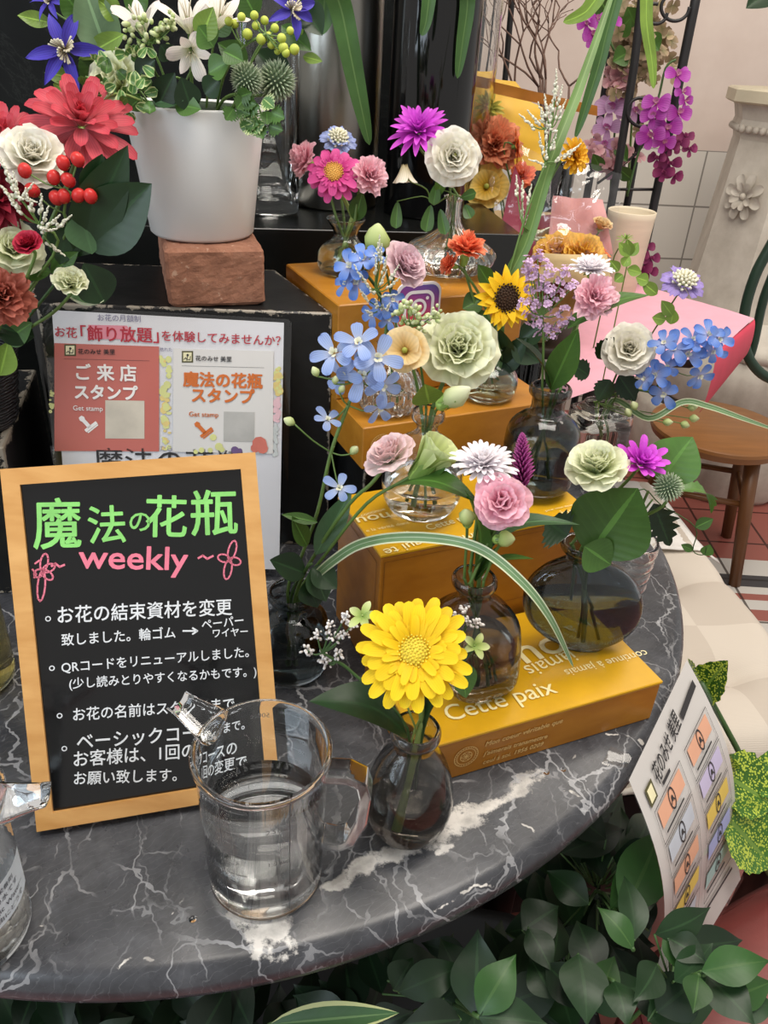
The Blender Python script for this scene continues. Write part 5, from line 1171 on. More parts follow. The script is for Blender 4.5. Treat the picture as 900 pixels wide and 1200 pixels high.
PF('lily', 'alstroemeria', 'white alstroemeria bloom hanging over the middle of the pot rim', 224, 66, .80, 26, (0, -.35, 1), (ALS, STAM), sr=.0012); PF('lily', 'alstroemeria', 'white upright alstroemeria trumpet at the top above the pot', 218, 8, .82, 32, (-.1, 1, .4), (ALS, STAM), sr=.0012)
PF('lily', 'alstroemeria', 'white alstroemeria trumpet at the top right above the pot', 262, 6, .83, 30, (.4, 1, .3), (ALS, STAM), sr=.0012); PF('lily', 'alstroemeria', 'white alstroemeria trumpet at the top left above the pot', 158, 12, .83, 30, (-.3, 1, .4), (ALS, STAM), sr=.0012)
PF('rose', 'lisianthus', 'cream lisianthus half hidden by leaves at the left of the pot rim', 130, 96, .84, 34, (-.7, .3, .8), (LG,), sr=.0016)
PF('thistle', 'globe_thistle', 'grey-green globe thistle above the right pot rim, left of two', 289, 93, .81, 21, (0, 1, 0), (ECH, ECC)); PF('thistle', 'globe_thistle', 'larger grey-green globe thistle above the right pot rim, right of two', 324, 95, .83, 25, (0, 1, 0), (ECH, ECC))
def berries(name, label, pts, spots, r, m, cap=None, lab='berry', elong=1.15):
    t = thing(name, label, 'berry sprig', pts[0]); mb = MB(); mb.tube(pts, .0013, 6, True, 3)
    for P, rr in spots:
        b = min((V(p) for p in pts[1:]), key=lambda p: (p-P).length); mb.tube([b, b.lerp(P, .5)+V((0, 0, -.003)), P], .0007, 5, True, 2)
    mb.build('stem', STEM, t)
    for P, rr in spots:
        ax = V((FR.gauss(0, .4), -.3, 1)).normalized(); mb = MB(); mb.ball(P, rr, 12, 8, elong, ax); o = mb.build('berry', m, t)
        if cap:
            mb = MB(); petals(mb, P-ax*rr*1.05, ax, 5, rr*1.1, rr*.5, 35, 20, 0, 0, 'point', .2, nu=3, nv=2); mb.build('sepals', SEPAL, o)
    return t
sp = [(pl(x, y, .82+.01*FR.random()), px2m(r, pl(x, y, .82))) for x, y, r in ((290, 40, 6), (300, 30, 5), (306, 46, 6), (315, 43, 5.5), (322, 33, 5), (330, 45, 5.5), (332, 56, 6), (345, 58, 6), (275, 28, 5), (283, 20, 5), (268, 25, 5), (318, 52, 5), (310, 24, 5), (335, 62, 5), (298, 18, 5), (340, 36, 4.5), (325, 60, 4))]
berries('berry_sprig', 'sprig of round light green berries at the right above the white pot', [PB0+V((.02, 0, 0)), pl(262, 90, .83), pl(285, 55, .825), pl(312, 40, .82)], sp, 1, BRY, None, elong=1.0)
hs = [pl(x, y, .80) for x, y in ((150, 36), (158, 30), (168, 28), (178, 34), (186, 30), (194, 22), (200, 34), (160, 46), (172, 50), (182, 46), (196, 28), (190, 44), (150, 52), (205, 24))]
spray('star_of_bethlehem', 'cluster of pale green buds in the middle above the white pot', [PB0, PB0+V((-.01, 0, .03)), pl(185, 90, .82), pl(178, 60, .81), pl(175, 48, .805)], hs, BUDM, None, size=.0042, fl=4, blob=0, seed=12, part='buds')
pg = start('foliage_sprig', 'mixed small variegated leaves spilling over the left pot rim', 'foliage', [PB0+V((-.03, -.02, 0)), pl(165, 118, .80), pl(135, 110, .79), pl(110, 130, .785)], None, .0011, STEML)
FR.seed(5)
for k in range(46):
    x, y = FR.uniform(95, 180), FR.uniform(55, 135); a = FR.uniform(0, 6); L = FR.uniform(10, 18); yy = FR.uniform(.78, .82); add_leaf(pg, pl(x, y, yy), pl(x+L*math.cos(a), y+L*math.sin(a)+4, yy-.006), FR.uniform(.0045, .0075), FR.choice((VL, LEAFM, VL)), up=tocam(PB0), shape='round', wave=.15, nu=8, nv=4)
pg = start('foliage_sprig', 'dark and round green leaves inside the front of the pot rim', 'foliage', [PB0+V((.01, -.02, 0)), pl(215, 110, .81), pl(225, 80, .81)], None, .0011, STEM)
for q0, q1, w_, m_ in (((185, 125), (205, 85), .012, LEAFD), ((225, 130), (212, 90), .012, LEAFD), ((205, 122), (236, 128), .010, LEAFM), ((180, 120), (215, 118), .006, LEAFB), ((245, 85), (268, 72), .011, LEAFM), ((262, 60), (285, 72), .010, LEAFM), ((250, 55), (232, 30), .012, LEAFM), ((160, 90), (182, 70), .010, LEAFD), ((240, 110), (258, 92), .010, LEAFD), ((200, 70), (188, 52), .009, LEAFD), ((235, 48), (250, 8), .011, LEAFL), ((165, 115), (150, 128), .009, LEAFM)):
    add_leaf(pg, pl(*q0, .80), pl(*q1, .795), w_, m_, up=tocam(PB0)+V((0, 0, .4)))
pg = start('foliage_sprig', 'lobed green leaves hanging over the right pot rim below the thistles', 'foliage', [PB0+V((.03, -.01, 0)), pl(280, 118, .81), pl(300, 122, .80), pl(310, 145, .80)], None, .001, STEM)
for k in range(16):
    x, y = FR.uniform(270, 318), FR.uniform(112, 150); a = FR.uniform(-.5, 2.2); add_leaf(pg, pl(x, y, .80), pl(x+18*math.cos(a), y+16*math.sin(a), .795), .008, FR.choice((LEAFM, LEAFM, VL)), up=tocam(PB0), jagged=.6)
pg = start('foliage_sprig', 'broad grey-green and lime leaves rising behind the left clematis', 'foliage', [PB0+V((-.035, .01, 0)), pl(130, 90, .87), pl(110, 60, .88), pl(100, 20, .88)], None, .0013, STEM)
for q0, q1, w_, m_ in (((128, 70), (95, -25), .020, EUC), ((145, 40), (92, 70), .009, LEAFL), ((100, 25), (70, -15), .013, LEAFM), ((60, 27), (20, 18), .007, LEAFL), ((80, 90), (52, 85), .008, LEAFL), ((90, 112), (62, 98), .009, LEAFL), ((120, 60), (100, 110), .014, LEAFM), ((140, 20), (115, 0), .010, LEAFL), ((150, 15), (172, -20), .012, LEAFM)):
    add_leaf(pg, pl(*q0, .86), pl(*q1, .85), w_, m_, up=tocam(PB0)+V((0, 0, .2)), wave=.12)
pg = start('foliage_sprig', 'green leaves behind the berries at the top right of the pot', 'foliage', [PB0+V((.03, .02, 0)), pl(300, 60, .87), pl(330, 20, .88)], None, .0012, STEM)
for q0, q1, w_, m_ in (((300, 60), (345, 100), .014, LEAFD), ((300, 20), (282, -15), .012, LEAFM), ((330, 30), (365, 60), .010, LEAFM), ((355, 66), (378, 72), .005, LEAFL), ((345, 45), (352, 20), .006, LEAFL), ((250, 40), (270, 10), .012, LEAFM), ((350, 0), (378, 42), .014, LEAFD), ((290, 75), (255, 50), .012, LEAFM)):
    add_leaf(pg, pl(*q0, .87), pl(*q1, .865), w_, m_, up=tocam(PB0)+V((0, 0, .2)))

# ------------------------------------------------------------------ black woven basket with the red arrangement
BP = V((-.428, .735, .1755)); BH = .085
bk = thing('woven_basket', 'black woven basket at the left edge holding red flowers', 'basket', BP)
def weave():
    n = N('black_wicker'); w = n.n('TexWave', {'Vector': n.coord(), 'Scale': 95.0, 'Distortion': 3.0, 'Detail': 2.0}, bands_direction='Z')
    n.set(Base_Color=n.ramp(w.outputs[1], [(.2, H('#0c0c0d')), (.9, H('#34363a'))]), Roughness=.5); n.bump(w.outputs[1], .9, .003); return n.m
mb = MB(); prof = [(0, 0), (0, .040), (.004, .043)]+[(.006+.0046*k, .0435+.0007*k+(.0015 if k % 2 else 0)) for k in range(16)]+[(BH, .056), (BH, .052), (.02, .042), (.02, 0)]
mb.lathe(prof, 48, BP, shape=lambda a, z: 1+.012*math.sin(16*a+(z*700))); mb.build('basket_body', weave(), bk, 'auto')
BT = BP+V((0, 0, BH-.01))
def bpts(P, ax=None):
    P = V(P); e = P-(V(ax)*.016 if ax else V((0, 0, 0))); b = BT+V((max(-.03, min(.035, (P.x-BT.x)*.4)), max(-.03, min(.03, (P.y-BT.y)*.4)), -.02)); return [b, b.lerp(e, .4)+V((0, 0, .01)), b.lerp(e, .8), e, P-(V(ax)*.010 if ax else V())]
DAH = petal_mat('dahlia_red', '#d27f86', '#d8707a', '#cb4654', .3, .1, streak=.18, p1=.5); RED = petal_mat('rose_red', '#7d1428', '#a81c38', '#b93048', .2, .1); DKR = petal_mat('dark_red', '#5d0f1c', '#7d1728', '#8f2334', .2, .1)
TER = petal_mat('carnation_terracotta', '#7d332a', '#a34f40', '#b86a58', .25, .1); HYP = petal_mat('hypericum_red', '#8c1418', '#bb2a2a', '#c83a36', 0, .08, rough=.25, streak=0)
PF('mum', 'dahlia', 'red dahlia with broad petals left of the white pot', 96, 148, .76, 60, (.05, .75, .75), (DAH,), bpts, rows=6, n=12, wide=.20, e=(-10, 78), shape='round', sr=.0022, cup=.35)
PF('mum', 'dahlia', 'red dahlia cut by the left edge behind the cream rose', 8, 165, .74, 46, (-.1, .8, .6), (DAH,), bpts, rows=5, n=12, wide=.20, e=(-8, 72), shape='round', sr=.0022, cup=.35)
PF('rose', 'rose', 'cream white rose between the red dahlias at the left', 38, 180, .71, 35, (.1, .6, .8), (LW,), bpts, depth=.8); PF('mum', 'dahlia', 'dark red dahlia cut by the left edge below the cream rose', -6, 232, .70, 42, (.3, .3, 1), (DKR,), bpts, rows=5, n=13, wide=.2, shape='lance')
PF('rose', 'lisianthus', 'lime green lisianthus at the left edge behind the small red rose', 16, 290, .69, 32, (.2, .5, .8), (LG,), bpts); PF('rose', 'spray_rose', 'small dark red spray rose over the lime lisianthus', 32, 284, .655, 17, (-.3, .7, .7), (RED,), bpts, open_=.2)
PF('carnation', 'carnation', 'terracotta red carnation cut by the left edge above the basket', 4, 346, .66, 34, (.1, .3, 1), (TER,), bpts, rows=7); PF('rose', 'lisianthus', 'small pale green half-open lisianthus above the poster corner', 83, 328, .68, 20, (.1, .8, .5), (LG,), bpts, open_=.5, ruf=.16)
sp = [(pl(x, y, .69), px2m(8, pl(x, y, .69))) for x, y in ((74, 191), (91, 187), (63, 208), (80, 211), (66, 232), (92, 229), (106, 230), (75, 230), (38, 223))]; sp.append((pl(29, 200, .69), px2m(8, pl(29, 200, .69))))
berries('hypericum_sprig', 'sprig of glossy red hypericum berries left of the white pot', [BT+V((.01, 0, -.02)), pl(70, 290, .70), pl(75, 250, .695), pl(78, 222, .69)], sp, 1, HYP, True)
hs = [pl(x, y, .675) for x, y in ((8, 205), (14, 215), (20, 222), (10, 226), (24, 232), (16, 238), (28, 228), (48, 245), (52, 256), (60, 262), (72, 262), (55, 270), (48, 268), (62, 290), (22, 245), (36, 240))]
spray('astilbe', 'creamy white astilbe sprig at the left edge below the red berries', [BT+V((0, -.01, -.02)), pl(62, 300, .69), pl(45, 262, .68), pl(22, 230, .675)], hs, AST, None, size=.0038, fl=14, blob=2, seed=21)
bl = start('foliage_sprig', 'large dark glossy leaves between the red flowers and the white pot', 'foliage', [BT+V((.02, .01, -.02)), pl(90, 300, .72), pl(110, 260, .73)], None, .0016, STEMD)
for q0, q1, w_, m_ in (((100, 290), (178, 215), .026, LEAFD), ((95, 250), (108, 298), .018, LEAFB), ((90, 300), (150, 170), .020, LEAFD), ((122, 355), (98, 308), .018, LEAFD), ((122, 352), (72, 340), .009, VARG), ((60, 318), (15, 318), .009, LEAFM), ((60, 320), (92, 295), .008, LEAFM), ((80, 260), (70, 310), .014, LEAFD), ((40, 395), (-10, 380), .014, LEAFD), ((105, 235), (120, 180), .012, LEAFD), ((5, 400), (38, 378), .012, LEAFM), ((0, 440), (10, 400), .012, LEAFL)):
    add_leaf(bl, pl(*q0, .70), pl(*q1, .695), w_, m_, up=tocam(BT)+V((0, 0, .2)))

# ------------------------------------------------------------------ leaves hanging in from the tall arrangement at the top
BL_ = leaf_mat('hanging_blade', '#40612f', '#5c7a44', .2, .4, 0)
tp = lambda key, dx=0: VASE[key][0]+V((dx, 0, VASE[key][1]-.03))
def hang(label, key, ps, y, w, m=BL_, dx=0):
    blade('arching_leaf', label, [tp(key, dx)]+[pl(a, b, y) for a, b in ps], w, m)
hang('broad leaf hanging down between the steel and black vases', 'silver', ((385, -60), (402, 20), (418, 100), (433, 170)), 1.12, .014, dx=.03)
hang('narrow leaf hanging before the black cylinder vase', 'dark', ((488, -90), (503, -30), (500, 20), (494, 42)), 1.12, .009, dx=.02)
hang('long leaf hanging inside the clear glass cylinder', 'cyl', ((545, -60), (548, 0), (542, 50), (536, 92)), 1.2, .010, dx=.02)
hang('leaf hanging over the steel vase at the top', 'silver', ((372, -60), (380, -10), (378, 20), (372, 40)), 1.12, .016)
hang('long leaf hanging right of the iris leaf before the orchids', 'cyl', ((640, -120), (722, -50), (708, 50), (688, 120), (674, 162)), 1.15, .0085, dx=.03); hang('pale leaf hanging before the orchid stand', 'cyl', ((700, -130), (752, -40), (758, 30), (764, 72), (766, 104)), 1.2, .008, LEAFL, dx=.04)
hang('short leaf poking down at the top over the twigs', 'cyl', ((640, -120), (700, -30), (690, 10), (660, 26)), 1.25, .012, LEAFL, dx=.02)

# ------------------------------------------------------------------ flower stand with bouquets behind the table
cr = thing('flower_rack', 'dark wooden rack behind the table carrying bouquets', 'rack', (.40, 1.52, -.7)); RK = mat('rack_wood', '#2f241c', .55, .2, 20)
mb = MB(); mb.box((.335, 1.535, .085), .34, .50, .02, 0, .003); mb.build('rack_top', RK, cr)
for dx, dy in ((-.13, .06), (.13, .06), (-.13, .21), (.13, .21)): mb = MB(); mb.box((.335+dx, 1.535+dy, -.7), .03, .03, .785, 0, .002); mb.build('leg', RK, cr)
for dx in (-.13, .13): mb = MB(); mb.add([(.335+dx-.012, 1.60, -.03), (.335+dx+.012, 1.60, -.03), (.335+dx+.012, 1.34, .085), (.335+dx-.012, 1.34, .085), (.335+dx-.012, 1.60, .085), (.335+dx+.012, 1.60, .085)], [(0, 1, 2, 3), (0, 4, 5, 1), (3, 2, 5, 4), (0, 3, 4), (1, 5, 2)]); mb.build('bracket', RK, cr, False)
RT = .1052
CEL_ = film('cellophane', (.97, .96, .97, 1), .55)
def sheet(mb, corners, nu=14, nv=14, amp=.01, sc_=9, seed=0, bulge=0):
    A, B, C, D = [V(c) for c in corners]; nr = (B-A).cross(D-A).normalized()
    def fn(t, q):
        p = A*(1-q)*(1-t)+B*q*(1-t)+C*q*t+D*(1-q)*t; w = noise.noise(p*sc_+V((seed, 0, 0))); w2 = abs(noise.noise(p*sc_*2.3+V((0, seed, 0))))
        return p+nr*(amp*(w+w2)+bulge*math.sin(PI*q)*math.sin(PI*t*.5+.5)), (t, q, .5)
    mb.grid(nu, nv, fn)
def wrap_cone(P, axis, r0, r1, h, m, name, parent, amp=.012, arc=2*PI, a0=0, seed=0, n=40, tipw=0):
    ax, X, Y = frame(axis); mb = MB()
    def fn(t, q):
        a = a0+arc*q; r = (r0+(r1-r0)*t)*(1+.5*amp/r1*math.sin(9*a+seed)*t); d = X*math.cos(a)+Y*math.sin(a); p = V(P)+ax*(h*t+tipw*t*math.sin(3*a+seed)*.5)+d*r
        return p+d*amp*noise.noise(p*22+V((seed, seed, 0)))*t, (t, q, .5)
    mb.grid(14, n, fn); return mb.build(name, m, parent)
YP = mat('yellow_wrap_paper', '#dcae2c', .5, .06, 12); RIB = mat('orange_ribbon', '#b5762c', .45, .1, 40); REDP = mat('burgundy_paper', '#8e3046', .6, .1, 14); CRP = mat('cream_paper', '#d8bd8a', .6, .06, 14); PKP = mat('rose_paper', '#c98d8a', .6, .06, 14)
w1 = thing('wrapped_bouquet', 'bouquet in yellow paper with an orange ribbon behind the white lisianthus', 'bouquet', (.15, 1.50, RT))
mb = MB(); sheet(mb, (pl(536, 200, 1.48), pl(640, 200, 1.46), pl(636, 128, 1.50), pl(540, 92, 1.52)), 10, 12, .012, 8, 1, .02); mb.add([], []); sheet(mb, (pl(560, 120, 1.515), pl(630, 130, 1.50), pl(604, 96, 1.52), pl(560, 90, 1.53)), 6, 6, .006, 8, 2); mb.build('yellow_paper', YP, w1)
wrap_cone((.225, 1.47, RT), (-.05, 0, 1), .03, .085, .17, CRP, 'paper_cone', w1, seed=2); mb = MB(); sheet(mb, (pl(538, 101, 1.46), pl(700, 136, 1.42), pl(700, 124, 1.42), pl(540, 87, 1.46)), 4, 24, .012, 10, 4); mb.build('ribbon', RIB, w1)
w2 = thing('wrapped_bouquet', 'bouquet in burgundy paper and crumpled cellophane, right of the yellow wrapped one', 'bouquet', (.30, 1.44, RT))
wrap_cone((.26, 1.43, RT), (-.15, -.1, 1), .035, .085, .165, REDP, 'burgundy_paper', w2, seed=5, arc=4.6, a0=2.4); mb = MB(); sheet(mb, (pl(578, 300, 1.33), pl(628, 300, 1.34), pl(622, 240, 1.37), pl(602, 195, 1.38)), 8, 8, .012, 9, 8); mb.build('paper_point', REDP, w2)
mb = MB(); sheet(mb, (pl(640, 300, 1.36), pl(718, 300, 1.34), pl(706, 236, 1.40), pl(648, 232, 1.42)), 8, 8, .014, 9, 11); mb.build('rose_paper', PKP, w2)
mb = MB(); sheet(mb, (pl(612, 312, 1.28), pl(716, 312, 1.27), pl(729, 204, 1.31), pl(640, 190, 1.34)), 18, 18, .016, 17, 14, .03); mb.build('cellophane', CEL_, w2); mb = MB(); sheet(mb, (pl(560, 300, 1.33), pl(640, 305, 1.31), pl(660, 195, 1.34), pl(560, 150, 1.38)), 16, 16, .014, 15, 18, .02); mb.build('cellophane', CEL_, w2)
w3 = thing('wrapped_bouquet', 'low bouquet of yellow and orange roses in cream paper behind the lilac spray', 'bouquet', (.24, 1.30, RT))
wrap_cone((.235, 1.345, RT), (.05, -.25, 1), .03, .075, .10, CRP, 'cream_paper', w3, seed=9); 
mb = MB(); sheet(mb, (pl(630, 330, 1.25), pl(716, 330, 1.25), pl(712, 298, 1.255), pl(636, 296, 1.255)), 8, 10, .010, 12, 31, .02); mb.build('paper_front', CRP, w3)
def btp(P, ax=None):
    P = V(P); b = V((.24+(P.x-.24)*.3, 1.40+(P.y-1.40)*.3, RT+.03)); return [b, b.lerp(P, .5)+V((0, 0, .01)), P-(V(ax)*.02 if ax else V()), P]
ORR = petal_mat('ranunculus_orange', '#c9502e', '#de7850', '#e69a74', .25, .12); YO = petal_mat('rose_yellow_orange', '#e0701c', '#f2b93c', '#f6cf62', .3, .08); ORG = petal_mat('gerbera_orange', '#cf4f17', '#df6a26', '#e88a48', .25, .1)
YEF = petal_mat('alstroemeria_yellow', '#cf9d24', '#e6bd45', '#efd27a', .3, .08)
PF('carnation', 'ranunculus', 'orange ranunculus in front of the yellow wrapping paper', 580, 168, 1.40, 30, (.05, .35, 1), (ORR,), btp, rows=7); PF('poppy', 'alstroemeria', 'yellow alstroemeria below the orange ranunculus', 570, 218, 1.38, 24, (-.1, .3, 1), (YEF, OLV), btp)
PF('mum', 'chrysanthemum', 'olive yellow button chrysanthemum above the orange ranunculus', 572, 128, 1.43, 18, (0, .6, .8), (petal_mat('olive_yellow', '#5d6330', '#8f8f3a', '#c0b352', .2, .1),), btp, rows=4, n=12, wide=.18)
PF('gerbera', 'gerbera', 'orange gerbera seen edge-on right of the orange ranunculus', 605, 172, 1.38, 20, (1, .2, .1), (ORG, ORD), btp, n=(14, 12)); PF('carnation', 'rose', 'yellow-orange rose in cream paper, left of the two low roses', 652, 296, 1.30, 30, (-.1, .8, .6), (YO,), btp, jg=.05, wd=.6, rf=.14); PF('carnation', 'rose', 'yellow-orange rose in cream paper, right of the two low roses', 684, 298, 1.28, 28, (.3, .8, .6), (YO,), btp, jg=.05, wd=.6, rf=.14)
PF('gerbera', 'gerbera', 'orange gerbera rim peeking right of the low roses', 700, 294, 1.31, 22, (.5, .9, .1), (ORG, ORD), btp, n=(14, 12)); PF('rose', 'rose', 'peach rosebud inside the cellophane', 706, 262, 1.345, 13, (.3, 1, .2), (PEACH,), btp, open_=.2)
PF('carnation', 'carnation', 'coral carnation low behind the cellophane', 612, 205, 1.41, 16, (0, .6, .8), (ORC,), btp)
# pink wrapping paper with a folded rose-red underside
pp_ = thing('wrapping_paper_sheet', 'pink wrapping paper sheet lying behind the blue delphinium, its corner curled red', 'paper', (.45, 1.42, RT))
mb = MB(); sheet(mb, (atz(655, 470, RT+.006), atz(838, 412, RT+.014), atz(884, 374, RT+.02), atz(695, 318, RT+.005)), 10, 14, .004, 6, 3); mb.build('pink_side', mat('pink_tissue', '#d9a0b0', .6, .05, 30), pp_)
A_, B_ = atz(838, 412, RT+.012), atz(884, 374, RT+.018)
def cfn(t, q):
    p = A_.lerp(B_, q); a = PI*.95*t; dn = V((.0, 0, -1)); ou = (atz(870, 420, RT)-A_.lerp(B_, .5)); ou.z = 0; ou.normalize(); return p+dn*(.055*(1-math.cos(a))/1.0)*(1-.35*q)+ou*(.028*math.sin(a)), (t, q, .5)
mb = MB(); mb.grid(10, 8, cfn); mb.build('curled_underside', mat('rose_red_paper', '#c8354f', .55, .06, 30), pp_)
# cream ceramic cylinder vase
P = V((.452, 1.66, RT)); WV = thing('ceramic_vase', 'cream ceramic cylinder vase in front of the orchid stand', 'vase', P)
mb = MB(); mb.lathe([(0, 0), (0, .036), (.004, .038), (.15, .046), (.163, .0470), (.164, .0455), (.16, .0435), (.01, .034), (.01, 0)], 40, P); mb.build('vase_body', mat('cream_ceramic', '#d3c6ad', .6, .08, 8, .1, stretch=(1, 1, 8)), WV)
celosia_b = start('pod_stem', 'green seed pod on a thin stem before the cream vase', 'flower', [V((.33, 1.28, RT)), pl(720, 300, 1.25), pl(732, 300, 1.22), pl(733, 284, 1.22)], None, .0012); k_mum(celosia_b, pl(733, 281, 1.22), V((0, -.3, 1)), .014, (LEAFL,), rows=3, n=9, wide=.12, cal=False)
# iron plant stand with orchids
IR = mat('wrought_iron', '#1b1a1b', .5, .2, 40); TS = thing('iron_plant_stand', 'black wrought iron stand with scrolls carrying the orchids', 'plant stand', (.50, 1.85, -.7))
def rod(pts, r, name='rod'): mb = MB(); mb.tube(pts, r, 8, True, 3); mb.build(name, IR, TS)
def post(x0, y0, x1, y1, Y, r):
    a, b = pl(x0, y0, Y), pl(x1, y1, Y); d = b-a; rod([a-d*.25, b, V((b.x+d.x*.1, b.y, -.7))], r, 'post')
post(815, 0, 757, 285, 1.80, .0095); post(749, 14, 725, 192, 1.80, .0085); post(713, 82, 698, 170, 1.95, .0085); post(748, 150, 736, 233, 1.95, .0085)
rod([pl(718, 222, 1.8), pl(772, 222, 1.8)], .003, 'crossbar'); rod([pl(700, 215, 1.85), pl(748, 178, 1.85), pl(760, 150, 1.85)], .003, 'crossbar')
for c_, r_ in (((790, 8), 18), ((752, 130), 20), ((768, 15), 14)):
    rod([pl(c_[0]+r_*math.cos(a)*(1-.05*a), c_[1]+r_*math.sin(a)*(1-.05*a), 1.79) for a in [k*.5 for k in range(11)]], .0032, 'scroll')
for x in (571, 594): rod([pl(x+6, -60, 2.0), pl(x-2, 92, 2.0), V((pl(x-6, 140, 2.0).x, 2.0, -.7))], .0065, 'post')
OM = petal_mat('orchid_magenta', '#a8389a', '#ad3fa8', '#c26ac0', .3, .08, streak=.25); OL_ = petal_mat('orchid_lilac', '#c48bc0', '#cfa2cd', '#d9b6d8', .3, .08); OB = petal_mat('orchid_burgundy', '#5f1a44', '#7a2858', '#96476f', .25, .12); OLIP = petal_mat('orchid_lip', '#d9a03a', '#c98fae', '#b04d9a', .2, .1)
def orchid(name, label, path, Y, blooms, m, lip, r=16):
    t = thing(name, label, 'orchid', pl(*path[0], Y)); mb = MB(); mb.tube([pl(*p, Y) for p in path], .0022, 6, True, 4); mb.build('stem', STEMD, t)
    for x, y, f, k in blooms:
        P = pl(x, y, Y-.02); ax = facing(P, f); rr = px2m(r*k, P); A, X, Y_ = frame(ax); mb = MB()
        petals(mb, P-A*.002, ax, 3, rr*.95, rr*.36, 12, -8, 0, 0, 'round', .15, ph=PI/2, jit=.05, nu=6); petals(mb, P, ax, 2, rr, rr*.58, 15, -5, 0, 0, 'round', .1, .05, ph=.1, jit=.05, nu=6); o = mb.build('bloom', m, t)
        mb = MB(); petals(mb, P+A*.002, ax, 3, rr*.42, rr*.16, 60, 10, 0, 0, 'fan', .4, ph=-PI/2-.8, jit=.1, nu=4, nv=3, arc=1.8); mb.ball(P+A*rr*.12, rr*.1, 6, 5); mb.build('lip', lip, o)
    return t
orchid('orchid', 'magenta moth orchid spray on the iron stand', ((735, 230), (748, 180), (770, 120), (780, 80), (792, 70)), 1.76, ((794, 88, (.2, .3, 1), .95), (800, 108, (.5, .2, 1), .7), (803, 118, (.6, 0, .8), .7), (769, 121, (-.3, .3, 1), 1.1), (795, 132, (.4, 0, 1), 1.0), (766, 136, (-.4, 0, 1), 1), (782, 150, (.1, -.1, 1), 1.1), (763, 159, (-.3, -.2, 1), 1.1), (778, 166, (.2, -.3, 1), .9)), OM, OLIP)
orchid('orchid', 'pale lilac moth orchid behind the iron post', ((715, 230), (718, 180), (722, 140)), 1.88, ((716, 128, (-.2, .2, 1), 1.3), (726, 122, (.3, .3, 1), 1.1), (712, 150, (-.3, -.2, 1), 1.1), (700, 185, (-.3, 0, 1), 1), (716, 195, (.2, 0, 1), 1), (708, 170, (0, 0, 1), 1), (745, 130, (0, 0, 1), .9)), OL_, OLIP)
orchid('orchid', 'burgundy orchid cluster hanging below the magenta spray', ((765, 150), (785, 170), (800, 165), (808, 168)), 1.78, ((795, 168, (0, 0, 1), .8), (803, 160, (.2, .2, 1), .7), (808, 175, (.3, 0, 1), .6), (786, 172, (-.2, 0, 1), .7), (770, 186, (-.3, 0, 1), .7), (785, 192, (0, -.2, 1), .9), (778, 202, (0, -.3, 1), .8), (790, 206, (.1, -.3, 1), .7)), OB, OB)
orchid('orchid', 'burgundy orchid cluster low behind the cream vase', ((752, 330), (756, 305), (758, 285)), 1.72, ((757, 290, (.1, .2, 1), .7), (750, 300, (-.2, 0, 1), .7), (763, 303, (.3, 0, 1), .7), (752, 314, (0, -.2, 1), .8), (760, 318, (.1, -.2, 1), .7)), OB, OB)
orchid('orchid', 'purple orchid sprig at the top beside the hanging leaves', ((720, 60), (705, 30), (690, 20)), 1.8, ((688, 28, (-.3, 0, 1), .75), (700, 22, (.2, .3, 1), .7), (695, 40, (0, 0, 1), .8), (698, 52, (0, -.2, 1), .7), (718, 26, (.3, .2, 1), .7), (697, 62, (0, -.2, 1), .5)), OM, OLIP)
HYD = petal_mat('hydrangea_dusty', '#7d7a52', '#9a8a6a', '#b39a80', .25, .25); HYP2 = petal_mat('hydrangea_pink', '#b98088', '#c9959b', '#d6b0b0', .3, .2)
hy = start('hydrangea', 'faded green-brown hydrangea head on the iron stand', 'flower', [pl(735, 230, 1.9), pl(740, 150, 1.9), pl(745, 60, 1.9)], None, .003)
mb = MB(); rg = random.Random(8)
for k in range(150):
    P = pl(rg.gauss(748, 18), rg.gauss(55, 26), 1.88+rg.uniform(-.05, .05)); petals(mb, P, V((rg.gauss(0, .6), -1, rg.gauss(.3, .6))), 4, .016, .011, 20, -5, 0, 0, 'round', .1, jit=.1, nu=3, nv=2)
mb.build('florets', HYD, hy); mb = MB()
for k in range(40):
    P = pl(rg.gauss(728, 8), rg.gauss(92, 7), 1.86+rg.uniform(-.03, .03)); petals(mb, P, V((rg.gauss(0, .6), -1, rg.gauss(.3, .6))), 4, .014, .010, 20, -5, 0, 0, 'round', .1, nu=3, nv=2)
mb.build('pink_florets', HYP2, hy); mb = MB()
for k in range(40):
    P = pl(rg.gauss(715, 14), rg.gauss(182, 12), 1.86+rg.uniform(-.03, .03)); petals(mb, P, V((rg.gauss(0, .6), -1, rg.gauss(.3, .6))), 4, .014, .010, 20, -5, 0, 0, 'round', .1, nu=3, nv=2)
mb.build('pink_florets', HYP2, hy)
for q0, q1, w_ in (((735, 62), (718, 72), .02), ((722, 40), (740, 20), .02), ((745, 30), (735, 8), .02), ((705, 200), (695, 180), .014), ((722, 165), (735, 190), .014), ((760, 40), (772, 60), .018), ((715, 20), (700, -6), .02), ((740, 210), (722, 195), .014)): add_leaf(hy, pl(*q0, 1.84), pl(*q1, 1.82), w_, LEAFM, up=tocam(pl(740, 60, 1.8)))
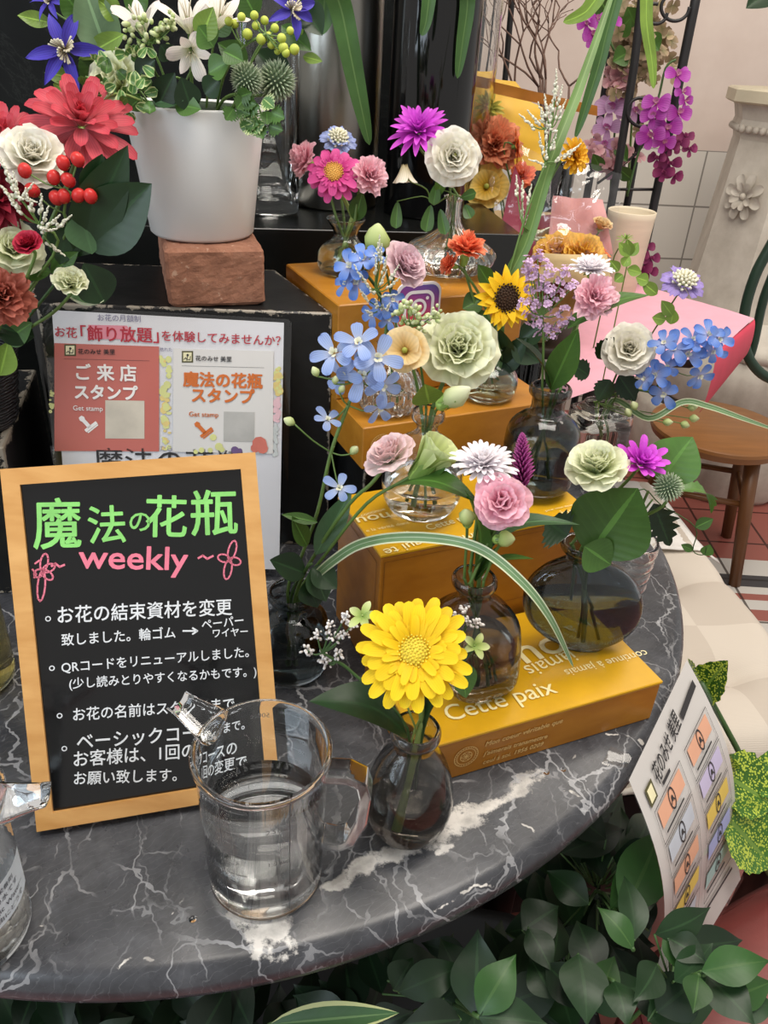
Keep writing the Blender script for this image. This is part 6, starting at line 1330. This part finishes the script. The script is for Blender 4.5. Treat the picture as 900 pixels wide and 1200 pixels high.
# bare twigs
tw = thing('twig_bundle', 'bundle of bare brown twigs in front of the pink wall', 'branch', pl(650, 150, 1.95)); rg = random.Random(4)
def twig(p, d, L, r, depth, mb):
    q = p+d*L*.5+V((rg.gauss(0, .008), rg.gauss(0, .008), 0)); e = p+d*L; mb.tube([p, q, e], [r, r*.9, r*.75], 5, True, 2)
    if depth == 0: mb.ball(e, r*1.6, 6, 4, 1.5, d); return
    for k in range(2): twig(e, (d+V((rg.gauss(0, .5), rg.gauss(0, .3), rg.gauss(.15, .3)))).normalized(), L*rg.uniform(.6, .85), r*.72, depth-1, mb)
mb = MB()
for x in (612, 625, 634, 640, 648, 655): twig(pl(640+(x-640)*.5, 175, 1.95), (pl(x+rg.uniform(-14, 20), 70, 1.95+rg.uniform(-.1, .1))-pl(640, 175, 1.95)).normalized(), .14, .0034, 4, mb)
mb.build('twigs', mat('twig_brown', '#6b5348', .8, .2, 60), tw)
tv = thing('tall_vase', 'clear glass vase holding the twigs behind the cellophane bouquet', 'vase', V((pl(650, 170, 1.95).x, 1.95, -.7))); P = V((pl(640, 200, 1.95).x, 1.95, -.7)); mb = MB(); mb.lathe([(0, 0), (0, .05), (.01, .06), (1.02, .065), (1.02, .062), (.03, .056), (.03, 0)], 32, P); mb.build('glass_body', CLEAR, tv)
#@@PART7
# ------------------------------------------------------------------ stone pedestal
SX, SY = 1.13, 2.52
def stone():
    n = N('carved_stone'); no = n.noise(12, 6, rough=.6); n.set(Base_Color=n.ramp(no.outputs[0], [(.3, H('#b5ada0')), (.7, H('#d3ccc0'))]), Roughness=.8); n.bump(n.noise(60, 5).outputs[0], .15); return n.m
ST = stone(); pd = thing('stone_pedestal', 'carved pale stone pedestal with a rosette at the right', 'pedestal', (SX, SY, -.7)); C0 = V((SX, SY, 0))
mb = MB(); mb.lathe([(-.13, 0), (-.13, .235), (-.03, .225), (.34, .198), (.358, .202), (.358, 0)], 8, C0, 2, R(22.5-12)); mb.build('shaft', ST, pd, False)
mb = MB(); mb.lathe([(.358, 0), (.358, .205), (.375, .210), (.39, .206), (.42, .216), (.428, .222), (.428, 0)], 8, C0, 2, R(22.5-12)); mb.build('capital', ST, pd, False)
mb = MB()
for k in range(56):
    a = 2*PI*k/56; q = PI/8; aa = (a-R(10.5)) % (PI/4)-PI/8; rr = .208*math.cos(PI/8)/math.cos(aa); mb.ball(C0+V((math.cos(a)*rr, math.sin(a)*rr, .367)), .0105, 6, 5)
mb.build('bead_moulding', ST, pd)
mb = MB(); mb.lathe([(.429, 0), (.429, .237), (.434, .245), (.462, .245), (.467, .238), (.467, 0)], 8, C0, 2, R(22.5-12)); mb.build('top_slab', mat('beige_stone', '#c9bfa6', .6, .06, 12), pd, False)
fl2 = lambda n_, a_: (lambda a, z: 1+a_*abs(math.sin(n_*a/2))**.5-a_)
mb = MB(); mb.lathe([(-.225, 0), (-.225, .305), (-.20, .312), (-.18, .29), (-.16, .256), (-.13, .242), (-.13, 0)], 96, C0, shape=None); mb.build('torus_moulding', ST, pd)
mb = MB(); mb.lathe([(-.40, 0), (-.40, .278), (-.385, .292), (-.29, .302), (-.226, .304), (-.226, 0)], 160, C0, shape=fl2(26, .035)); mb.build('fluted_drum', ST, pd)
mb = MB(); mb.lathe([(-.43, 0), (-.43, .284), (-.40, .284), (-.40, 0)], 64, C0); mb.build('dark_joint', mat('dark_joint', '#4a453f', .8, .1, 20), pd)
mb = MB(); mb.lathe([(-.7, 0), (-.7, .28), (-.68, .295), (-.55, .308), (-.455, .312), (-.43, .302), (-.43, 0)], 160, C0, shape=fl2(22, .04)); mb.build('fluted_base', ST, pd)
ra = R(22.5-12-90-22.5); # face turned towards the table
best = None
for k in range(8):
    a = R(22.5-12)+PI/8+k*PI/4; d = V((math.cos(a), math.sin(a), 0)); s_ = d.dot((pl(866, 190, 2.35)-C0).normalized()*1)
    if best is None or s_ > best[0]: best = (s_, d)
d = best[1]; sd = V((-d.y, d.x, 0)); rc = C0+d*(.212*math.cos(PI/8))+V((0, 0, .20)); mb = MB(); nrm = (d+V((0, 0, .07))).normalized()
petals(mb, rc, nrm, 8, .058, .019, 22, -8, .006, .002, 'round', .3, 0, jit=.02); petals(mb, rc, nrm, 8, .038, .0135, 45, 5, .004, .006, 'round', .4, 0, jit=.02, ph=.4); mb.ball(rc+nrm*.012, .010, 10, 6); mb.build('rosette', ST, pd)
P = V((SX+.11, SY-.02, .4672)); dp = thing('plant_pot', 'dark plant pot on the pedestal cut by the right edge', 'pot', P); mb = MB(); mb.lathe([(0, 0), (0, .075), (.15, .092), (.155, .098), (.175, .098), (.175, .09), (.02, .07), (.02, 0)], 32, P); mb.build('pot_body', mat('charcoal_pot', '#2b2a2c', .4, .1, 10), dp)
pt_ = P+V((-.02, -.02, .16)); gl = start('potted_foliage', 'dark green leaf dipping in at the top right corner', 'plant', [P+V((0, 0, .03)), pt_, pl(905, -25, 2.35)], None, .004, STEMD); add_leaf(gl, pl(915, -20, 2.35), pl(874, 10, 2.3), .034, LEAFD, up=tocam(P))
# ------------------------------------------------------------------ stool
SC = V((.875, 1.95, -.30)); sl = thing('wooden_stool', 'round brown wooden stool in front of the stone pedestal', 'stool', (SC.x, SC.y, -.7)); SW = mat('stool_wood', '#8a5a2c', .3, .15, 6, stretch=(1, 8, 1)); SWD = mat('stool_leg_wood', '#6b4423', .4, .15, 10)
mb = MB(); mb.lathe([(-.036, 0), (-.036, .158), (-.030, .171), (-.012, .178), (-.004, .176), (0, .168), (0, 0)], 56, SC); mb.build('seat', SW, sl, 'auto')
for a in (-59, -149, 121, 31):
    d = V((math.cos(R(a)), math.sin(R(a)), 0)); mb = MB(); mb.tube([SC+d*.12+V((0, 0, -.036)), SC+d*.185+V((0, 0, -.40))], [.021, .016], 8, True, 1); mb.build('leg', SWD, sl)
mb = MB(); pts = [SC+V((math.cos(R(a))*.14, math.sin(R(a))*.14, -.17)) for a in (-59, 31, 121, 211, 301)]; mb.tube(pts, .009, 6, True, 1); mb.build('stretcher', SWD, sl)
# green hose loop
mb = MB(); mb.tube([pl(*p, 1.75) for p in ((925, 250), (902, 290), (884, 325), (872, 370), (874, 410), (888, 434), (908, 445), (930, 440))], .0115, 10, True, 4); mb.tube([pl(*p, 1.77) for p in ((915, 300), (895, 350), (884, 400), (878, 420))], .010, 10, True, 4)
hs_ = [(V((1.0, 1.75, -.7)))]
o = mb.build('garden_hose', mat('dark_green_rubber', '#20382a', .4, .1, 20), None, True, pl(880, 400, 1.75)); tag(o, 'dark green hose loop hanging in at the right edge before the pedestal', 'hose')
# ------------------------------------------------------------------ bench with cushion
def bil(A, B, C, D, u, v): return A*(1-u)*(1-v)+B*u*(1-v)+C*u*v+D*(1-u)*v
KA, KB, KC, KD = V((.16, .665, -.285)), V((.665, .765, -.285)), V((.565, 1.50, -.285)), V((.12, 1.42, -.285))
bn_ = thing('bench', 'low black bench under the cream cushion', 'bench', ((KA+KC)/2).xy.to_3d()+V((0, 0, -.7))); BB = mat('bench_black', '#1c1a1a', .35, .15, 20)
mb = MB(); k = [p+V((0, 0, 0)) for p in (KA, KB, KC, KD)]; mb.add([p+V((0, 0, -.05)) for p in k]+[p+V((0, 0, -.002)) for p in k], [(3, 2, 1, 0), (4, 5, 6, 7), (0, 1, 5, 4), (1, 2, 6, 5), (2, 3, 7, 6), (3, 0, 4, 7)]); mb.build('bench_top', BB, bn_, False)
for p, dx, dy in ((KA, .03, .03), (KB, -.03, .03), (KC, -.03, -.03), (KD, .03, -.03)): mb = MB(); mb.box((p.x+dx, p.y+dy, -.7), .045, .045, .365, R(8), .003); mb.build('leg', BB, bn_)
mb = MB(); mb.box(((KA.x+KB.x)/2-.05, (KA.y+KB.y)/2+.02, -.55), .30, .02, .12, R(11), .003); mb.build('apron', BB, bn_)
def linen():
    n = N('cream_check_linen'); c = n.coord(); m = n.n('Mapping', {'Vector': c, 'Rotation': (0, 0, R(-9))}); ck = n.n('TexChecker', {'Vector': m, 'Scale': 8.5, 'Color1': H('#c9bfb2'), 'Color2': H('#bcb1a4')}); w = n.n('TexWave', {'Vector': m, 'Scale': 170.0, 'Distortion': 2.0}, bands_direction='Y')
    n.set(Base_Color=n.mix(.1, ck, n.ramp(w.outputs[1], [(0, H('#b8ac9c')), (1, H('#e8dfd2'))])), Roughness=.9); n.bump(w.outputs[1], .15, .001); return n.m
cu = thing('seat_cushion', 'cream checked seat cushion on the bench beside the table', 'cushion', (KA+KC)/2); LIN = linen(); HC = .062
tufts = [(u, v) for u in (.3, .72) for v in (.2, .5, .8)]
def ctop(u, v):
    e = min(u, 1-u)*.5; f = min(v, 1-v)*.75; ed = min(e, f); h = HC*(1-max(0, 1-ed/.045)**2.2*.75); p = bil(KA, KB, KC, KD, u, v)
    for a, b in tufts: dd = math.hypot((u-a)*.5, (v-b)*.75); h -= .024*math.exp(-(dd/.035)**2)+.007*math.exp(-abs((v-b)*.75)/.012)*.6
    return p+V((0, 0, h+.003*noise.noise(p*14)))
mb = MB(); mb.grid(60, 44, lambda t, q: (ctop(q, t), (t, q, .5))); n_ = 45
for seq in ([(q/44, 0) for q in range(45)], [(q/44, 1) for q in range(44, -1, -1)], [(0, t/60) for t in range(60, -1, -1)], [(1, t/60) for t in range(61)]):
    vs = []; 
    for u, v in seq: vs += [ctop(u, v), bil(KA, KB, KC, KD, u, v)+V((0, 0, .002))]
    mb.add(vs, [(i*2+1, i*2+3, i*2+2, i*2) for i in range(len(seq)-1)])
mb.add([KA+V((0, 0, .002)), KD+V((0, 0, .002)), KC+V((0, 0, .002)), KB+V((0, 0, .002))], [(0, 1, 2, 3)]); mb.build('cushion_body', LIN, cu)
for a, b in tufts: mb = MB(); mb.ball(ctop(a, b)+V((0, 0, .003)), .007, 8, 5, .5); mb.build('tuft_button', LIN, cu)
mb = MB(); mb.tube([bil(KA, KB, KC, KD, u/30, 0)+V((0, -.003, .014+.002*math.sin(u*2.4))) for u in range(31)], .0042, 6, True, 1); mb.build('piping', mat('white_piping', '#dcd4c8', .9, .05, 80), cu)
def floral():
    n = N('white_cloth_red_print'); c = n.coord(); v = n.n('TexVoronoi', {'Vector': c, 'Scale': 5.5}); d = n.math('ADD', v.outputs['Distance'], n.math('MULTIPLY_ADD', n.noise(50, 4).outputs[0], .24, -.12)); m = n.ramp(d, [(.085, (.75, .75, .75, 1)), (.13, (0, 0, 0, 1))])
    n.set(Base_Color=n.mix(m, n.ramp(n.noise(14, 4).outputs[0], [(.35, H('#d9d5cf')), (.65, H('#e6e3de'))]), H('#d67a6a')), Roughness=.85); return n.m
def cl(t, q):
    u = .02+q*.975; v = .60+t*.40; p = ctop(min(u, .999), min(v, .999)); p.z = max(p.z, KA.z+HC*.7)+.004+.008*abs(noise.noise(V((u*9, v*7, 2))))+(.006 if t < .04 else 0); return p+V((.012*(q**8), 0, -.02*(q**12))), (t, q, .5)
mb = MB(); mb.grid(26, 30, cl); o = mb.build('cloth', floral(), None, True, (KC+KD)/2); tag(o, 'white cloth with red flower print laid over the far end of the cushion', 'cloth')
so = o.modifiers.new('thick', 'SOLIDIFY'); so.thickness = .0015
# ------------------------------------------------------------------ laminated schedule sheet hanging off the table edge
SA, SB, SC_, SD = atz(737, 914, .0035), atz(805, 773, .0035), atz(868, 1030, -.225), atz(772, 1192, -.225)
def sched(u, v, h=0):
    p = bil(SA, SB, SC_, SD, u, v); nr = (SB-SA).cross(SD-SA).normalized(); nr = -nr if nr.dot(tocam(SA)) < 0 else nr
    out = ((SA+SB)/2-TC); out.z = 0; out.normalize(); return p+out*(.016*math.sin(PI*min(1, v*1.2)))*1+V((0, 0, .012*math.sin(PI*v)))+nr*h
sh_ = thing('schedule_sheet', 'laminated colour-coded schedule sheet hanging off the right table edge', 'sheet', SA.lerp(SB, .5))
def smap(mb, u0, v0, u1, v1, h, n=12): mb.grid(n, n, lambda t, q: (sched(u0+(u1-u0)*q, v0+(v1-v0)*t, h), (t, q, .5)))
mb = MB(); smap(mb, .0, .0, 1, 1, 0, 20); mb.build('paper', petal_mat('schedule_paper', '#e6e2de', '#e8e4e0', '#e6e2de', .25, .02, .4, 0), sh_); mb = MB(); smap(mb, -.02, -.01, 1.02, 1.01, .0012, 20); mb.build('lamination_film', film('clear_film'), sh_)
BC = {k: mat('block_'+k, c, .5, .05) for k, c in (('orange', '#d9a284'), ('lavender', '#bdb4d2'), ('yellow', '#d8bb58'), ('blue', '#9fa6d2'), ('teal', '#9dbcb8'), ('grey', '#b9bfc9'))}
INK = mat('black_ink', '#2a2829'); bl_ = {}
rows = [(.17, .30, 'orange', 'orange'), (.31, .44, 'grey', 'lavender'), (.45, .58, 'orange', 'yellow'), (.59, .72, 'yellow', 'blue'), (.73, .86, 'grey', 'teal')]
ink = MB(); S3 = lambda u, v, h=0: sched(u, 1-v, h)
for v0, v1, a, b in rows:
    for u0, u1, k in ((.08, .46, a), (.54, .92, b)):
        m_ = MB(); bl_[(v0, u0)] = (k, m_); smap(m_, u0+.03, v0+.015, u1-.03, v1-.045, .0016, 5); uc, vc = (u0+u1)/2, (v0+v1)/2-.015
        line(ink, sched, [(u0, v0), (u1, v0), (u1, v1), (u0, v1), (u0, v0)], .003, .0020)
        disc(ink, sched, uc, vc, .036, .0022, .029, 18, .042); disc(ink, sched, uc, vc, .012, .0022, 0, 8); line(ink, sched, [(uc-.02, vc+.015), (uc, vc-.005), (uc+.02, vc+.015)], .006, .0022)
        line(ink, sched, [(u0+.05+.03*i, v1-.022) for i in range(9)], .008, .0022)
for k, m_ in bl_.values(): m_.build('colour_block', BC[k], sh_)
write(ink, S3, '花のみせ 美里', (.20, .875), (.62, .905), .012, 1.2, .0022); line(ink, sched, [(.66, .085), (.74, .08), (.82, .075), (.92, .07)], .03, .0022); line(ink, sched, [(.24, .145), (.34, .145)], .014, .0022); line(ink, sched, [(.5, .89), (.9, .90)], .010, .0022)
ink.build('printed_text', INK, sh_, False); mb = MB(); smap(mb, .07, .08, .16, .15, .0018, 3); e_ = mb.build('emblem_frame', mat('olive_ink', '#4d4a28'), sh_); mb = MB(); smap(mb, .085, .09, .145, .14, .0021, 3); mb.build('emblem_field', mat('cream_ink', '#e4ddb4'), sh_)
mb = MB(); q = atz(722, 890, .0012); dr = (SA-SB).normalized(); od = V((-dr.y, dr.x, 0)); sheet(mb, (q-dr*.012-od*.009, q+dr*.012-od*.009, q+dr*.012+od*.011, q-dr*.012+od*.011), 8, 8, .0010, 60, 3); mb.build('adhesive_tape', film('tape', (.95, .95, .95, 1), .4), sh_)
# ------------------------------------------------------------------ aucuba leaves, red leather seat
AUC = leaf_mat('aucuba_leaf', '#3f6a22', '#6f8f3a', .2, .35, 0, None, '#b9c94a'); ap = V((.545, .652, -.7)); au = start('aucuba_plant', 'yellow-spotted aucuba leaves poking up by the cushion', 'plant', [ap, V((.54, .648, -.4)), V((.49, .648, -.25)), pl(822, 800, .70)], None, .004, STEMD)
for q0, q1, w_, y0 in (((812, 822), (853, 774), .022, .71), ((815, 812), (806, 772), .014, .72), ((815, 818), (836, 846), .013, .70)): add_leaf(au, pl(*q0, y0), pl(*q1, y0-.01), w_, AUC, jagged=.15, up=V((0, -.3, 1)))
au2 = start('aucuba_plant', 'yellow-spotted aucuba leaves below the cushion at the right edge', 'plant', [ap+V((.04, -.005, 0)), V((.58, .645, -.45)), pl(850, 960, .56)], None, .004, STEMD)
for q0, q1, w_, y0 in (((838, 900), (908, 945), .036, .60), ((845, 950), (905, 1015), .036, .56), ((838, 930), (850, 884), .022, .61), ((850, 975), (842, 1010), .014, .57), ((880, 900), (920, 920), .028, .62)): add_leaf(au2, pl(*q0, y0), pl(*q1, y0-.015), w_, AUC, jagged=.12, up=V((-.1, -.4, 1)))
LEA = mat('oxblood_leather', '#7c3a36', .42, .12, 14, .12, 120); pf = thing('leather_pouf', 'oxblood red leather seat at the lower right edge', 'pouf', (.535, .435, -.7))
mb = MB(); mb.lathe([(0, 0), (0, .17), (.02, .185), (.2, .195), (.30, .192), (.345, .18), (.364, .15), (.37, .08), (.37, 0)], 40, (.535, .435, -.7), 4.5, R(30)); mb.build('leather_cover', LEA, pf)
mb = MB(); mb.lathe([(.318, .1875), (.322, .1935), (.326, .1865)], 40, (.535, .435, -.7), 4.5, R(30)); mb.build('seam_piping', mat('dark_leather', '#5b2623', .5, .1, 20), pf)
# ------------------------------------------------------------------ ruscus foliage under the table
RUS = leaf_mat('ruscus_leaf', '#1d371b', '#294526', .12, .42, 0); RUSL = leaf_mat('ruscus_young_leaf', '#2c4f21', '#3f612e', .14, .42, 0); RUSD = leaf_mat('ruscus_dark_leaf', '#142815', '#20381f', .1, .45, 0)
TRG = V((-.06, .42, -.7)); tr = thing('planter_trough', 'dark planter under the table edge full of ruscus', 'planter', TRG); mb = MB(); mb.lathe([(0, 0), (0, .31, .17), (.01, .32, .18), (.26, .34, .20), (.28, .345, .205), (.28, .33, .19), (.25, .32, .185), (.25, 0)], 48, TRG, 5.0); mb.build('pot_body', mat('dark_planter', '#1f1e1d', .6, .1, 20), tr)
def ruscus(label, base, leaves, tips, m_=None):
    b = V(base); ps = [atz(*q[0], q[2]) for q in leaves]; c = sum(ps, V())/len(ps); hi = max(ps, key=lambda p: (p-b).length)
    pts = [b, b.lerp(c, .5)+V((0, 0, .02)), c, hi]; t = start('ruscus_branch', label, 'foliage', pts, 'ruscus branches under the table edge', .0022, STEMD)
    mb = MB()
    for p in ps: mb.tube([c.lerp(p, .2), p], .0010, 5, True, 1)
    mb.build('twigs', STEMD, t); mbs = {}
    for q0, q1, z, hw, dz, mm in leaves:
        k = mbs.setdefault(mm.name, (MB(), mm))[0]; leaf_grid(k, atz(*q0, z), atz(*q1, z+dz), hw*.98, shape='ovate', up=V((FR.gauss(0, .2), -.5+FR.gauss(0, .2), 1)), droop=FR.uniform(.03, .14), fold=FR.uniform(.02, .2), wave=.06)
    for k, (mb, mm) in mbs.items(): mb.build('leaves', mm, t)
L_ = lambda a, b, z, hw, dz, m_=RUS: (a, b, z, hw, dz, m_)
rg = random.Random(17)
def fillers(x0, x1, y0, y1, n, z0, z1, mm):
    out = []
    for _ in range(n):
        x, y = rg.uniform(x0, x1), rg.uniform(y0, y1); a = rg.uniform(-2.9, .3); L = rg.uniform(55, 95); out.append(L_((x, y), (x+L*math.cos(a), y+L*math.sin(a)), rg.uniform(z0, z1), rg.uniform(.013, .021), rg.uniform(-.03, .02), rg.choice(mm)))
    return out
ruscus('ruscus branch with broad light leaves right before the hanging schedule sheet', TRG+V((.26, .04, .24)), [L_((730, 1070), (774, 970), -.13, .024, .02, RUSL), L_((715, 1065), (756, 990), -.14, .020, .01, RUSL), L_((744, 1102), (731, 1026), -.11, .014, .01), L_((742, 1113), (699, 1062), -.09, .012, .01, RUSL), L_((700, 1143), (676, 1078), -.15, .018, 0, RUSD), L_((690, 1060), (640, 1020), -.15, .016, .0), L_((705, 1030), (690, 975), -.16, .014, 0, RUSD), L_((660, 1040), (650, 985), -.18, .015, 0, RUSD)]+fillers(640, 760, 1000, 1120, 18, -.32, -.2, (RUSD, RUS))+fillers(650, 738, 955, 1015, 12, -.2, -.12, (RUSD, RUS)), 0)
ruscus('ruscus branch spreading to the lower right over the red leather', TRG+V((.29, 0, .24)), [L_((767, 1095), (833, 1063), -.10, .013, .01), L_((822, 1138), (903, 1126), -.09, .015, .01, RUSL), L_((828, 1143), (886, 1203), -.10, .018, .0), L_((819, 1143), (812, 1188), -.09, .012, 0, RUSL), L_((783, 1099), (830, 1130), -.10, .013, 0), L_((800, 1140), (782, 1080), -.11, .013, .01, RUSL), L_((790, 1150), (835, 1105), -.11, .014, .01), L_((770, 1130), (742, 1175), -.11, .014, 0), L_((850, 1170), (905, 1150), -.13, .014, 0, RUSL), L_((855, 1180), (910, 1178), -.14, .013, 0)]+fillers(740, 800, 1110, 1200, 10, -.24, -.15, (RUS, RUSD)), 0)
ruscus('ruscus branch with big hanging leaves below the middle of the table edge', TRG+V((.22, 0, .24)), [L_((678, 1118), (688, 1203), -.12, .021, -.01), L_((612, 1090), (655, 1062), -.14, .020, 0, RUS), L_((619, 1087), (648, 1140), -.13, .014, -.01, RUS), L_((640, 1130), (700, 1190), -.14, .016, 0, RUSD), L_((650, 1170), (620, 1120), -.15, .015, 0), L_((720, 1150), (735, 1205), -.12, .014, 0), L_((700, 1170), (720, 1120), -.13, .013, 0, RUSL)]+fillers(590, 720, 1080, 1210, 18, -.30, -.17, (RUSD, RUS)), 0)
ruscus('ruscus branch with upright pointed leaves at the bottom middle', TRG+V((.10, -.02, .24)), [L_((558, 1192), (560, 1088), -.11, .021, .03), L_((561, 1190), (605, 1118), -.10, .016, .02, RUSL), L_((461, 1160), (484, 1122), -.13, .014, .01), L_((467, 1163), (547, 1130), -.12, .015, .01), L_((561, 1192), (642, 1200), -.10, .016, 0), L_((540, 1195), (470, 1200), -.11, .016, 0, RUSD), L_((520, 1170), (560, 1140), -.15, .015, 0, RUSD)]+fillers(430, 600, 1120, 1210, 22, -.28, -.16, (RUSD, RUS, RUSD)), 0)
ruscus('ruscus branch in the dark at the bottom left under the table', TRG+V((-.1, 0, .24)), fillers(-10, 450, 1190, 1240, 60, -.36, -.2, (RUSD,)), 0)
o = None
vb = start('variegated_leaf_sprig', 'leaf with a pale edge at the bottom edge left of the ruscus', 'foliage', [TRG+V((-.12, -.05, .24)), atz(300, 1215, -.14), atz(330, 1200, -.10)], None, .0015, STEMD); add_leaf(vb, atz(318, 1200, -.10), atz(468, 1187, -.08), .011, leaf_mat('edged_leaf', '#35562f', '#5f7d4d', .15, .35, .05, '#b9bd84'), up=V((0, -.4, 1)))
